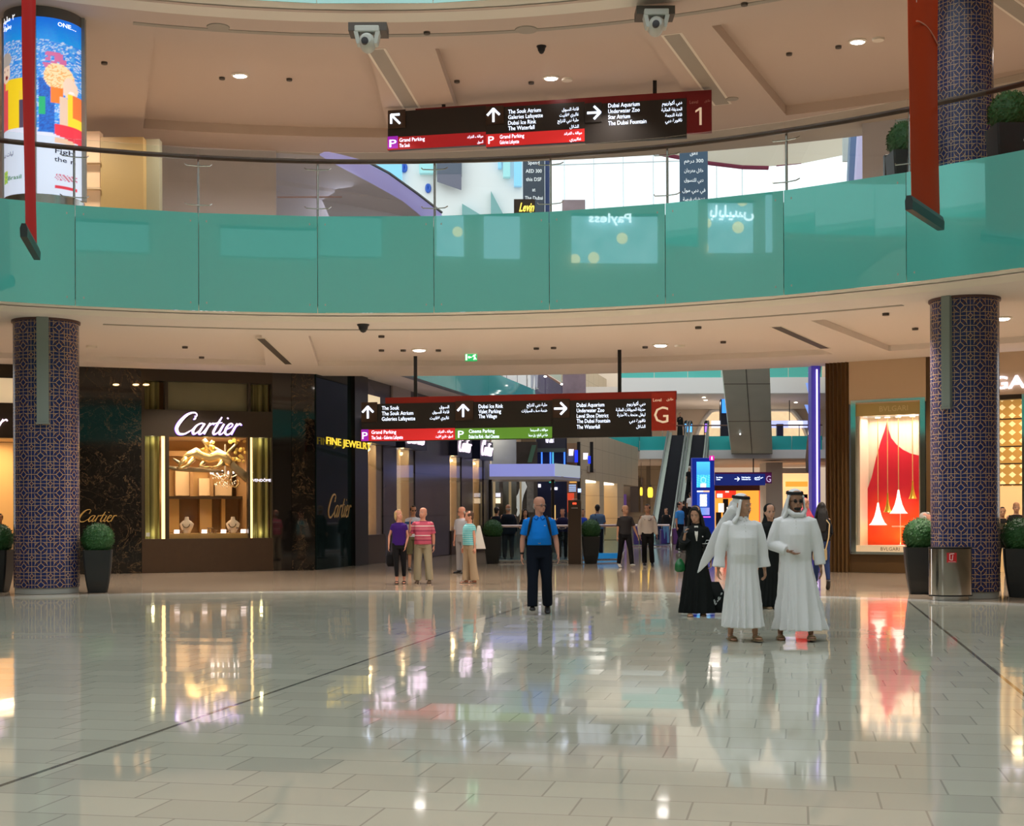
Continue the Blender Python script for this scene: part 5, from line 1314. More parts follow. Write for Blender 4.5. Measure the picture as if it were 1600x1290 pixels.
# back wall behind canopy
M_greym = mat('grey veined marble', (.13,.14,.13), rough=.2, var=(1.0,.35))
o = pxbox('marble_pier', M_greym, 768, 640, 807, 884, 60.5, 1.5); tag(o, 'grey veined marble pier behind the lilac kiosk canopy', 'pillar')
t = thing('shopfront', pt(823, 64, 0), 'dark shop interior with a pale draped figure and ornaments behind the kiosk', 'shopfront')
pxbox('back', mat('dim interior', (.09,.075,.06), rough=.5, var=(1.5,.5)), 807, 690, 840, 884, 65, .3, t)
mkobj('green_slab', MB().hexa([at(824,722,64.5),at(831,722,64.5),at(831,722,64.8),at(824,722,64.8)],[at(831,695,64.5),at(838,695,64.5),at(838,695,64.8),at(831,695,64.8)]), mat('green slab', (.10,.22,.14), rough=.3), t)
dr = [at(a, b, 64) for a, b in ((816,735),(815,748),(818,760),(814,772),(809,784),(812,796),(808,806))]
mkobj('white_drape', MB().tube(dr, [.05,.12,.16,.13,.2,.10,.04], 8), mat('pale drape', (.6,.6,.55), rough=.6, emit=(.8,.85,.8), es=.2), t, smooth=True)
pxbox('ornate_panel', mat('grey ornate', (.22,.20,.17), rough=.4, var=(6,.5)), 823, 745, 834, 800, 64.6, .2, t)
for a, w_, c_ in ((770,4,'tan slat'),(795,4,'tan slat'),(780,6,'dim interior'),(812,3,'tan slat')): pxbox('slat', mat(c_, (.42,.33,.2), rough=.5, emit=(.8,.6,.3), es=.12), a, 749, a+w_, 820, 60.2, .2, t)
pxbox('lit_box', emis('lit box', (1,.8,.55), 1.0), 774.5, 778, 782, 786, 60, .2, t); pxbox('lit_box', emis('lit box pale', (.8,.8,.9), .8), 774.5, 770, 782, 776, 60, .2, t)
# kiosk canopy
a0, a1, a2 = pt(765,56), pt(866,56), pt(906,59.4); zt0, zt1 = at(815,724.5,56).z, at(815,744,56).z
t = thing('kiosk_canopy', ((a0.x+a1.x)/2, 57, zt1), 'flat lilac kiosk canopy with a small red sign at its right corner', 'canopy')
pts = [a0, a1, a2, Vector((a2.x, 60, 0)), Vector((a0.x, 60, 0))]
mkobj('canopy_box', MB().prism([(p.x,p.y) for p in pts], zt1, zt0), mat('lilac panel', (.34,.37,.75), rough=.4, emit=(.3,.34,.9), es=.35), t)
mkobj('canopy_side_panel', MB().prism([(a1.x+.02,a1.y-.02),(a2.x+.02,a2.y-.03),(a2.x+.02,a2.y+.0),(a1.x+.02,a1.y+.02)], zt1+.01, zt0+.02), mat('pale grey panel', (.62,.68,.70), rough=.4, emit=(.6,.7,.8), es=.2), t)
mkobj('lower_lip', MB().prism([(p.x*1.0,p.y-.0) for p in pts], zt1-.12, zt1), mat('grey lip', (.4,.38,.42), rough=.4), t)
s_ = MB().prism([(pt(877,56.9).x, 56.85),(pt(904,59.5).x, 59.55),(pt(904,59.5).x, 59.7),(pt(877,56.9).x,57.0)], zt1+.0, at(890,732.5,58).z)
sg = mkobj('sign_box', s_, mat('maroon sign', (.12,.01,.02), rough=.4), t)
dv = Vector((pt(904,59.5).x-pt(877,56.9).x, 2.7, 0)); o0 = Vector((pt(877,56.9).x, 56.83, zt1+.12))
mkobj('sign_lettering', put_text(MB(), 'Noodle House', o0+dv*.28+Vector((0,-.03,0)), dv, (0,0,1), size=.2, width=dv.length*.68, bold=.02), M_bluew, sg)
for px_ in (766, 864): 
    p = pt(px_, 56.3); mkobj('canopy_post', MB().cyl((p.x, p.y+.1), .07, 0, zt1-.12, 10), M_dark, t)

# brown totem
p = ground(898, 881); t = thing('totem_sign', p, 'slim dark brown totem sign with a small red mark, between two planters', 'sign')
k = p.y/2200; zt_ = at(898, 781, p.y).z
mkobj('body', MB().box((p.x-10*k, p.y, 0), (p.x+10*k, p.y+.16, zt_)), mat('brown totem', (.065,.042,.028), rough=.35), t, bevel=.01)
mkobj('red_mark', MB().box((p.x-3*k, p.y-.008, at(0,791,p.y).z-.0), (p.x+3*k, p.y, at(0,788,p.y).z)), emis('red mark', (1,.08,.03), 1.1), t)
mkobj('white_line', MB().box((p.x-5*k, p.y-.008, at(0,797,p.y).z), (p.x+5*k, p.y, at(0,796,p.y).z)).box((p.x-4*k, p.y-.008, at(0,783,p.y).z), (p.x+4*k, p.y, at(0,782,p.y).z)), M_fasc, t)
mkobj('steel_edge', MB().box((p.x+10*k+.002, p.y, 0), (p.x+10.8*k+.002, p.y+.15, zt_-.1)), M_steel, t)

# glass railing of the floor opening
M_bglass = glass_mat('bluish clear glass', (.72,.90,.97), .08)
def railing(P, zr, label, n_post=5, z0=0.0):
    t = thing('glass_railing', P[0], label, 'railing')
    for i in range(len(P)-1):
        a, b = P[i], P[i+1]; d = (b-a); L = d.length; d = d.normalized(); nn = Vector((-d.y,d.x,0))*.012
        k = max(1, round(L/1.3))
        for j in range(k):
            q0 = a + d*(L*j/k+.02); q1 = a + d*(L*(j+1)/k-.02)
            mkobj('glass_panel', MB().loft([[v+Vector((0,0,z)) for v in (q0-nn, q1-nn, q1+nn, q0+nn)] for z in (z0+.06, zr-.06)]), M_bglass, t)
            mkobj('post', MB().cyl((q0.x, q0.y+.05), .025, z0, zr, 8), M_steel, t)
    mkobj('handrail', MB().tube([p+Vector((0,0,zr)) for p in P], .04, 8), mat('pinkish steel rail', (.62,.5,.5), rough=.25, metal=.6), t, smooth=True)
    mkobj('base_rail', MB().tube([p+Vector((0,0,z0+.06)) for p in P], .035, 6), M_steel, t)
    return t
railing([pt(776,45.6), pt(888,45.6)], 1.17, 'glass railing with a steel handrail behind the man in the blue polo')
railing([pt(909,45.6), pt(968,46.3), pt(975,58)], 1.17, 'glass railing with a steel handrail behind the man in the dark t-shirt')
railing([pt(985,66), pt(1046,66)], 1.0, 'far low glass railing before the escalators')
# blue lit glass lining and dark edge of the opening below the railing
o = mkobj('lit_edge', MB().box((pt(909,0).x if False else pt(909,46.8).x, 46.8, .0), (pt(966,46.8).x, 47.0, .25)), mat('blue floor edge', (.05,.35,.6), rough=.2, emit=(.05,.4,.9), es=.25), None); tag(o, 'blue lit edge along the floor opening behind the railing', 'floor light')
for k_, (px, w_, h_) in enumerate(((990,8,.9),(1001,6,.7),(1033,14,.75),(1052,8,.8))):
    o = mkobj('purple_bench', MB().box((pt(px,70).x, 70, 0), (pt(px+w_,70).x, 70.8, h_)), mat('violet upholstery', (.10,.03,.16), rough=.6), None, bevel=.03); tag(o, 'violet upholstered seat block before the escalators, number %s from the left' % ['one','two','three','four'][k_], 'seat', 'violet seat blocks')

# ================================================================ escalators
ED = Vector((.18, 1, 0)).normalized(); EP = Vector((ED.y, -ED.x, 0))
def escalator(base, run, rise, label, w=.62, z0=0.0):
    """base: bottom centre on floor"""
    t = thing('escalator', base, label, 'escalator', 'twin escalators')
    L = run; sl = rise/run
    def P(a, u, z): return base + EP*a + ED*u + Vector((0,0,z))
    def prof(a0, a1, zlo, zhi, u0=-.0, u1=None):
        u1 = L if u1 is None else u1
        return MB().loft([[P(a0,u,u*sl+zlo), P(a1,u,u*sl+zlo), P(a1,u,u*sl+zhi), P(a0,u,u*sl+zhi)] for u in (u0, u1)])
    mkobj('truss', prof(-w-.06, w+.06, -.9, -.25), mat('escalator truss', (.10,.11,.11), rough=.4), t)
    st = MB(); n = int(run/.33)
    for k in range(n):
        u = L*k/n; st.loft([[P(-.42,u,u*sl-.25), P(.42,u,u*sl-.25), P(.42,u,(u+L/n)*sl), P(-.42,u,(u+L/n)*sl)], [P(-.42,u+L/n,u*sl-.25), P(.42,u+L/n,u*sl-.25), P(.42,u+L/n,(u+L/n)*sl), P(-.42,u+L/n,(u+L/n)*sl)]])
    mkobj('steps', st, mat('black steps', (.010,.012,.018), rough=.45), t)
    for s in (-1, 1):
        a, b = sorted((s*.44, s*(w+.04)))
        mkobj('skirt', prof(a, b, -.3, .22), mat('pale skirt metal', (.42,.47,.40), rough=.35, metal=.5), t)
        mkobj('balustrade_glass', prof(s*w-.01, s*w+.01, .2, .92), M_clear, t)
        hb = [P(s*w,-.35,.55), P(s*w,-.25,.85), P(s*w,.1,.98)] + [P(s*w, L*q, L*q*sl+.98) for q in (.25,.5,.75)] + [P(s*w,L,rise+.98), P(s*w,L+.6,rise+.98), P(s*w,L+.75,rise+.8)]
        mkobj('handrail', MB().tube(hb, .05, 8), mat('grey rubber rail', (.10,.11,.10), rough=.5), t, smooth=True)
    return t
EB = pt(1035.5, 82)
escalator(EB, 15.4, 6.9, 'left one of the twin escalators rising to the far bridge, empty dark steps')
escalator(EB+EP*1.42, 15.4, 6.9, 'right one of the twin escalators rising to the far bridge, with people standing on it')
for px, Y, lab, c_ in ((1073,99.5,'left','cyan screen'),(1079,99.6,'right','cyan screen'),(1104.5,99.6,'by the right handrail','violet screen')):
    a = pt(px, Y, 6.86); t = thing('screen_kiosk', a, 'small arched lit screen kiosk at the escalator head, ' + lab, 'screen', 'screen kiosks on the bridge')
    mb = MB().loft([[Vector((a.x+x, a.y+d, z)) for x, z in [(-.17,6.86),(.17,6.86),(.17,7.9)] + [(.17*cos(q), 7.9+.2*sin(q)) for q in (.5,1.0,1.57,2.1,2.6)] + [(-.17,7.9)]] for d in (0,.15)])
    mkobj('case', mb, M_dark, t); mkobj('screen', MB().box((a.x-.12,a.y-.02,7.25),(a.x+.12,a.y-.001,7.85)), emis(c_, (.1,.45,1) if 'cy' in c_ else (.35,.15,.9), 1.0), t)
    mkobj('orange_base', MB().box((a.x-.12,a.y-.02,6.95),(a.x+.12,a.y-.001,7.2)), emis('orange screen base', (1,.35,.15), .8), t)
# grey underside of an upper escalator between first and second floor
mb = MB().hexa([at(1143,709,97.5), at(1207,709,97.5), at(1207,709,97.5)+Vector((0,.9,.9)), at(1143,709,97.5)+Vector((0,.9,.9))], [at(1126,555,80), at(1202,555,80), at(1202,555,80)+Vector((0,.9,.9)), at(1126,555,80)+Vector((0,.9,.9))])
t = thing('escalator', at(1175,709,97.5), 'grey panelled underside of an upper escalator hanging before the far bridge', 'escalator')
def f_pan2(nt, b):
    x, y, z = coords(); fr = N.m('FRACT', z*.55); j = fr.lt(.02)
    nz = noise(.6, 3); c = cmix(N(nz.outputs['Fac']), (.46,.57,.51), (.60,.70,.63)); c = cmix(j, c, (.09,.11,.10)); nt.links.new(c.s, b.inputs['Base Color'])
mkobj('truss_cladding', mb, mat('grey green cladding', rough=.4, fn=f_pan2), t)
mkobj('centre_joint', MB().tube([at(1175,709,97.45), at(1164,555,79.95)], .025, 4), mat('joint dark', (.08,.10,.09)), t)
for px, py in ((1156,672),(1156.5,678)): mkobj('rivet_light', MB().ell(at(px, py, 93), (.06,.06,.06), 8, 5), emis('small white light', (1,1,1), 1.5), t)
# hanging lit signs on the upper floor at the far end
for i, (a, b, Y, lab, cc) in enumerate(((1112,1138,104,'left of the grey escalator underside',(.75,.85,1)),(1206,1262,104,'right of the grey escalator underside',(.45,.5,1)))):
    t = thing('hanging_sign', pt((a+b)/2, Y, at(0,668,Y).z), 'far white and blue lit sign on the upper floor, ' + lab, 'sign'); y0_, y1_ = (657,668)
    pxbox('panel', emis('far sign %d' % i, cc, .9), a, y0_, b, y1_, Y, .15, t)
    if i: pxbox('white_part', emis('far sign white', (.95,.9,1), 1.1), 1233, 658, 1254, 667, Y-.1, .08, t)
    p = at((a+b)/2, 657, Y); mkobj('rod', MB().cyl((p.x, Y+.1), .03, p.z, 9.85, 6), M_dark, t)
t = thing('display_screen', pt(1132, 103, 6.0), 'tall dark screen with a blue picture, left of the grey escalator underside', 'screen')
pxbox('case', M_navy, 1126, 616, 1139, 684, 103, .3, t); pxbox('screen', emis('blue picture', (.05,.3,1), 1.0), 1128, 622, 1137, 645, 102.95, .05, t)
o = pxbox('dark_pillar', mat('dark blue pillar', (.02,.02,.08)), 1214, 662, 1224, 684, 101, .3); tag(o, 'dark blue pillar behind the right part of the far bridge', 'pillar')
for i, (px, py) in enumerate(((1091,607),(1101,601.5),(1252,606.5),(960,592),(1045,596))):
    p = ceilp(px, py, 9.85) if False else at(px, py+8, 104); o = mkobj('downlight', MB().cyl((p.x, 101+2.5*(i%3)), .12, 9.80, 9.845, 10), emis('far lamp', (1,.9,.75), 5), None); tag(o, 'small round light under the far upper bridge, %s from the left' % ORD[(1,2,4,0,3)[i]] if False else 'small round light under the far upper bridge, %s from the left' % ORD[(2,3,4,0,1)[i]], 'light', 'far bridge lights')

# ================================================================ blue totem and second direction sign
p = pt(1099, 58); k = 58/2200; t = thing('screen_totem', p, 'tall blue advertising totem with two lit screens right of the escalators', 'screen')
zt_ = at(1099, 715, 58).z
mkobj('case', MB().box((p.x-17.5*k, 58, 0), (p.x+17.5*k, 58.35, zt_)), mat('royal blue case', (.008,.03,.28), rough=.3, emit=(.005,.03,.4), es=.3), t, bevel=.015)
def grid_picture(name, parent, x0, x1, z0, z1, Y, fn, es=1.0, nx=36, nz=56, mname='screen picture', curve=None):
    mb = MB(); cols_ = []
    for j in range(nz+1):
        for i in range(nx+1):
            u, v = i/nx, j/nz; mb.v.append(curve(u, v) if curve else Vector((x0+(x1-x0)*u, Y, z0+(z1-z0)*v))); cols_.append(fn(u, v))
    for j in range(nz):
        for i in range(nx): a = j*(nx+1)+i; mb.f.append((a, a+1, a+nx+2, a+nx+1))
    key = mname
    def fnn(nt, b):
        at_ = nt.nodes.new('ShaderNodeVertexColor'); at_.layer_name = 'Col'
        nt.links.new(at_.outputs[0], b.inputs['Base Color']); nt.links.new(at_.outputs[0], b.inputs['Emission Color'])
    return mkobj(name, mb, mat(key, rough=.25, es=es, fn=fnn), parent, smooth='all', colors=cols_)
random.seed(5)
def seapic(u, v):
    r_ = sqrt((u-.5)**2*1.2+(v-.28)**2*2.5); c = [.02+.05*v, .12+.35*v, .55+.4*v]
    if v < .5: 
        g = .5+.5*sin(u*23+v*31)*cos(v*37-u*9); c = [.02+.08*g, .35+.25*g, .65+.2*g]
    if abs(r_-.18) < .035: c = [.25,.65,.8]
    if v < .16 and abs(u-.5) < .2: c = [.85,.45,.4] if (int(u*14)+int(v*30)) % 2 else [.9,.85,.8]
    return c
grid_picture('screen', t, p.x-10.5*k, p.x+10.5*k, at(0,765,58).z, at(0,725,58).z, 57.98, seapic, 1.0)
def pic2(u, v):
    if v > .93: return [.8,.8,.9] if u < .5 else [1,.5,.3]
    if .35 < v < .85 and abs(u-.52) < .28: return [.95,.85,.85] if (int(u*15)+int(v*22)) % 3 else [.3,.7,.8]
    return [.02,.06,.35] if v > .3 else [.05+.2*u, .25, .6]
grid_picture('lower_screen', t, p.x-10*k, p.x+9.5*k, at(0,808,58).z, at(0,770,58).z, 57.98, pic2, 1.0)
mkobj('pink_corner', MB().box((p.x+9.5*k, 57.97, at(0,723,58).z), (p.x+17.4*k, 57.995, at(0,715.5,58).z)), emis('magenta corner', (.7,.02,.35), .7), t)
mkobj('exclamation_mark', MB().box((p.x+12.7*k, 57.96, at(0,722,58).z), (p.x+14.2*k, 57.969, at(0,717,58).z)), M_bluew, t)
mkobj('magenta_line', MB().box((p.x-11*k, 57.97, at(0,812,58).z), (p.x+11*k, 57.995, at(0,810.5,58).z)), emis('magenta line', (1,.1,.6), 1.6), t)
s2 = Wall((at(1117,800,92).x, 92), (at(1206,800,92).x, 92), None)
t = thing('hanging_sign', s2.P(s2.L/2, 0, at(1160,758,92).z), 'small far navy hanging direction sign with a purple letter G', 'sign', 'hanging direction signs')
h9 = lambda py: at(1160, py, 92).z
s2.part('panel', mat('navy sign', (.012,.02,.11), rough=.4, emit=(.01,.03,.3), es=.3), t, 0, s2.L-.42, -.1, 0, h9(758), h9(740))
s2.part('top_band', mat('purple band', (.16,.01,.10), rough=.4), t, 0, s2.L, -.1, .01, h9(740), h9(737.5))
s2.part('level_panel', mat('purple panel', (.22,.015,.20), rough=.4), t, s2.L-.415, s2.L, -.1, .01, h9(755), h9(740))
s2.text('level_letter', 'G', mat('lilac letter', (.8,.6,.9), emit=(.8,.6,1), es=.4), t, s2.L-.36, h9(753), .02, width=.3, size=.6)
s2.text('lettering', 'Dubai Aquarium\nUnderwater Zoo', M_letter, t, 1.75, h9(746.5), .02, width=.6, size=.13, bold=.02)
s2.text('lettering', 'Star Atrium\nCinema', M_letter, t, .1, h9(746.5), .02, width=.4, size=.13, bold=.02)
s2.text('arabic_lettering', arab('دبي أكواريوم')+'\n'+arab('الحديقة'), M_letter, t, 2.6, h9(746.5), .02, width=.55, size=.13, bold=.02)
mb = MB(); c0 = s2.P(1.45, .03, h9(748)); 
for a, b in (((-.16,0),(.16,0)),((.02,.13),(.16,0)),((.02,-.13),(.16,0))): mb.tube([c0+Vector((a[0],0,a[1])), c0+Vector((b[0],0,b[1]))], .022, 5)
mkobj('arrow', mb, M_letter, t)
p_ = s2.P(s2.L*.68, -.05, 0); mkobj('hanger_rod', MB().cyl((p_.x,p_.y), .04, h9(738), 5.85 if False else h9(716), 6), M_dark, t)

# ================================================================ right corridor wall
M_viol = mat('stone in violet light', (.12,.09,.17), rough=.25, var=(.8,.3))  # purple light on the stone is put into its base colour
wR = Wall((8.38, 37.62), (8.38+.225*52, 89.6), None)
mb = MB().loft([[Vector((8.38,37.62,z)), Vector((8.38+.225*75,112.6,z)), Vector((9.0+.225*75,112.6,z)), Vector((9.0,37.62,z))] for z in (0, 10)])
struct('wall_right', mb, M_viol, 'violet lit stone wall along the right of the corridor')
t = thing('light_strip', (8.1, 38, 0), 'pilaster in violet light with a thin white light line at the right end of the corridor opening', 'light')
mkobj('pilaster', MB().box((at(1268,700,38.2).x, 38.2, 0), (8.37, 38.6, S1-.002)), mat('pilaster in violet light', (.08,.06,.28), rough=.3, emit=(.08,.06,.6), es=.2), t)  # violet light of the LED line put into the pilaster's colour and glow
mkobj('light_line', MB().box((at(1276,700,38.15).x, 38.14, .3), (at(1278,700,38.15).x, 38.2, S1-.1)), emis('violet white line', (.65,.55,1), 1.5), t)
t = thing('curved_parapet', at(1270, 640, 60), 'dark curved edge of the right upper gallery seen end on', 'balustrade')
cp = [at(a, b, Y) for a, b, Y in ((1281,566,44),(1276,600,50),(1271,640,58),(1267,668,66),(1264,690,72),(1262,715,80),(1262,735,84))]
mkobj('edge', MB().tube(cp, [.06,.08,.09,.1,.12,.14,.12], 6), mat('navy edge', (.015,.018,.05), rough=.3), t, smooth=True)
mkobj('amber_reflection', MB().tube([at(1267,645,57), at(1266,660,59), at(1264.5,678,62)], .06, 6), emis('amber reflection glow', (1,.75,.45), 1.4), t)  # glowing tube put in for an amber reflection along the edge
for i, (a, b, c_, d_) in enumerate(((1262,582,1270,586),(1259,598,1265,620),(1257,632,1263,646),(1268,566,1272,569))):
    P0, P1 = at(a, b, 70), at(c_, d_, 70); t = mkobj('hanging_pennant', MB().hexa([P0, P0+Vector((.25,0,0)), P0+Vector((.25,.05,0)), P0+Vector((0,.05,0))] if False else [P1, P1+Vector((.16,0,0)), P1+Vector((.16,.05,0)), P1+Vector((0,.05,0))], [P0, P0+Vector((.16,0,0)), P0+Vector((.16,.05,0)), P0+Vector((0,.05,0))]), emis('pennant blue', (.25,.4,.95), .5), None)
    tag(t, 'small blue hanging pennant near the right upper gallery edge, %s from the top' % ['second','third','lowest','topmost'][i], 'pennant', 'small blue pennants')

# ================================================================ first floor ring wall (left and right parts) and what stands before it
struct('wall_left', annulus_box(RW, RW+.4, FL1, S2, 30, 98.5, 130), mat('gallery wall plaster', (.58,.54,.58), rough=.6), 'pink beige wall of the first floor gallery at the left')
struct('wall_right', annulus_box(RW, RW+.4, FL1, S2, 30, 38, 63.2), MATS['gallery wall plaster'], 'pink beige wall of the first floor gallery at the right')
def gal(name, m, px0, py0, px1, py1, Y, th, label, cat, **k):
    a = at(px0, 280, Y); b = at(px1, 280, Y); z1 = at((px0+px1)/2, py0, Y).z; z0 = FL1 if py1 is None else at((px0+px1)/2, py1, Y).z
    o = mkobj(name, MB().box((a.x, Y, z0), (b.x, Y+th, z1)), m, None, **k); tag(o, label, cat); return o
gal('wall_panel', mat('olive tan panel', (.50,.34,.14), rough=.45), 157, 214, 224, None, 35.6, .3, 'olive tan panel on the first floor gallery right of the poster column', 'panel')
gal('wall_panel', mat('grey sage panel', (.40,.38,.27), rough=.45), 224, 217, 249, None, 35.9, .3, 'grey sage pillar beside the olive tan panel', 'panel')
gal('peach_shelving', mat('peach lit wall 2', (.85,.58,.36), emit=(1,.65,.4), es=.15), 128, 205, 156, None, 35.7, .3, 'peach lit shop niche right of the poster column', 'shop niche')
for k_, py_ in enumerate((253, 294)): gal('shelf', M_tan, 130, py_-2, 156, py_+1, 35.5, .2, '%s shelf of the peach shop niche' % ['upper','lower'][k_], 'shelf')
o = mkobj('ledge_light', MB().tube([at(384,247,37), at(392,247,37)], .03, 6), emis('ledge lamp', (1,.85,.5), 2), None); tag(o, 'small warm light on the left gallery wall above the handrail', 'lamp')
gal('wall_rail', mat('dark thin line', (.25,.16,.16)), 433, 306.5, 534, 308.5, 38.0, .05, 'thin dark rail on the pink wall of the first floor gallery', 'rail')
p = at(1386, 262, 33.0); k = 33/2200
t = thing('phone_kiosk', (p.x, 33, FL1), 'slim dark information post on the first floor gallery near the right', 'kiosk')
mkobj('body', MB().box((p.x-3.5*k, 33, FL1), (p.x+3.5*k, 33.15, at(0,246,33).z)), M_dark, t, bevel=.01); mkobj('foot', MB().box((p.x-5*k, 32.9, FL1), (p.x+5*k, 33.25, FL1+.05)), M_dark, t)

# ---------------- far light court seen over the balustrade
# swept plaster edge of the second floor balcony over the corridor
Ys = (39.2, 40.2, 42.2, 44.4, 46.2)
up = [at(px, py, Y) for (px, py), Y in zip(((520,228),(563,249),(608,273),(654,306),(690,334)), Ys)]
lo = [at(px, py, Y) for (px, py), Y in zip(((480,230),(527,257),(582,286),(628,312),(665,342)), Ys)]
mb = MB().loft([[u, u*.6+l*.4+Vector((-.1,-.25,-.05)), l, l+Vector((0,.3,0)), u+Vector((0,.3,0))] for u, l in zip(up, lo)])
struct('trim_3', mb, mat('lilac lit plaster', (.55,.52,.80), rough=.5, emit=(.35,.33,.9), es=.25), 'sweeping lilac lit plaster edge of an upper balcony behind the left of the clear panes', smooth=True)  # blue LED light on pale plaster, put into its lilac colour and glow
struct('trim_3', MB().tube([u+Vector((0,-.05,.04)) for u in up], .045, 6), M_dark, 'black line along the sweeping plaster edge')
mb = MB(); 
lo2 = [l for l in lo]; 
ring = [at(330,232,38.2)] ; ring = []
for l in lo: ring.append(l)
wallp = [Vector((l.x-1.0, l.y, l.z)) for l in lo]
mb = MB().loft([[l+Vector((0,.15,0)), Vector((-9.5, 39.0+ (l.y-39)*.1, l.z)), Vector((-9.5, 39.3+(l.y-39)*.1, l.z)), l+Vector((0,.4,0))] for l in lo + [lo[-1]-Vector((0,0,4))]]); struct('wall_left', mb, MATS['gallery wall plaster'], 'pink beige wall under the sweeping plaster edge')
Yb = 76
def far(name, m, px0, py0, px1, py1, label, cat, Y=Yb, th=.4, **k):
    o = pxbox(name, m, px0, py0, px1, py1, Y, th, **k); tag(o, label, cat); return o
M_fw = mat('far white wall', (.85,.87,.88), rough=.6)
M_fb = mat('far blue glass', (.20,.50,.72), rough=.1, emit=(.25,.55,.85), es=.35)
M_fw2 = emis('daylit white', (.95,.97,1), .75)
struct('wall_back', MB().box((at(480,300,Yb).x, Yb+.4, 8), (at(862,300,Yb).x, Yb+.9, 24)), M_fw, 'white far wall of the light court')
for i, (a, b) in enumerate(((520,566),(576,628))): far('window_panel', M_fb, a, 200, b, 330, 'tall light blue glazed panel, %s of two, beyond the sweeping plaster edge' % ['left','right'][i], 'window')
far('window_panel', mat('far teal glass', (.30,.60,.62), rough=.1, emit=(.3,.6,.65), es=.3), 655, 200, 680, 270, 'pale teal glazed panel behind the handrail, left of the dark slate board', 'window')
far('slate_board', mat('dark slate', (.10,.12,.17), rough=.5), 683, 232, 721, 272, 'dark slate board above the far white wall', 'panel', Y=Yb-.2, th=.58)
o = mkobj('slate_wedge', MB().hexa([at(683,284,Yb-.19), at(721,297,Yb-.19), at(721,297,Yb-.2), at(683,284,Yb-.2)], [at(683,271.8,Yb-.19), at(721,271.8,Yb-.19), at(721,271.8,Yb-.2), at(683,271.8,Yb-.2)]), mat('slate grey', (.16,.16,.22), rough=.5), None); tag(o, 'slanting grey lower end of the slate board', 'panel')
for i, (a, b, m) in enumerate(((778,783,M_fb),(786,797,mat('far teal glass')),(803,815,M_fb))):
    far('window_panel', m, a, 200, b, (262, 276, 290)[i], 'narrow blue green glazed strip left of the hanging text banner, number %s' % ['one','two','three'][i], 'window')
for i, (pts) in enumerate((((730,316),(745,333),(730,333)), ((722,318),(752,336),(722,336)), ((767,298),(786,334),(767,334)))):
    if i == 0: continue
    a, b, c = [at(x, y, Yb) for x, y in pts]; q = Vector((0,.4,0))
    o = mkobj('gable_window', MB().add([a,b,c,a+q,b+q,c+q], [(0,1,2),(5,4,3),(0,3,4,1),(1,4,5,2),(2,5,3,0)]), mat('gable teal', (.20,.42,.42), rough=.2), None); tag(o, 'triangular teal window above the green glass, %s of two' % ['','left','right'][i], 'window')
for i, (px, py, hh) in enumerate(((632,262,7),(669,294,7))):
    c = at(px, py, Yb+.33); k = Yb/2200; o = mkobj('blue_ornament', MB().tube([c+Vector((2.2*k*cos(a), 0, hh*k*.75*sin(a))) for a in [2*pi*j/14 for j in range(14)]], .09, 6, closed=True), mat('cobalt', (.02,.12,.6), rough=.3), None); tag(o, 'small blue oval ornament on the far wall, %s' % ['upper left','lower right'][i], 'ornament')
# hanging text banners
def tbanner(px0, px1, Y, lines, ys, label, mcol, widths, ar=False):
    a, b = at(px0, 280, Y), at(px1, 280, Y); t = thing('hanging_banner', ((a.x+b.x)/2, Y, at(px0, 345, Y).z), label, 'banner', 'text banners beyond the balustrade')
    mkobj('banner_cloth', MB().box((a.x, Y, at(px0,345,Y).z), (b.x, Y+.05, at(px0,150,Y).z)), mcol, t)
    for x_ in (a.x+.05, b.x-.05): mkobj('suspension_wire', MB().cyl((x_, Y+.02), .01, at(px0,150,Y).z, S3+8, 5), M_steel, t)
    mb = MB(); cx = (a.x+b.x)/2; k = Y/2200
    for ln, y, w_ in zip(lines, ys, widths):
        vs, fs = text_geo(ln, size=8.0*k, width=w_*k, bold=.008); z = at(px0, y+3, Y).z
        mb.add([Vector((cx - w_*k/2 + v.x, Y-.02, z+v.y)) for v in vs], fs)
    mkobj('lettering', mb, mat('banner letters', (.85,.87,.9), rough=.5, emit=(.9,.95,1), es=.3), t)
tbanner(817, 851, 52, ['Spend','AED 300','this DSF','at','The Dubai'], [254,267,280,296,309], 'dark slate text banner hanging behind the glass, starting with Spend', mat('slate banner', (.055,.075,.11), rough=.5), [18,25,24,5,28])
o = far('banner_edge', mat('banner edge blue', (.03,.06,.20), rough=.4), 852, 150, 861, 560, 'dark blue side pole next to the text banner', 'pole', Y=52.2, th=.1)
tbanner(1062, 1106, 50, [arab(x) for x in ('أنفق','300 درهم','خلال مهرجان','دبي للتسوق','في دبي مول','تنتظرك فرصة')], [239,251,266,281,297,311], 'blue slate banner with white Arabic writing hanging behind the glass', mat('blue slate banner', (.05,.10,.17), rough=.5), [12,30,30,30,36,34])
# cafe sign
t = thing('cafe_sign', at(820, 336, 46), 'dark brown sign box with yellow handwriting, just above the green glass', 'sign')
pxbox('box', mat('brown sign box', (.045,.03,.022), rough=.5), 803, 311, 836, 350, 46, .3, t)
p_ = at(806, 340, 46); mkobj('stand_post', MB().cyl((p_.x, 46.15), .05, 6.9, p_.z, 8), M_dark, t)
c = at(811, 330, 45.95); mkobj('lettering', put_text(MB(), 'Levin', c, (1,0,0), (0,0,1), size=.40, width=.50, shear=.4, bold=.02), emis('yellow sign letters', (1,.72,.1), 1.2), t)
c = at(824, 335, 45.95); mkobj('small_lettering', put_text(MB(), 'café', c, (1,0,0), (0,0,1), size=.12, width=.15, bold=.02), MATS['yellow sign letters'], t)
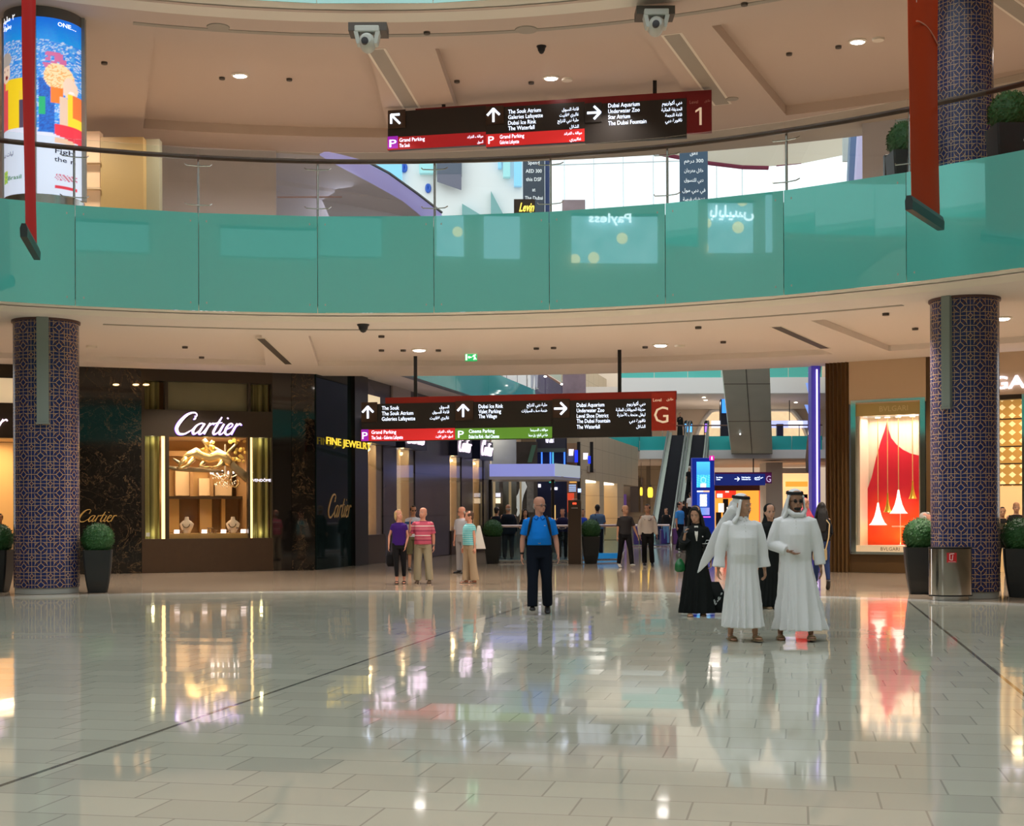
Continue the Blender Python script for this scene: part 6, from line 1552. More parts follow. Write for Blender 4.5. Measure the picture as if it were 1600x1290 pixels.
# curtain wall to the bright sky
t = thing('curtain_wall', pt(1000, 70, 10), 'tall glazed curtain wall full of white daylight with thin grid lines', 'window')
M_mul = mat('pale mullion', (.55,.62,.66), rough=.4)
for px in (882, 928, 974, 1021, 1068, 1120, 1160): pxbox('mullion', M_mul, px-.5, 200, px+.5, 350, 70, .12, t)
for py in (256,): 
    a, b = at(862, py+2, 70), at(1165, py-8, 70); mkobj('transom', MB().tube([a, b], .03, 5), M_mul, t)
pxbox('glazing', glass_mat('daylight glass', (.97,.99,1), .03), 861, 200, 1345, 352, 70.2, .02, t)
# far gallery ceiling with a dark red edge, upper right
c0 = [(1030,238),(1062,244),(1110,253),(1160,259),(1200,260),(1250,256),(1325,241),(1345,236)]
front = [at(a, b, 62) for a, b in c0]; back = [at(a+30, b-62, 50) for a, b in c0]
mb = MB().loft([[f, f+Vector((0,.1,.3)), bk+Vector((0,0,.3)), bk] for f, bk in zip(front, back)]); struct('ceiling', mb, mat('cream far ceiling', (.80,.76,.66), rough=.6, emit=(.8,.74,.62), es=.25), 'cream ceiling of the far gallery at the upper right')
o = mkobj('red_edge', MB().tube([f+Vector((0,-.1,-.05)) for f in front[:5]], .13, 6), mat('plum edge', (.30,.04,.12), rough=.4), None); tag(o, 'dark plum edge band of the far cream ceiling', 'trim')
o = mkobj('sign_strip', MB().loft([[at(a, b, 61.8), at(a, b+7, 61.8), at(a, b+7, 61.9), at(a, b, 61.9)] for a, b in ((1213,253),(1252,249))]), mat('plum edge'), None); tag(o, 'short dark red sign strip on the far cream ceiling', 'sign')
far('framed_picture', mat('dim picture', (.30,.22,.24), rough=.5, var=(2,.4)), 879, 312, 915, 620, 'small dark framed picture stand before the bright glazing', 'picture', Y=60, th=.2)
# slanting blue column and violet wall on the right
q = [(1333,200),(1345,200),(1337,285),(1326,285)]
a = [at(x, y, 48) for x, y in ((1345,150),(1332,150),(1325,300),(1336,300))]
o = mkobj('slanting_pillar', MB().hexa([a[2], a[3], a[3]+Vector((0,.3,0)), a[2]+Vector((0,.3,0))], [a[1], a[0], a[0]+Vector((0,.3,0)), a[1]+Vector((0,.3,0))]), mat('steel blue', (.16,.25,.40), rough=.4), None); tag(o, 'slanting steel blue pillar at the right end of the bright glazing', 'pillar')
a = [at(x, y, 47) for x, y in ((1400,150),(1345.5,150),(1336.5,300),(1400,300))]
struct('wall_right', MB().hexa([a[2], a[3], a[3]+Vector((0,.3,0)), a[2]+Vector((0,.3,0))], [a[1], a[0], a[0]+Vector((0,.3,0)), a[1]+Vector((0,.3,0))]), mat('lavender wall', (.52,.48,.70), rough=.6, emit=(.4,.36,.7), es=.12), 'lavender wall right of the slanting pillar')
far('mesh_panel', mat('pale mesh', (.62,.66,.62), rough=.5), 1317, 195, 1333, 252, 'pale mesh panel left of the slanting pillar', 'panel', Y=49, th=.1)

# ================================================================ backlit poster column, upper left
px_c, Yc, rc_ = 71.5, 28.7, .775
pc = at(px_c, 801, Yc); zT, zB = at(71, 25, Yc-rc_).z, at(71, 302, Yc-rc_).z
t = thing('poster_column', (pc.x, pc.y, FL1), 'round column wrapped in a backlit football advertisement, behind the clear panes at the upper left', 'column')
mkobj('shaft', MB().cyl((pc.x, pc.y), rc_-.05, FL1, S2, 48), mat('column grey', (.30,.27,.24), rough=.4), t, smooth=True)
mkobj('steel_base', MB().cyl((pc.x, pc.y), rc_+.01, FL1, zB, 48), M_steel, t, smooth=True)
mkobj('top_collar', MB().cyl((pc.x, pc.y), rc_+.0, zT, S2-.001, 48), mat('collar brown', (.14,.12,.11), rough=.4), t, smooth=True)
def nz_(x, y): return (sin(x*12.9898+y*78.233)*43758.5453) % 1.0
def posterpic(u, v):
    x = 10 + 123*(1-cos(pi*u))/2; y = 302 - 277*v; E = lambda cx, cy, rx, ry: ((x-cx)/rx)**2 + ((y-cy)/ry)**2 < 1
    if y > 199 + (6 if x > 80 else 0) + max(0, x-100)*.35:
        c = (.74,.76,.93); 
        if 104 < x < 130 and 268 < y < 279 and ((x*1.3 - y) % 6) < 2.5: c = (.6,.05,.1)
        if 104 < x < 130 and 287 < y < 291: c = (.75,.05,.08)
        if 17 < x < 27 and 262 < y < 281: c = (.10,.5,.12) if (x+y) % 5 < 3 else (.85,.7,.1)
        if 104 < x < 128 and 212 < y < 219: c = (.9,.55,.4)
        return c
    g = nz_(int((x+.35*y)/2.6), int((y-.3*x)/1.5)); c = (.02+.25*g*g, .18+.35*g, .75+.2*g)
    if y < 62: k = (62-y)/40; c = (.01, .16+.12*(1-k)+.06*g*(1-k), .85)
    if y > 60 and g > .78: c = (.55,.65,.9)
    if x > 86 and 78 < y < 118 and E(104,92,16,16) and nz_(int(x/4), int(y/4)) > .45: c = (.65,.15,.35)
    if x < 71:
        if y > 120 and x > 11: c = (.95,.65,.02)
        if 11 < x < 29 and y > 118: c = (.75,.08,.10) if x < 22 or y > 135 else (.95,.6,.05)
        if E(24,107,10,17): c = (.85,.62,.50)
        if E(25,115,3.5,3.5): c = (.25,.03,.03)
        if E(24,88,12,12) and y < 98: c = (.42,.38,.36)
        if E(20,104,1.6,1.2) or E(28,104,1.6,1.2): c = (.15,.1,.1)
        if x > 50 and y > 140: c = (.90,.60,.05) if y < 155 else (.10,.07,.12)
        if x > 58 and y > 158: c = (.75,.50,.36)
    else:
        if 82 < x < 104 and y > 120: c = (.02,.08+.1*g,.45+.2*g)
        if 83 < x < 93 and 150 < y < 178: c = (.02,.45,.18)
        if E(109,116,19,21): c = (.98,.72,.42) if g > .35 else (.95,.45,.15)
        if E(123,131,8,17): c = (.90,.66,.52)
        if 99 < x < 116 and 134 < y < 158: c = (.92,.22,.03)
        if 112 < x < 126 and 146 < y < 192 and (x-112) < (y-140): c = (.82,.58,.44)
        if x > 121 and 140 < y < 196: c = (.95,.70,.05)
        if x > 126 and 140 < y < 175: c = (.85,.2,.05)
        if x > 104 and y > 190: c = (.85,.05,.08)
        if E(125,137,3,1.6): c = (.95,.95,.95)
    return c
def pcurve(u, v):
    a = pi + pi*u; return Vector((pc.x + rc_*cos(a), pc.y + rc_*sin(a), zB + (zT-zB)*v))
grid_picture('backlit_poster', t, 0, 1, 0, 1, 0, posterpic, .5, nx=96, nz=170, mname='backlit poster print', curve=pcurve)
def wraptext(s, px, py, w_, hpx, m, name='poster_lettering'):
    k = (Yc-rc_)/2200; vs, fs = text_geo(s, size=hpx*k*1.3, width=w_*k, bold=.01); mb = MB(); out = []
    for v in vs:
        x = (px-px_c)*k + v.x; x = max(-rc_*.995, min(rc_*.995, x)); a = -math.acos(x/rc_); out.append(Vector((pc.x + (rc_+.006)*cos(a), pc.y + (rc_+.006)*sin(a), at(px, py, Yc-rc_).z + v.y)))
    mkobj(name, mb.add(out, fs), m, t)
Wt = emis('poster white text', (1,1,1), 1.0); Dk = mat('poster dark text', (.03,.03,.06), rough=.5)
wraptext(arab('٢ مليار'), 14, 28, 30, 9, Wt); wraptext(arab('بطولة'), 17, 40, 20, 8, Wt); wraptext('ONE...', 109, 36, 20, 7, Wt)
wraptext('Figh', 105, 236, 22, 8, Dk); wraptext('the n', 104, 249, 24, 8, Dk); wraptext(arab('ليات بنمو'), 12, 240, 28, 7, Dk); wraptext('Brasil', 29, 278, 26, 7, mat('poster green text', (.05,.40,.05)))
for a_ in (-pi/2+.06, pi, 0.0):
    s_ = .09; c0 = Vector((pc.x+(rc_+.02)*cos(a_), pc.y+(rc_+.02)*sin(a_), 0)); tt = Vector((-sin(a_), cos(a_), 0))*s_*.6; nn = Vector((cos(a_), sin(a_), 0))*.05
    mkobj('cover_strip', MB().prism([c0-tt-nn, c0-tt+nn, c0+tt+nn, c0+tt-nn] if False else [c0+tt-nn, c0-tt-nn, c0-tt+nn, c0+tt+nn], zB, S2-.01), mat('strip taupe', (.34,.31,.27), rough=.4), t)

# ================================================================ shops across the court, seen mirrored in the green glass
def mirror_pt(px, py, R2=RW-.25):
    """point on the far cylindrical wall behind the camera that the green pane mirrors at this place of the photograph"""
    a, b = corr(px, py); d = Vector(((a-800)/F, 1, (HY-b)/F)); best = None
    for k in range(-8, 6):
        p0, p1 = ringp(R0, PH+9*k), ringp(R0, PH+9*k+9); e = p1-p0
        den = d.x*e.y - d.y*e.x
        if abs(den) < 1e-9: continue
        s_ = (p0.x*e.y - p0.y*e.x)/den; q = Vector((d.x*s_, d.y*s_, 0)); f_ = (q-p0).dot(e)/e.dot(e)
        if s_ > 0 and -.001 <= f_ <= 1.001:
            n = Vector((e.y, -e.x, 0)).normalized(); P = Vector((d.x*s_, d.y*s_, CH + d.z*s_)); r = d - n*2*d.dot(n); best = (P, r)
    P, r = best; ox, oy = P.x-CX, P.y-CY; A = r.x*r.x+r.y*r.y; B = ox*r.x+oy*r.y; C_ = ox*ox+oy*oy-R2*R2; s_ = (-B + sqrt(B*B-A*C_))/A
    Q = P + r*s_; return math.degrees(atan2(Q.y-CY, Q.x-CX)) % 360, Q.z
M_shopblue = mat('cool lit shop interior', (.4,.6,.7), rough=.5, emit=(.42,.66,.80), es=.8, var=(.8,.3))
def f_shopwin(nt, b):
    v = nt.nodes.new('ShaderNodeTexVoronoi'); v.inputs['Scale'].default_value = .95; t_ = nt.nodes.new('ShaderNodeTexCoord'); nt.links.new(t_.outputs['Object'], v.inputs['Vector'])
    n = noise(1.2, 3); base = cmix(N(n.outputs['Fac']), (.16,.34,.42), (.42,.62,.72)); c = cmix(N(v.outputs['Distance']).lt(.26), base, (.95,.85,.50))
    nt.links.new(c.s, b.inputs['Base Color']); nt.links.new(c.s, b.inputs['Emission Color'])
M_shopwin = mat('mirrored shop window', rough=.5, es=1.3, fn=f_shopwin)
def mshop(px0, py0, px1, py1, m, label, sign=None):
    (a0, z1), (a1, _), (_, z0) = mirror_pt(px0, py0), mirror_pt(px1, py0), mirror_pt((px0+px1)/2, py1)
    lo_, hi_ = min(a0,a1), max(a0,a1)
    if hi_ - lo_ > 180: lo_, hi_ = hi_, lo_+360
    c = ringp(RW-.3, (lo_+hi_)/2, z0); t = thing('shopfront', c, label, 'shopfront', 'shopfronts across the court')
    mkobj('lit_window', annulus_box(RW-.35, RW-.2, z0, z1, 6, lo_, hi_), m, t)
    fr = annulus_box(RW-.45, RW-.2, z1, z1+.12, 6, lo_, hi_); mkobj('frame_top', fr, M_bronze, t)
    if sign:
        s_, sx0, sx1, sy0, sy1 = sign; (b0, zz1), (b1, zz0) = mirror_pt(sx0, sy0), mirror_pt(sx1, sy1)
        d_ = ((b1-b0+180) % 360)-180; am = b0 + d_/2; wd = abs(radians(d_))*(RW-.6); a_ = radians(am); rt = Vector((sin(a_), -cos(a_), 0))
        o = ringp(RW-.6, am, zz0) - rt*wd/2; mkobj('sign_lettering', put_text(MB(), s_, o, rt, (0,0,1), size=(zz1-zz0)*1.25, width=wd, bold=.02, ext=.02), emis('far sign cool white', (.75,.92,1.0), 3.0), t)
    return t
mshop(893, 338, 1027, 411, M_shopwin, 'cool lit shoe shop across the court, mirrored in the green glass right of centre', ('Payless', 985, 918, 334, 349))
mshop(682, 336, 724, 400, M_shopwin, 'cool lit shop window with warm round lamps, mirrored in the green glass at the centre')
mshop(756, 338, 812, 404, M_shopblue, 'pale blue shop windows mirrored in the green glass under the text banner')
mshop(1106, 318, 1176, 395, M_shopwin, 'cool lit shop with an Arabic sign, mirrored in the green glass', (arab('بايليس'), 1176, 1107, 321, 341))
mshop(1196, 305, 1206, 394, M_shopblue, 'narrow strip of a cool lit shop mirrored beside a glass joint')
mshop(1376, 298, 1391, 318, M_shopblue, 'small cool lit window mirrored left of the orange banner', ('CARIBOU COFFEE', 1330, 1248, 307, 322))
mshop(500, 338, 596, 400, mat('dim green shop', (.2,.4,.4), emit=(.35,.6,.55), es=.28, var=(.6,.5)), 'dim shop windows mirrored in the green glass left of centre')
mshop(232, 352, 345, 396, MATS['dim green shop'], 'dim shop windows mirrored in the green glass at the left')

# ================================================================ people
def basis(d, hint=Vector((0,-1,0))):
    d = d.normalized(); u = hint - d*hint.dot(d)
    if u.length < 1e-3: u = Vector((1,0,0)) - d*d.x
    u.normalize(); return d, u, d.cross(u)
def limb(mb, pts, n=12, flat0=False, flat1=False, hint=Vector((0,-1,0))):
    """pts: list of (pos, r_side, r_front); rounded ends unless flat"""
    P = [Vector(p[0]) for p in pts]; rings = []
    for i, p in enumerate(P):
        d = (P[min(i+1,len(P)-1)] - P[max(i-1,0)]); d, u, v = basis(d, hint)
        rs, rf = pts[i][1], pts[i][2] if len(pts[i]) > 2 else pts[i][1]
        def ring(c, k): return [c + u*rf*k*cos(2*pi*j/n) + v*rs*k*sin(2*pi*j/n) for j in range(n)]
        if i == 0 and not flat0:
            for a in (.25, .7): rings.append(ring(p - d*rs*cos(a*pi/2), sin(a*pi/2)))
        rings.append(ring(p, 1))
        if i == len(P)-1 and not flat1:
            for a in (.7, .25): rings.append(ring(p + d*rs*cos(a*pi/2), sin(a*pi/2)))
    mb.loft(rings); return mb
def hring(c, rx, ryf, ryb, n=20, M=None):
    out = []
    for j in range(n):
        a = 2*pi*j/n; x = rx*cos(a); y = (ryf if sin(a) < 0 else ryb)*sin(a); v = Vector((x, y, 0))
        out.append(Vector(c) + (M @ v if M else v))
    return out
def remeshed(name, mb, m, parent, vox=.012, smooth_it=4, world=False):
    o = mkobj(name, mb, None, None, world=False)
    md = o.modifiers.new('r', 'REMESH'); md.mode = 'VOXEL'; md.voxel_size = vox; md.use_smooth_shade = True
    if smooth_it: sm = o.modifiers.new('s', 'SMOOTH'); sm.iterations = smooth_it; sm.factor = .5
    dg = bpy.context.evaluated_depsgraph_get(); me = bpy.data.meshes.new_from_object(o.evaluated_get(dg))
    old = o.data; o.modifiers.clear(); o.data = me; bpy.data.meshes.remove(old)
    me.materials.clear(); me.materials.append(m); me.name = name
    for p in me.polygons: p.use_smooth = True
    if parent is not None: o.parent = parent
    return o
def cloth(name, col=(.5,.5,.5), rough=.85, stripes=None, bump_=(14,.25), var_=None):
    def fn(nt, b):
        x, y, z = coords()
        if stripes:
            c = stripes(nt, x, y, z); nt.links.new(c.s, b.inputs['Base Color'])
    return mat('cloth '+name, col, rough=rough, bump=bump_, fn=fn if stripes else None, var=var_, sheen=0, spec=.2)
SKINS = {'fair': (.62,.33,.22), 'tan': (.50,.27,.17), 'brown': (.36,.19,.12), 'pink': (.60,.28,.19)}
def skin(k): return mat('skin '+k, SKINS[k], rough=.5, spec=.4)
V = Vector
def person(loc, label, H=1.75, face=0.0, head_yaw=0.0, head_pitch=0.0, armL=None, armR=None, legL=None, legR=None, skin_k='fair',
           top=None, bottom=None, dress=None, shoes=None, hair=None, build=1.0, belly=0.0, detail=1, female=False, extras=None, group=None, lean=0.0, sleeve=.5, curl=.5,
           lower=1.0, sandals=False, sit=False, collar=None, head_scale=1.07):
    """face: turn about z (0 = towards the viewer). arms / legs: pairs of direction vectors in body space (x to the right of the photo, -y to the front)"""
    s = H/1.75; vox = .0085 if detail >= 2 else (.012 if detail == 1 else .018)
    armL = armL or ((-.16,.0,-1), (-.06,-.14,-1)); armR = armR or ((.16,.0,-1), (.06,-.14,-1))
    legL = legL or ((-.03,0,-1), (-.02,.02,-1)); legR = legR or ((.03,0,-1), (.02,.02,-1))
    w = build
    root = thing('person', (0,0,0), label, 'person', group)
    hipz = .93
    hips = {-1: V((-.085*w,0,hipz-.03)), 1: V((.085*w,0,hipz-.03))}
    J = {}
    for sgn, lg in ((-1, legL), (1, legR)):
        a = V(lg[0]).normalized(); b = V(lg[1]).normalized()
        kn = hips[sgn] + a*.42; an = kn + b*.40; pitch = lg[2] if len(lg) > 2 else 0.0
        J[sgn] = (hips[sgn], kn, an, pitch)
    # ground: the lower sole
    def sole(sgn):
        an, pitch = J[sgn][2], J[sgn][3]; toe = an + V((0,-cos(pitch)*.19, -.075 - sin(pitch)*.19)); heel = an + V((0,.05*cos(pitch),-.075+ .05*sin(pitch))); return min(toe.z, heel.z)
    g = min(sole(-1), sole(1)); 
    def up(v): return V((v.x, v.y, v.z - g))
    dz = -g
    sway = V((0, lean, 0))
    def T(z, x=0, y=0): # torso point with lean
        return V((x, y - lean*max(0, (z-hipz))/.5, z + dz))
    sh = {}
    shw = (.168 if not female else .148)*w
    for sgn in (-1, 1): sh[sgn] = T(1.392, sgn*shw)
    A = {}
    for sgn, ar in ((-1, armL), (1, armR)):
        a = V(ar[0]).normalized(); b = V(ar[1]).normalized(); el = sh[sgn] + a*.285; wr = el + b*.245; hd = V(ar[2]).normalized() if len(ar) > 2 else b
        A[sgn] = (sh[sgn], el, wr, hd)
    # ---- skin body
    body = MB()
    tors = [(hipz-.10,.13,.09,.10),(hipz,.155,.10,.115),(1.02,.145,.10+belly*.5,.10),(1.12,.135,.10+belly,.095),(1.22,.15,.11+belly*.6,.10),(1.32,.165,.115,.105),(1.40,.155,.09,.09),(1.445,.09,.065,.07),(1.47,.06,.055,.06)]
    body.loft([hring(T(z), rx*w, f*w, b*w) for z, rx, f, b in tors])
    nk0, nk1 = T(1.44), T(1.545, 0, -.012)
    limb(body, [(nk0,.062),(nk1,.056)])
    hc = T(1.50, 0, .0)  # pivot of the head
    HM = Matrix.Rotation(head_yaw, 4, 'Z') @ Matrix.Rotation(head_pitch, 4, 'X')
    def h(x, y, z): return hc + (HM @ V((x*head_scale, y*head_scale, z*head_scale)).to_4d()).to_3d() if False else hc + (HM.to_3x3() @ V((x, y, z)))*head_scale
    prof = [(.018,.022,-.080,-.028),(.030,.042,-.098,.02),(.050,.056,-.102,.045),(.080,.066,-.098,.066),(.110,.072,-.093,.080),(.140,.075,-.094,.088),(.165,.075,-.095,.090),(.195,.072,-.091,.087),(.220,.062,-.078,.074),(.238,.043,-.055,.052),(.247,.018,-.025,.022)]
    rings = []
    for z, rx, yf, yb in prof:
        rr = []
        for j in range(24):
            a = 2*pi*j/24; cx, sy = cos(a), sin(a); cy_ = (yf+yb)/2; ry = (yb-yf)/2
            rr.append(h(rx*(abs(cx)**.9)*(1 if cx > 0 else -1), cy_ + ry*sy, z))
        rings.append(rr)
    body.loft(rings)
    limb(body, [(h(0,.0,-.04),.055),(h(0,.012,.09),.06)])
    # nose, brow, lips, chin, ears
    body.loft([[h(-.009,-.088,.128),h(.009,-.088,.128),h(.006,-.098,.126),h(-.006,-.098,.126)],[h(-.013,-.088,.098),h(.013,-.088,.098),h(.009,-.112,.098),h(-.009,-.112,.098)],[h(-.018,-.086,.082),h(.018,-.086,.082),h(.011,-.118,.085),h(-.011,-.118,.085)],[h(-.014,-.086,.073),h(.014,-.086,.073),h(.008,-.108,.075),h(-.008,-.108,.075)]])
    for sx in (-1, 1):
        body.ell(h(sx*.031,-.080,.136), (.022*head_scale,.020*head_scale,.008*head_scale), 8, 5, HM.to_3x3()); body.ell(h(sx*.077,.005,.108), (.009,.020,.031), 8, 6, HM.to_3x3())
        body.ell(h(sx*.040,-.066,.085), (.024,.022,.022), 8, 5, HM.to_3x3())
    body.ell(h(0,-.088,.034), (.020,.018,.014), 8, 5, HM.to_3x3())
    # arms + hands
    for sgn in (-1, 1):
        s0, el, wr, hd = A[sgn]; fw = 1.0 if not female else .82
        limb(body, [(s0,.046*w*fw),(s0*.5+el*.5,.044*w*fw),(el,.036*w*fw)]); limb(body, [(el,.037*w*fw),(el*.6+wr*.4,.036*w*fw),(wr,.024*fw,.020*fw)])
        d, u, v = basis(hd, V((-sgn*1.0, -.15, 0)))   # u: palm side faces the thigh
        # palm: thin along u, wide along v(front-back)
        fr = V((0,-1,0)) - d*V((0,-1,0)).dot(d); fr = fr.normalized() if fr.length > .2 else v
        ps = d.cross(fr).normalized()
        if ps.dot(V((-sgn,0,0))) < 0: ps = -ps
        k = .92 if female else 1.0
        pr = [(wr, .023,.019),(wr+d*.03, .034,.016),(wr+d*.075,.042,.015),(wr+d*.095,.040,.013)]
        rings = []
        for c, a_, b_ in pr: rings.append([c + fr*a_*k*cos(2*pi*j/12) + ps*b_*k*sin(2*pi*j/12) for j in range(12)])
        body.loft(rings)
        for i, (off, L) in enumerate(((.030,.072),(.011,.080),(-.009,.074),(-.028,.058))):
            b0 = wr + d*.088*k + fr*off*k; c1 = curl*(.55+.08*i); d1 = (d*cos(c1) + ps*sin(c1)).normalized(); d2 = (d*cos(c1*2.1) + ps*sin(c1*2.1)).normalized()
            p1 = b0 + d1*L*.5*k; p2 = p1 + d2*L*.5*k; limb(body, [(b0,.0092*k),(p1,.0085*k),(p2,.0068*k)], 8)
        t0 = wr + d*.030*k + fr*.030*k; t1 = t0 + (d*.7 + fr*.65 + ps*.35).normalized()*.042*k; t2 = t1 + (d*.95 + fr*.1 + ps*.45).normalized()*.034*k
        limb(body, [(t0,.013*k),(t1,.0105*k),(t2,.0078*k)], 8)
    # legs, feet
    for sgn in (-1, 1):
        hp, kn, an, pitch = [up(q) if isinstance(q, Vector) else q for q in J[sgn]]
        limb(body, [(hp,.078*w),(hp*.5+kn*.5,.068*w),(kn,.050*w)]); limb(body, [(kn,.050*w),(kn*.65+an*.35,.052*w),(an,.033)])
        fd = V((0,-cos(pitch),-sin(pitch))); dn = V((0,sin(pitch),-cos(pitch)))
        rr = []
        for t, wd, ht, base in ((-.045,.022,.05,.07),(-.03,.032,.065,.07),(.03,.034,.055,.07),(.09,.042,.035,.07),(.145,.044,.024,.07),(.175,.034,.018,.07),(.187,.018,.012,.07)):
            c = an + fd*t + dn*(base - ht*.5); rr.append([c + V((1,0,0))*wd*cos(2*pi*j/10) + dn*(-ht*.5)*sin(2*pi*j/10) for j in range(10)])
        body.loft(rr)
    sk = remeshed('body', body, skin(skin_k), root, vox)
    # eyes, brows, mouth
    if detail >= 1:
        for sx in (-1, 1):
            e = MB().ell(h(sx*.031,-.0905,.119), (.012,.006,.0065), 8, 6, HM.to_3x3()); eo = mkobj('eye', e, mat('eye white', (.7,.68,.64), rough=.3), root, world=False, smooth='all')
            mkobj('iris', MB().ell(h(sx*.031,-.0955,.119), (.0058,.003,.0058), 8, 5, HM.to_3x3()), mat('iris dark', (.03,.02,.015), rough=.2), eo, world=False, smooth='all')
            mkobj('eyebrow', MB().ell(h(sx*.031,-.099,.139), (.020,.005,.0042), 8, 4, HM.to_3x3()), mat('brow ' + str(hair), HAIRC.get((hair or {}).get('col', 'dark') if isinstance(hair, dict) else 'dark', (.04,.025,.018)), rough=.8), root, world=False)
        mkobj('mouth', MB().ell(h(0,-.100,.055), (.021,.006,.0055), 10, 5, HM.to_3x3()), mat('lips '+skin_k, tuple(c*f for c, f in zip(SKINS[skin_k], (.75,.5,.5))), rough=.5), root, world=False, smooth='all')
    # ---- trousers
    if bottom:
        mb = MB(); fl_ = bottom.get('flare', 0); ln = bottom.get('len', 1.0); r0 = .088*w
        mb.loft([hring(T(z), rx*w, f*w, b*w) for z, rx, f, b in ((hipz-.10,.165,.115,.125),(hipz-.02,.172,.118,.132),(hipz+.07,.16,.115+belly*.5,.118),(hipz+.12,.150,.112+belly*.8,.110))])
        for sgn in (-1, 1):
            hp, kn, an, pitch = [up(q) if isinstance(q, Vector) else q for q in J[sgn]]
            en = kn + (an-kn)*ln*1.02
            limb(mb, [(hp + V((0,0,.03)),.098*w,.105*w),(hp*.5+kn*.5,.085*w*(1+fl_*.3),.088*w),(kn,.068*w*(1+fl_*.5)),(kn*.5+en*.5,.064*w*(1+fl_)),(en,.055*w*(1+fl_*1.6),.062*w*(1+fl_*1.6))], 14, flat1=True)
        remeshed('trousers', mb, bottom['m'], root, vox*1.1, 3)
        if bottom.get('belt'): mkobj('belt', MB().loft([hring(T(hipz+.105), .160*w, .118*w+belly*.7*w, .122*w), hring(T(hipz+.14), .158*w, .118*w+belly*.8*w, .118*w)]), M_dark, root, world=False, smooth=True)
    # ---- top
    if top:
        mb = MB(); z0 = hipz + top.get('hem', .02); nw = top.get('neck', .075); e = top.get('ease', 1.08)
        zs = [(z0,.165,.118,.130),(hipz+.10,.158,.118,.118),(1.12,.150,.118,.108),(1.22,.160,.124,.112),(1.32,.172,.128,.116),(1.39,.165,.108,.104),(1.435,.115,.075,.080),(1.455,nw,nw*.9,nw*.95)]
        bl_ = {1: .6, 2: 1.0, 3: .6, 0: .4}
        mb.loft([hring(T(z), rx*w*e, (f*e + belly*bl_.get(i, 0))*w, b*w*e) for i, (z, rx, f, b) in enumerate(zs)])
        for sgn in (-1, 1):
            s0, el, wr, hd = A[sgn]; sl = top.get('sleeve', .5); fw = (1.0 if not female else .86)
            c0 = s0 + V((-sgn*.03,0,.0)); R_ = top.get('loose', 1.0)
            if sl <= .5:
                en = s0 + (el-s0)*sl*2*.85; limb(mb, [(c0,.054*w*fw),(s0,.055*w*fw),(en,.056*w*fw*R_)], 14, flat1=True)
            else:
                en = el + (wr-el)*(sl-.5)*2; limb(mb, [(c0,.054*w*fw),(s0*.5+el*.5,.054*w*fw*R_),(el,.048*w*fw*R_)], 14); limb(mb, [(el,.053*w*fw*R_),(en,.038*w*fw*R_ + .004)], 14, flat1=True)
        remeshed('shirt', mb, top['m'], root, vox*1.1, 3)
        if collar:
            for sx in (-1, 1): mkobj('collar', MB().hexa([T(1.452,sx*.012,-.080*w),T(1.405,sx*.045,-.112*w),T(1.435,sx*.090,-.085*w),T(1.470,sx*.062,-.050*w)],[p+V((0,-.008,.012)) for p in (T(1.452,sx*.012,-.080*w),T(1.405,sx*.045,-.112*w),T(1.435,sx*.090,-.085*w),T(1.470,sx*.062,-.050*w))]), collar, root, world=False)
    # ---- long robe
    if dress:
        mb = MB(); hem = dress.get('hem', .10); fl_ = dress.get('flare', .22); nf = dress.get('folds', 9); sw = dress.get('sway', (0,0)); dep = dress.get('depth', .018); ph = dress.get('phase', 0)
        stance_y = [up(J[q][2]).y for q in (-1,1)]; sx_ = [up(J[q][2]).x for q in (-1,1)]
        ymid = (min(stance_y)+max(stance_y))/2; yr = (max(stance_y)-min(stance_y))/2
        rings = []; N_ = 64
        ztop = 1.455
        zs = [hem + (hipz+dz-hem)*t for t in (0,.04,.18,.34,.5,.66,.82,1.0)]
        for i, z in enumerate(zs):
            t = 1 - (z-hem)/(hipz+dz-hem); rx = (.165 + fl_*t)*w; ry = (.140 + (.07 + yr*.7)*t)*w; c = V((sw[0]*t, ymid*t*.8 + sw[1]*t, z)); rr = []
            for j in range(N_):
                a = 2*pi*j/N_; sn = sin(nf*a+ph+1.5*t+.8*sin(3*a)); f = 1 + dep*(1.8+8*t)*((1-abs(sn))*1.6-.7)*(.7+.3*sin(2*a+ph)); rr.append(c + V((rx*f*cos(a), ry*f*sin(a), 0)))
            rings.append(rr)
        for z, rx, f, b in ((1.04,.166,.137,.137),(1.14,.164,.137,.128),(1.24,.172,.138,.122),(1.33,.180,.132,.120),(1.395,.178,.112,.110),(1.435,.125,.080,.085),(ztop,.078,.070,.075),(1.485,.066,.060,.066)):
            c = T(z); rr = []
            for j in range(N_):
                a = 2*pi*j/N_; sn = sin(nf*a+ph+.8*sin(3*a)); ff = 1 + dep*1.2*((1-abs(sn))*1.6-.7)*max(0,1.42-z)*2.0; rr.append(c + V((rx*w*ff*cos(a), ((f + (belly if 1.0 < z < 1.3 else 0))*w if sin(a) < 0 else b*w)*ff*sin(a), 0)))
            rings.append(rr)
        mb.loft(rings)
        for sgn in (-1, 1):
            s0, el, wr, hd = A[sgn]; c0 = s0 + V((-sgn*.03,0,0)); lo = dress.get('loose', 1.0); en = el + (wr-el)*dress.get('cuff', .95)
            limb(mb, [(c0,.056*w),(s0,.058*w),(s0*.5+el*.5,.058*w*lo),(el,.054*w*lo)], 14); limb(mb, [(el,.054*w*lo),(el*.5+en*.5,.050*w*lo),(en,.046*w*lo*dress.get('cuffw',1))], 14, flat1=True)
        remeshed('robe', mb, dress['m'], root, vox*1.1, 1)
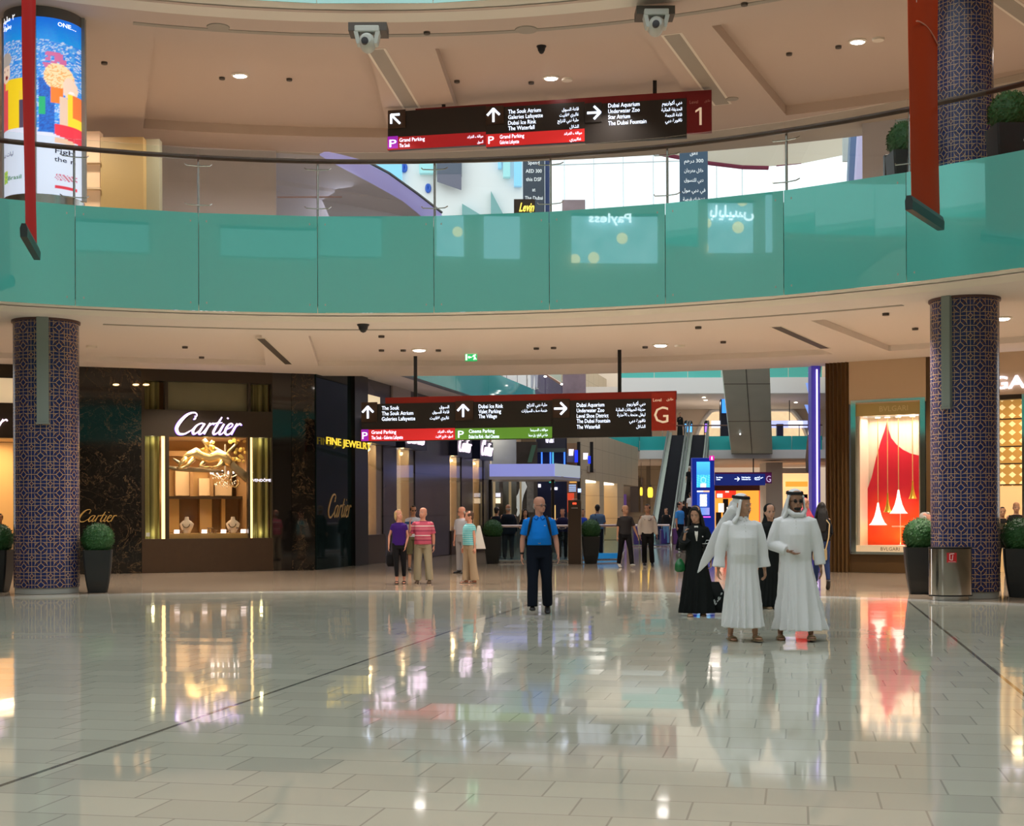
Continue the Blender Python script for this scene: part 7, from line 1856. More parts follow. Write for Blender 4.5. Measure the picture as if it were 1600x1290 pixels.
        if dress.get('placket'):
            for k_, (z, yy) in enumerate(((1.44,-.083),(1.40,-.112),(1.36,-.131),(1.32,-.139))): mkobj('button', MB().ell(T(z,0,yy*w-.006), (.006,.004,.006), 6, 4), mat('button white', (.75,.75,.72), rough=.3), root, world=False)
            mkobj('collar_band', MB().loft([hring(T(1.462), .068, .064, .070), hring(T(1.498,0,-.004), .060, .057, .062)]), dress['m'], root, world=False, smooth=True)
            for sx in (-1,1): mkobj('collar_wing', MB().hexa([T(1.488,sx*.008,-.062),T(1.445,sx*.035,-.088),T(1.462,sx*.060,-.058),T(1.492,sx*.045,-.045)],[p+V((0,-.006,.008)) for p in (T(1.488,sx*.008,-.062),T(1.445,sx*.035,-.088),T(1.462,sx*.060,-.058),T(1.492,sx*.045,-.045))]), dress['m'], root, world=False)
    # ---- shoes
    if shoes:
        for sgn in (-1, 1):
            hp, kn, an, pitch = [up(q) if isinstance(q, Vector) else q for q in J[sgn]]; fd = V((0,-cos(pitch),-sin(pitch))); dn = V((0,sin(pitch),-cos(pitch)))
            mb = MB(); rr = []
            if sandals:
                for t, wd in ((-.055,.022),(-.04,.038),(.04,.040),(.12,.050),(.17,.046),(.20,.024)):
                    c = an + fd*t + dn*.072; rr.append([c + V((wd,0,0)), c + V((wd,0,0)) + dn*.014, c - V((wd,0,0)) + dn*.014, c - V((wd,0,0))])
                mb.loft(rr); mkobj('sandal', mb, shoes, root, world=False)
                for t in (.075, .125):
                    mkobj('sandal_strap', MB().tube([an+fd*t+dn*.07+V((x,0,0))-dn*hh_ for x, hh_ in ((-.046,0),(-.036,.026),(0,.040),(.036,.026),(.046,0))], .011, 6), shoes, root, world=False, smooth=True)
            else:
                for t, wd, ht in ((-.065,.02,.05),(-.05,.036,.075),(0,.042,.085),(.05,.043,.07),(.10,.049,.055),(.16,.050,.045),(.20,.038,.038),(.215,.018,.028)):
                    c = an + fd*t + dn*(.08-ht*.5); rr.append([c + V((1,0,0))*wd*cos(2*pi*j/12) - dn*ht*.5*(sin(2*pi*j/12) if sin(2*pi*j/12) > 0 else max(-.95, sin(2*pi*j/12)*1.3)) for j in range(12)])
                mb.loft(rr); mkobj('shoe', mb, shoes, root, world=False, smooth='all')
    # ---- hair
    if isinstance(hair, dict):
        hm = mat('hair '+hair['col'], HAIRC[hair['col']], rough=.6, bump=(60,.4)); mb = MB(); st = hair.get('style', 'short')
        if st in ('short', 'bob', 'long'):
            mb.ell(h(0,.022,.165), (.083,.090,.095), 18, 12, HM.to_3x3()); mb.ell(h(0,-.045,.226), (.056,.042,.030), 12, 8, HM.to_3x3()); mb.ell(h(0,.045,.10), (.068,.058,.075), 14, 8, HM.to_3x3())
            for sx in (-1, 1): mb.ell(h(sx*.066,-.012,.155), (.020,.050,.045), 10, 6, HM.to_3x3())
        if st == 'bald':
            mb.ell(h(0,.050,.105), (.074,.046,.052), 16, 8, HM.to_3x3())
            for sx in (-1, 1): mb.ell(h(sx*.068,.022,.125), (.011,.034,.030), 10, 6, HM.to_3x3())
        if st == 'bob':
            for sx in (-1, 1): mb.ell(h(sx*.075,.012,.09), (.022,.050,.085), 10, 8, HM.to_3x3())
            mb.ell(h(0,.060,.07), (.078,.045,.085), 14, 8, HM.to_3x3())
        if st == 'long':
            mb.ell(h(0,-.052,.212), (.066,.042,.036), 14, 8, HM.to_3x3())
            for sx in (-1, 1): limb(mb, [(h(sx*.040,-.070,.200),.018,.020),(h(sx*.066,-.045,.165),.020,.035),(h(sx*.088,.0,.07),.030,.05),(h(sx*.105,-.01,-.05),.035,.045),(h(sx*.115,-.02,-.16),.030,.035),(h(sx*.11,-.02,-.26),.015)], 10)
            limb(mb, [(h(0,.06,.15),.075,.04),(h(0,.085,.02),.095,.045),(h(0,.10,-.12),.105,.035),(h(0,.11,-.28),.08,.025)], 14)
        remeshed('hair', mb, hm, root, vox*.9, 2)
        if hair.get('beard'):
            mkobj('beard', MB().ell(h(0,-.082,.040), (.042,.026,.024), 12, 8, HM.to_3x3()), hm, root, world=False, smooth='all')
        if hair.get('moustache'):
            mkobj('moustache', MB().ell(h(0,-.106,.067), (.026,.009,.007), 10, 5, HM.to_3x3()), hm, root, world=False, smooth='all')
    ctx = dict(h=h, T=T, A=A, root=root, w=w, HM=HM, vox=vox, J=J, up=up, dz=dz, hm=HM.to_3x3())
    if extras: extras(ctx)
    root.scale = (s, s, s); root.rotation_euler = (0, 0, face); root.location = loc
    return root
HAIRC = {'dark': (.012,.009,.008), 'brown': (.07,.035,.018), 'grey': (.42,.39,.35), 'blond': (.50,.34,.15), 'white': (.7,.68,.64)}

def glasses(c, sun=False):
    h = c['h']; m = mat('spectacle frame', (.03,.025,.025), rough=.3)
    g = mkobj('spectacles', MB().tube([h(.031+.021*cos(a),-.106,.118+.015*sin(a)) for a in [2*pi*k/12 for k in range(12)]], .0022, 5, closed=True)
          .tube([h(-.031+.021*cos(a),-.106,.118+.015*sin(a)) for a in [2*pi*k/12 for k in range(12)]], .0022, 5, closed=True)
          .tube([h(-.010,-.108,.120), h(.010,-.108,.120)], .002, 5).tube([h(.052,-.104,.121), h(.078,.0,.120)], .0024, 5).tube([h(-.052,-.104,.121), h(-.078,.0,.120)], .0024, 5), m, c['root'], world=False)
    if sun:
        for sx in (-1,1): mkobj('dark_lens', MB().ell(h(sx*.031,-.106,.118), (.020,.003,.014), 10, 4, c['hm']), M_dark, c['root'], world=False)
def ghutra(c, tail=None, wrap=False, agal=True, col=(.80,.80,.80)):
    h, hm = c['h'], c['hm']; m = mat('white headcloth', col, rough=.8, bump=(10,.3)); mb = MB()
    mb.ell(h(0,.015,.185), (.090,.104,.082), 20, 12, hm); mb.ell(h(0,.045,.11), (.088,.075,.10), 18, 10, hm)
    for sx in (-1, 1):
        limb(mb, [(h(sx*.082,-.030,.175),.014,.045),(h(sx*.094,-.020,.09),.014,.060),(h(sx*.105,-.005,.0),.018,.065),(h(sx*.115,.03,-.06),.03,.06)], 10)
    limb(mb, [(h(0,.085,.12),.085,.03),(h(0,.105,.0),.12,.035),(h(0,.13,-.10),.14,.03),(h(0,.14,-.24),.13,.022)], 16)
    if wrap: limb(mb, [(h(-.09,-.02,.02),.03,.05),(h(-.04,-.085,-.025),.028,.03),(h(.05,-.085,-.03),.028,.03),(h(.10,-.01,.01),.03,.05)], 10)
    if tail:
        limb(mb, [(p, wd, th_) for p, wd, th_ in tail], 14, flat1=False)
    remeshed('headcloth', mb, m, c['root'], c['vox'], 2)
    if agal:
        for z_, k in ((.205,1.0),(.221,.97)):
            mkobj('head_cord', MB().tube([h(.086*k*cos(a), .012+.100*k*sin(a), z_+.010*sin(a)) for a in [2*pi*j/24 for j in range(24)]], .0105, 8, closed=True), mat('black cord', (.008,.008,.009), rough=.7), c['root'], world=False, smooth='all')
random.seed(21)
M_black = cloth('black', (.010,.010,.012)); M_navyc = cloth('navy', (.006,.009,.018)); M_kand = cloth('white robe', (.84,.84,.84), bump_=(5,.6)); M_abaya = cloth('black abaya', (.008,.010,.010), rough=.7, bump_=(6,.5))
M_khaki = cloth('khaki', (.36,.31,.21)); M_sand = cloth('sand', (.38,.28,.18)); M_jeans = cloth('jeans', (.02,.035,.10)); M_shoeb = mat('black shoe', (.012,.012,.013), rough=.4); M_shoet = mat('tan sandal', (.30,.20,.11), rough=.6); M_shoew = mat('white shoe', (.6,.58,.52), rough=.5)

# 1 --- man in blue polo
def ex_blue(c):
    glasses(c); T, A = c['T'], c['A']; w = c['w']
    for sx in (-1, 1):
        mkobj('backpack_strap', MB().tube([T(1.30,sx*.165,.10),T(1.43,sx*.125,.05),T(1.455,sx*.115,-.02),T(1.41,sx*.128,-.105),T(1.32,sx*.150,-.138),T(1.20,sx*.172,-.10),T(1.12,sx*.185,.02)], [.018,.022,.022,.022,.022,.018,.014], 8), mat('strap navy', (.006,.008,.014), rough=.6), c['root'], world=False, smooth=True)
    bp = MB().loft([hring(T(z,0,.20), rx, .07, .09) for z, rx in ((1.0,.12),(1.04,.155),(1.2,.165),(1.35,.15),(1.41,.09))]); mkobj('backpack', bp, MATS['strap navy'], c['root'], world=False, smooth=True)
    s0, el, wr, hd = A[-1]; d = (wr-el).normalized(); q = wr - d*.02
    d_, u, v = basis(d); mkobj('watch', MB().loft([[q + d*z_ + (u*cos(a)+v*sin(a))*.031 for a in [2*pi*k/14 for k in range(14)]] for z_ in (-.014,.014)]), M_dark, c['root'], world=False, smooth=True)
    mkobj('belt_buckle', MB().box(T(1.045,-.018,-.155-0.03), T(1.07,.018,-.150-.03)), mat('buckle', (.6,.5,.4), metal=1, rough=.3), c['root'], world=False)
    mkobj('chest_logo', MB().box(T(1.318,.072,-.150), T(1.325,.094,-.145)), mat('logo white', (.8,.8,.8)), c['root'], world=False)
person(ground(843, 958.5), 'man with glasses in a bright blue polo shirt with backpack straps walking in the centre', H=1.80, head_yaw=.65, skin_k='pink', build=1.12, belly=.055, detail=2,
       armL=((-.24,.05,-1),(-.06,-.10,-1)), armR=((.24,.08,-1),(.14,-.28,-1)), legL=((-.02,-.16,-1),(-.02,-.10,-1),-.12), legR=((.04,.02,-1),(.04,.34,-1),.35),
       top=dict(m=cloth('blue polo', (.006,.20,.72)), sleeve=.46, hem=.09), bottom=dict(m=M_navyc, flare=.18, belt=True), collar=cloth('blue collar', (.008,.17,.62)), shoes=M_shoeb, hair=dict(col='grey', style='bald'), extras=ex_blue)

# 2 --- man in white robe with flowing headcloth
def ex_k1(c):
    T, h = c['T'], c['h']
    ghutra(c, tail=[(h(-.05,.08,.06),.07,.05),(T(1.42,-.16,.12),.09,.03),(T(1.25,-.26,.15),.085,.02),(T(1.08,-.34,.17),.075,.014),(T(.93,-.43,.18),.050,.012),(T(.82,-.50,.18),.012,.008)])
    mkobj('pen', MB().tube([T(1.27,.085,-.155), T(1.20,.088,-.160)], .006, 6), M_dark, c['root'], world=False)
    mkobj('dangling_keys', MB().tube([T(1.20,.088,-.160), T(1.17,.078,-.165), T(1.15,.082,-.165)], .008, 6), M_dark, c['root'], world=False)
person(ground(1160, 1001), 'older man in a long white robe and flowing white headcloth with black cord, looking right', H=1.80, face=.12, head_yaw=.75, skin_k='tan', build=1.10, belly=.04, detail=2,
       armL=((-.30,.02,-1),(-.12,-.06,-1)), armR=((.24,.03,-1),(.10,-.05,-1)), legL=((-.04,.10,-1),(-.02,.16,-1),.10), legR=((.06,-.16,-1),(.04,-.04,-1),-.05),
       dress=dict(m=M_kand, hem=.17, flare=.055, folds=8, loose=1.18, cuffw=1.35, placket=True, sway=(.01,0), depth=.028), shoes=M_shoet, sandals=True, hair=dict(col='grey', style='none', moustache=True), extras=ex_k1, curl=.8)

# 3 --- man in white robe, wrapped headcloth, arm bent
def ex_k2(c):
    ghutra(c, wrap=True, agal=True); glasses(c, sun=True)
person(ground(1243, 1000), 'man in a long white robe with sunglasses and one forearm folded across his waist', H=1.86, face=-.12, head_yaw=.25, skin_k='brown', build=1.12, belly=.02, detail=2,
       armL=((-.30,.05,-1),(.72,-.62,-.28),(.8,-.5,-.35)), armR=((.26,.02,-1),(.12,-.10,-1)), legL=((-.10,.08,-1),(-.08,.14,-1),.08), legR=((.08,-.20,-1),(.10,-.02,-1),-.10),
       dress=dict(m=M_kand, hem=.13, flare=.085, folds=7, loose=1.15, cuffw=1.1, placket=True, sway=(.06,0), depth=.032, phase=1.2), shoes=M_shoet, sandals=True, hair=dict(col='dark', style='none', beard=True), extras=ex_k2)

# 4 --- woman in black abaya looking at her phone
def ex_phone(c):
    T, A = c['T'], c['A']; wr = A[-1][2]; p = wr + V((.01,-.045,.085))
    ph = MB().box((-.032,-.005,-.055), (.032,.005,.055)).mul(Matrix.Translation(p) @ Matrix.Rotation(-.5, 4, 'X')); mkobj('phone', ph, mat('grey phone', (.05,.05,.055), rough=.25), c['root'], world=False)
    mkobj('inner_top', MB().loft([[T(1.44,-.03,-.082),T(1.44,.03,-.082),T(1.44,.03,-.07),T(1.44,-.03,-.07)],[T(1.30,-.022,-.146),T(1.30,.025,-.146),T(1.30,.025,-.13),T(1.30,-.022,-.13)],[T(1.20,.0,-.150),T(1.20,.012,-.150),T(1.20,.012,-.13),T(1.20,.0,-.13)]]), mat('cream top', (.75,.70,.62)), c['root'], world=False)
    mkobj('brooch', MB().ell(T(1.27,.10,-.145), (.012,.006,.012), 8, 5), mat('silver', (.75,.75,.78), rough=.2, metal=1), c['root'], world=False)
    # trailing hem with a silver pattern
    mkobj('trailing_hem', MB().loft([[T(z0+dz_, x0+dx, y0) for dx, dz_, y0 in ((-.16,0,-.02),(.16,0,-.02),(.16,0,.04),(-.16,0,.04))] for z0, x0 in ((.55,.20),(.35,.30),(.17,.38),(.06,.40))]), M_abaya, c['root'], world=False, smooth='all')
    mb = MB()
    for k in range(16):
        a = random.uniform(0,1); q = T(.17+.22*a + random.uniform(-.03,.03), .24+.17*a+random.uniform(-.03,.03), -.06)
        mb.add([q, q+V((.022,0,.012)), q+V((.03,0,.04)), q+V((.006,0,.03))], [(0,1,2,3)])
    e = mkobj('silver_embroidery', mb, mat('silver thread', (.42,.45,.45), rough=.5), c['root'], world=False); e['kind'] = 'stuff'
person(ground(1088, 962), 'young woman with long dark hair in a black abaya looking at her phone', H=1.70, face=-.10, head_yaw=-.25, head_pitch=.28, skin_k='fair', build=.98, detail=2, female=True,
       armL=((-.22,-.05,-1),(.12,-.75,.85),(.1,-.4,.9)), armR=((.26,.06,-1),(.05,-.20,-1)), legL=((-.02,-.10,-1),(-.02,-.02,-1)), legR=((.03,.05,-1),(.03,.12,-1)),
       dress=dict(m=M_abaya, hem=.05, flare=.15, folds=7, loose=1.35, cuffw=1.6, cuff=.6, sway=(.03,.06)), shoes=M_shoet, sandals=True, hair=dict(col='dark', style='long'), extras=ex_phone, curl=1.0)
# her green and clear shopping bags
b = ground(1062, 962); t = thing('shopping_bag', at(1062, 886, b.y), 'small shiny green bag carried at the side of the woman in the black abaya', 'bag')
q = at(1062, 884, b.y); mkobj('bag_body', MB().loft([[q+V((x*k,y*k,z)) for x,y in ((-.07,-.04),(.07,-.04),(.07,.04),(-.07,.04))] for z, k in ((-.09,.7),(-.06,1.1),(.03,1.0),(.09,.6),(.12,.2))]), mat('green foil', (.02,.16,.05), rough=.25), t, smooth='all')
q = at(1106, 861, b.y-.1); t = thing('shopping_bag', q, 'see through plastic bag held between the woman in black and the man in the headcloth', 'bag')
mkobj('bag_body', MB().loft([[q+V((x*k,y*k,z)) for x,y in ((-.09,-.04),(.09,-.04),(.09,.04),(-.09,.04))] for z, k in ((-.13,.9),(0,1.0),(.12,1.0))]), glass_mat('clear plastic', (.75,.82,.80), .10), t)
mkobj('bag_rim', MB().tube([q+V((x,-.04,.12)) for x in (-.09,.09)], .006, 5).tube([q+V((-.05,-.04,.12)), q+V((-.03,-.04,.17)), q+V((.03,-.04,.17)), q+V((.05,-.04,.12))], .005, 5), M_steel, t)

# 5 --- woman in purple top
person(ground(624, 911.5), 'blond woman in a dark purple top and black cropped trousers laughing upwards', H=1.66, face=.05, head_yaw=.55, head_pitch=-.28, skin_k='pink', build=.98, detail=2, female=True,
       armL=((-.34,.05,-1),(-.05,-.35,-1)), armR=((.22,-.05,-1),(-.22,-.40,-1)), legL=((.03,-.06,-1),(.03,.0,-1)), legR=((.05,.06,-1),(.02,.18,-1),.12),
       top=dict(m=cloth('purple top', (.045,.012,.16)), sleeve=.26, hem=-.02, neck=.10), bottom=dict(m=M_black, len=.78, flare=-.1), shoes=M_shoeb, sandals=True, hair=dict(col='blond', style='bob'))
q = at(612, 873, ground(624,911).y+.1); t = thing('handbag', q, 'black shoulder bag hanging beside the blond woman in purple', 'bag'); mkobj('bag_body', MB().loft([[q+V((x*k,y*k,z)) for x,y in ((-.11,-.05),(.11,-.05),(.11,.05),(-.11,.05))] for z, k in ((-.17,.8),(-.1,1.1),(.08,1.0),(.16,.8))]), M_black, t, smooth='all'); mkobj('bag_strap', MB().tube([q+V((-.05,0,.16)), q+V((-.02,-.02,.45)), q+V((.03,.0,.66)), q+V((.05,.03,.45)), q+V((.06,0,.16))], .012, 6), M_black, t)

# 6 --- man in pink striped polo
def st_pink(nt, x, y, z):
    f = N.m('FRACT', z*(1/.22)); f2 = N.m('FRACT', z*(1/.22)+.5); base = (.55,.10,.16)
    c = cmix(f.lt(.09), base, (.80,.70,.68)); c = cmix(f2.lt(.06), c, (.10,.02,.06)); f3 = N.m('FRACT', z*(1/.22)+.27); return cmix(f3.lt(.04), c, (.65,.30,.32))
def ex_pink(c):
    A = c['A']; s0, el, wr, hd = A[1]; d = (wr-el).normalized(); q = wr - d*.02; d_, u, v = basis(d)
    mkobj('watch', MB().loft([[q + d*z_ + (u*cos(a)+v*sin(a))*.030 for a in [2*pi*k/12 for k in range(12)]] for z_ in (-.012,.012)]), M_steel, c['root'], world=False, smooth=True)
person(ground(661, 910.5), 'bald man in a pink striped polo shirt and khaki trousers raising one arm', H=1.72, face=-.05, head_yaw=-.35, head_pitch=-.15, skin_k='pink', build=1.12, belly=.05, detail=2,
       armL=((-.38,-.05,-.9),(.02,-.30,.95),(.1,-.3,1)), armR=((.20,.05,-1),(.04,-.10,-1)), legL=((-.07,-.02,-1),(-.02,.05,-1)), legR=((.08,.02,-1),(.05,.02,-1)),
       top=dict(m=cloth('pink stripes', (.6,.1,.15), stripes=st_pink), sleeve=.5, hem=-.02, ease=1.13, loose=1.15), bottom=dict(m=M_khaki, flare=.3), shoes=mat('brown shoe', (.10,.06,.035), rough=.5), hair=dict(col='grey', style='bald'), extras=ex_pink)
# 7 --- man behind with hat / sunglasses
person(ground(646, 890), 'dark haired man in a white t-shirt with a blue pattern standing behind the couple', H=1.80, face=.1, head_yaw=.2, skin_k='tan', detail=1, sleeve=.4,
       top=dict(m=cloth('white blue tee', (.62,.68,.82), stripes=lambda nt,x,y,z: cmix(N.m('FRACT', z*4.0).lt(.3), (.62,.68,.82), (.04,.12,.35))), sleeve=.45, hem=-.02), bottom=dict(m=cloth('olive shorts', (.14,.13,.07)), len=.1, flare=.4), shoes=M_shoeb, hair=dict(col='dark', style='short'), extras=lambda c: glasses(c, True))
# 8 --- man in grey shirt
person(ground(722, 895), 'bald man in a pale grey shirt and grey trousers standing behind the woman in turquoise', H=1.76, face=-.7, head_yaw=-.5, skin_k='pink', build=1.08, belly=.03, detail=1,
       top=dict(m=cloth('pale grey shirt', (.45,.46,.52)), sleeve=.5, hem=.08), bottom=dict(m=cloth('grey trousers', (.30,.29,.30)), belt=True, flare=.1), shoes=M_shoeb, hair=dict(col='grey', style='bald'), extras=lambda c: glasses(c))
# 9 --- woman in turquoise striped top
def st_teal(nt, x, y, z): f = N.m('FRACT', z*(1/.045)); return cmix(f.lt(.4), (.10,.45,.50), (.35,.62,.62))
person(ground(734, 910.5), 'dark haired woman in a turquoise striped top and beige trousers seen from the side', H=1.64, face=-1.0, head_yaw=-.4, skin_k='pink', build=1.08, belly=.03, detail=2, female=True,
       armL=((-.16,-.02,-1),(-.05,-.20,-1)), armR=((.16,.05,-1),(.04,.02,-1)), legL=((-.04,-.05,-1),(-.02,0,-1)), legR=((.03,.08,-1),(.02,.1,-1)),
       top=dict(m=cloth('turquoise stripes', (.1,.5,.5), stripes=st_teal), sleeve=.22, hem=.0, ease=1.12), bottom=dict(m=M_sand, flare=.42), shoes=mat('brown sandal', (.16,.10,.06), rough=.6), sandals=True, hair=dict(col='brown', style='short'))
q = at(748, 838, ground(734,911).y+.15); t = thing('shopping_bag', q, 'white shopping bag hanging beside the woman in turquoise', 'bag'); mkobj('bag_body', MB().loft([[q+V((x,y,z)) for x,y in ((-.02-.1*k,-.05),(.03+.1*k,-.05),(.03+.1*k,.05),(-.02-.1*k,.05))] for z, k in ((-.28,1.3),(0,.6),(.25,.05))]), mat('white bag', (.7,.66,.60), rough=.6), t)

# 10, 11 --- two men walking arm in arm
person(ground(977, 886.5), 'bald man in a charcoal t-shirt walking beside the man in the cream track top', H=1.78, face=.25, head_yaw=.45, skin_k='tan', build=1.02, detail=1,
       armL=((-.12,.12,-1),(-.10,-.10,-1)), armR=((.34,-.12,-1),(.30,-.30,-1)), legL=((-.04,.26,-1),(-.04,.32,-1),.3), legR=((.10,-.24,-1),(.06,-.10,-1),-.15),
       top=dict(m=cloth('charcoal tee', (.035,.033,.035)), sleeve=.48, hem=-.01), bottom=dict(m=M_black, flare=.05), shoes=M_shoew, hair=dict(col='dark', style='bald'))
def ex_track(c):
    T = c['T']
    mkobj('chest_bar', MB().box(T(1.295,.01,-.152), T(1.31,.10,-.146)), M_dark, c['root'], world=False); mkobj('chest_badge', MB().ell(T(1.34,.09,-.143), (.016,.006,.018), 8, 5), mat('badge red', (.25,.02,.03)), c['root'], world=False); mkobj('chest_mark', MB().ell(T(1.325,-.085,-.146), (.014,.005,.010), 6, 4), M_dark, c['root'], world=False)
    for sgn in (-1, 1):
        s0, el, wr, hd = c['A'][sgn]; o = V((sgn*.055,0,.02)); mkobj('shoulder_stripe', MB().tube([s0+V((-sgn*.09,0,.055)), s0+V((sgn*.02,0,.055)), s0+(el-s0)*.35+V((sgn*.062,0,0)), s0+(el-s0)*.8+V((sgn*.058,0,0))], .008, 6), M_dark, c['root'], world=False, smooth=True)
person(ground(1012, 884.5), 'dark haired man in a cream track top with black shoulder stripes and black trousers', H=1.80, face=-.05, head_yaw=-.4, skin_k='tan', build=1.02, detail=1,
       armL=((-.24,.0,-1),(.08,-.10,-1)), armR=((.22,.05,-1),(.12,-.18,-1)), legL=((-.02,-.12,-1),(.0,-.08,-1)), legR=((.05,.10,-1),(.08,.30,-1),.25),
       top=dict(m=cloth('cream track', (.66,.60,.54)), sleeve=.97, hem=-.01, loose=1.15), bottom=dict(m=M_black, flare=.15), shoes=M_shoeb, hair=dict(col='dark', style='short'), extras=ex_track)
# 12 --- woman with shoulder bag seen from behind
def ex_bag(c):
    T = c['T']; mkobj('long_hair', MB(), None, c['root'], world=False) if False else None
rt = person(ground(1284, 921), 'woman in a black top and blue jeans seen from behind with a beige bag', H=1.70, face=pi-.1, skin_k='tan', build=1.0, detail=1, female=True,
       armL=((-.22,-.10,-1),(.1,-.7,-.3)), armR=((.22,-.10,-1),(-.1,-.7,-.3)), legL=((-.03,.12,-1),(-.05,.40,-1),.7), legR=((.05,-.08,-1),(.03,-.04,-1)),
       top=dict(m=M_black, sleeve=.95, hem=.02, ease=1.15), bottom=dict(m=M_jeans, flare=-.15, len=.95), shoes=M_shoeb, hair=dict(col='dark', style='long'))
g_ = ground(1284, 921); q = at(1281, 866, g_.y-.22); t = thing('shoulder_bag', q, 'beige leather shoulder bag on a long strap behind the woman in jeans', 'bag')
mkobj('bag_body', MB().loft([[q+V((x*k,y,z)) for x,y in ((-.14,-.05),(.14,-.05),(.14,.05),(-.14,.05))] for z, k in ((-.12,.92),(-.09,1.0),(.09,.97),(.11,.93))]), mat('beige leather', (.45,.33,.16), rough=.5), t, bevel=.01)
mkobj('bag_strap', MB().tube([q+V((.12,.0,.10)), q+V((.18,.0,.35)), q+V((.21,.05,.62)), q+V((.12,.14,.76))], .013, 6), mat('tan strap', (.55,.38,.18), rough=.5), t, smooth=True)
mkobj('clasp', MB().ell(q+V((.03,-.055,.02)), (.02,.008,.03), 8, 5), mat('gold clasp', (.7,.5,.15), metal=.8, rough=.3), t)
# 13 --- woman in abaya behind the two men in white
def ex_sheila(c):
    h = c['h']; mb = MB(); mb.ell(h(0,.02,.165), (.098,.112,.105), 18, 12, c['hm']); mb.ell(h(0,.055,.08), (.09,.08,.12), 16, 10, c['hm']); limb(mb, [(h(0,.05,.05),.09,.07),(h(0,.04,-.08),.15,.09),(h(0,.04,-.18),.19,.11)], 16); remeshed('headscarf', mb, M_abaya, c['root'], c['vox'], 2)
person(ground(1203, 950), 'woman in a black abaya and black headscarf walking behind the two men in white', H=1.72, face=.4, head_yaw=-.3, skin_k='fair', detail=1, female=True, dress=dict(m=M_abaya, hem=.04, flare=.12, loose=1.3, cuffw=1.4), shoes=M_shoet, extras=ex_sheila)
g2 = ground(1198, 925); 
# 14 --- person in red
def ex_red(c):
    h = c['h']; mb = MB(); mb.ell(h(0,.02,.16), (.10,.115,.11), 16, 10, c['hm']); limb(mb, [(h(0,-.02,.02),.09,.09),(h(.03,-.05,-.12),.12,.11)], 14); remeshed('pink_headscarf', mb, cloth('pink scarf', (.80,.12,.18)), c['root'], c['vox'], 2)
person(ground(1258, 908), 'person in a bright red top and red scarf, hidden behind the man in sunglasses', H=1.90, face=.3, skin_k='fair', detail=1, female=True, top=dict(m=cloth('bright red', (.75,.02,.02)), sleeve=.9, hem=-.1, ease=1.2), bottom=dict(m=M_black), shoes=M_shoeb, extras=ex_red)

# ---- people farther away
def at_floor(px, Y): return pt(px, Y, 0)
def simple(loc, label, **k): k.setdefault('detail', 0); return person(loc, label, **k)
simple(at_floor(794, 48.5), 'man in a navy suit seen from behind at the glass railing', H=1.88, face=pi+.2, skin_k='tan', build=1.15, top=dict(m=M_navyc, sleeve=.95, ease=1.25, hem=-.12), bottom=dict(m=M_navyc), shoes=M_shoeb, hair=dict(col='grey', style='bald'))
simple(at_floor(776, 49.5), 'man in a dark blue jacket partly hidden behind the man in the suit', H=1.80, face=pi-.4, skin_k='tan', top=dict(m=M_navyc, sleeve=.95, ease=1.2), bottom=dict(m=M_black), shoes=M_shoeb, hair=dict(col='dark', style='short'))
simple(at_floor(820.5, 47.5), 'dark haired woman with glasses behind the man in the blue polo', H=1.72, face=.1, skin_k='fair', female=True, detail=1, armL=((-.2,-.1,-1),(.2,-.8,-.1)), top=dict(m=M_navyc, sleeve=.6), bottom=dict(m=M_black), shoes=M_shoeb, hair=dict(col='dark', style='long'))
simple(at_floor(879, 48.5), 'man in a navy top leaning on the railing right of the blue polo shirt', H=1.74, face=-.1, skin_k='pink', armL=((-.25,-.3,-.9),(.5,-.7,-.2)), armR=((.25,-.3,-.9),(-.5,-.7,-.2)), top=dict(m=cloth('dark navy', (.015,.012,.05)), sleeve=.9, ease=1.15), bottom=dict(m=M_black), shoes=M_shoeb, hair=dict(col='dark', style='short'))
def ex_strap(c):
    T = c['T']; mkobj('bag_strap', MB().tube([T(1.45,.08,.09), T(1.25,.04,.14), T(1.05,-.06,.145)], .016, 6), M_dark, c['root'], world=False)
simple(at_floor(933.5, 50.0), 'man in a grey blue shirt with a dark strap seen from behind beyond the railing', H=1.88, face=pi, skin_k='tan', build=1.12, top=dict(m=cloth('grey blue', (.09,.15,.26)), sleeve=.5, ease=1.15), bottom=dict(m=M_black), shoes=M_shoeb, hair=dict(col='dark', style='short'), extras=ex_strap)
simple(at_floor(910, 52), 'person in bright blue beyond the railing, partly hidden by the brown totem', H=1.72, face=.4, skin_k='tan', top=dict(m=cloth('strong blue', (.02,.06,.45)), sleeve=.8), bottom=dict(m=M_navyc), shoes=M_shoeb, hair=dict(col='dark', style='short'))
simple(at_floor(1062, 57), 'man in a sky blue shirt and dark jeans walking before the escalators', H=1.98, face=.9, head_yaw=.2, skin_k='pink', build=1.1, legL=((-.03,-.2,-1),(0,-.1,-1)), legR=((.03,.15,-1),(.02,.3,-1),.3), top=dict(m=cloth('sky blue', (.05,.28,.75)), sleeve=.48), bottom=dict(m=M_navyc), shoes=M_shoeb, hair=dict(col='dark', style='short'))
simple(at_floor(1041, 70), 'person in a dark jacket and pale jeans at the foot of the escalators', H=1.80, face=-.6, skin_k='tan', top=dict(m=M_black, sleeve=.9, ease=1.2), bottom=dict(m=cloth('pale jeans', (.25,.35,.5))), shoes=M_shoeb, hair=dict(col='dark', style='short'))
def on_esc(u, a=0.0): return EB + EP*(1.42 + a) + ED*u + V((0,0,(u+.30)*6.9/15.4))
simple(on_esc(1.8,.1), 'man in a white t-shirt standing low on the right escalator, seen from behind', H=1.82, face=pi+.2, skin_k='tan', top=dict(m=cloth('plain white', (.62,.62,.66)), sleeve=.5, ease=1.15), bottom=dict(m=M_black), shoes=M_shoeb, hair=dict(col='dark', style='short'))
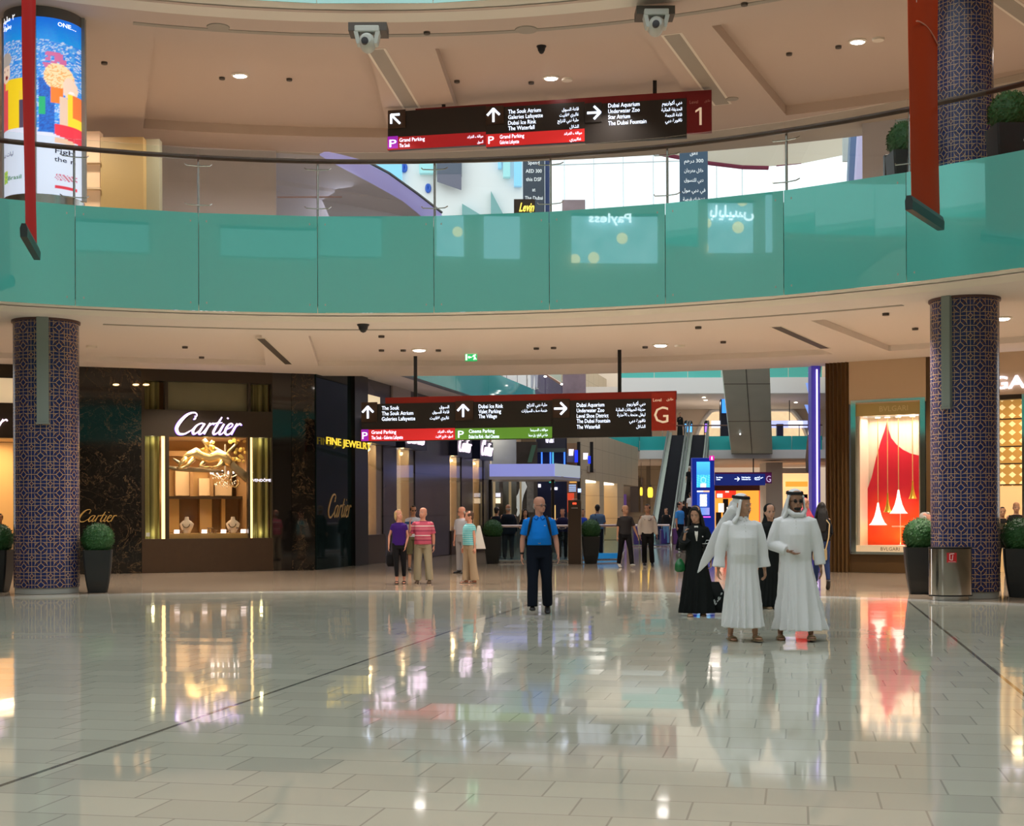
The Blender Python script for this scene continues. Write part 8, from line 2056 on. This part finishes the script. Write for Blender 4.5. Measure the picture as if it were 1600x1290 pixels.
simple(on_esc(.9,-.25), 'person in black standing low on the right escalator beside the white t-shirt', H=1.74, face=pi-.2, skin_k='tan', top=dict(m=M_black, sleeve=.9), bottom=dict(m=M_black), shoes=M_shoeb, hair=dict(col='dark', style='short'))
simple(on_esc(5.6,-.15), 'man in a dark shirt standing halfway up the right escalator', H=1.8, face=pi+.3, skin_k='tan', top=dict(m=M_black, sleeve=.5), bottom=dict(m=M_black), shoes=M_shoeb, hair=dict(col='grey', style='short'))
simple(on_esc(6.7,.15), 'person in a pale green top standing highest on the right escalator', H=1.72, face=pi, skin_k='fair', top=dict(m=cloth('pale green', (.35,.6,.25)), sleeve=.5), bottom=dict(m=M_black), shoes=M_shoeb, hair=dict(col='dark', style='short'))
p_ = pt(1063, 99.2, 6.86); simple(V((p_.x, 99.2, 6.86)), 'person in black standing at the top of the left escalator on the bridge', H=1.75, face=.2, skin_k='tan', female=True, dress=dict(m=M_abaya, hem=.05, flare=.05), armL=((-.2,-.3,-.8),(.3,-.6,.5)), shoes=M_shoeb, hair=dict(col='dark', style='short'))
p_ = at(835, 612, 60.5); simple(V((p_.x, 60.5, 6.9)), 'person in white clothes and a white headscarf on the upper gallery above the sign', H=1.66, face=.3, skin_k='fair', top=dict(m=MATS['cloth plain white'], sleeve=.9), bottom=dict(m=MATS['cloth plain white']), shoes=M_shoew, extras=lambda c: ghutra(c, agal=False))
# seated visitors
def seated(loc, label, m_top, hair, face=0, H=1.75, skin_k='pink', seat=None, **k):
    r = person(loc, label, H=H, face=face, skin_k=skin_k, detail=1, legL=((-.10,-1,-.02),(0,-.05,-1)), legR=((.10,-1,-.02),(0,-.05,-1)), armL=((-.25,-.35,-.9),(.35,-.8,.1)), armR=((.25,-.35,-.9),(-.35,-.8,.1)), top=dict(m=m_top, sleeve=.6, ease=1.15, hem=-.02), bottom=dict(m=M_black), shoes=M_shoeb, hair=hair, **k)
    st = thing('stool', V((loc[0]-sin(face)*0, loc[1], 0)), (seat or 'dark upholstered stool') , 'stool'); st.rotation_euler = (0,0,face)
    mkobj('seat', MB().box((-.24,-.30,.36*H/1.75),(.24,.18,.44*H/1.75)), M_bronze2, st, world=False, bevel=.03)
    for x, y in ((-.2,-.25),(.2,-.25),(-.2,.14),(.2,.14)): mkobj('leg', MB().box((x-.02,y-.02,0),(x+.02,y+.02,.36*H/1.75)), M_bronze, st, world=False)
    return r
seated(V((pt(1443, 28.4).x, 28.4, 0)) if False else V((pt(1445.5, 30).x, 30, .0)), 'grey haired person in a yellow green top seated left of the right tiled column', cloth('yellow green', (.50,.52,.02)), dict(col='grey', style='short'), face=.9, H=2.05, seat='dark stool under the person in yellow green')
u_, z_ = wl.hit(5, 800, -1.2); lp = wl.P(u_-.08, -1.3, 0); person(V((lp.x, lp.y, .0)), 'shop assistant in a black dress inside the entrance at the left edge', H=1.62, face=.2, skin_k='tan', detail=1, female=True, top=dict(m=M_black, sleeve=.3, ease=1.1), bottom=dict(m=M_black), shoes=M_shoeb, hair=dict(col='dark', style='short'))
for px_, H_, lab in ((1566, 1.70, 'left'), (1588, 1.82, 'right')):
    u_, z_ = wr.hit(px_, 790, -1.4); lp = wr.P(u_, -1.4, 0)
    person(lp, 'man in a dark suit inside the golden shop at the right edge, %s of two' % lab, H=H_, face=-.2, skin_k='tan', detail=1, build=1.1, top=dict(m=M_black, sleeve=.95, ease=1.2, hem=-.1), bottom=dict(m=M_black), shoes=M_shoeb, hair=dict(col='dark' if lab == 'left' else 'grey', style='short' if lab == 'left' else 'bald'))
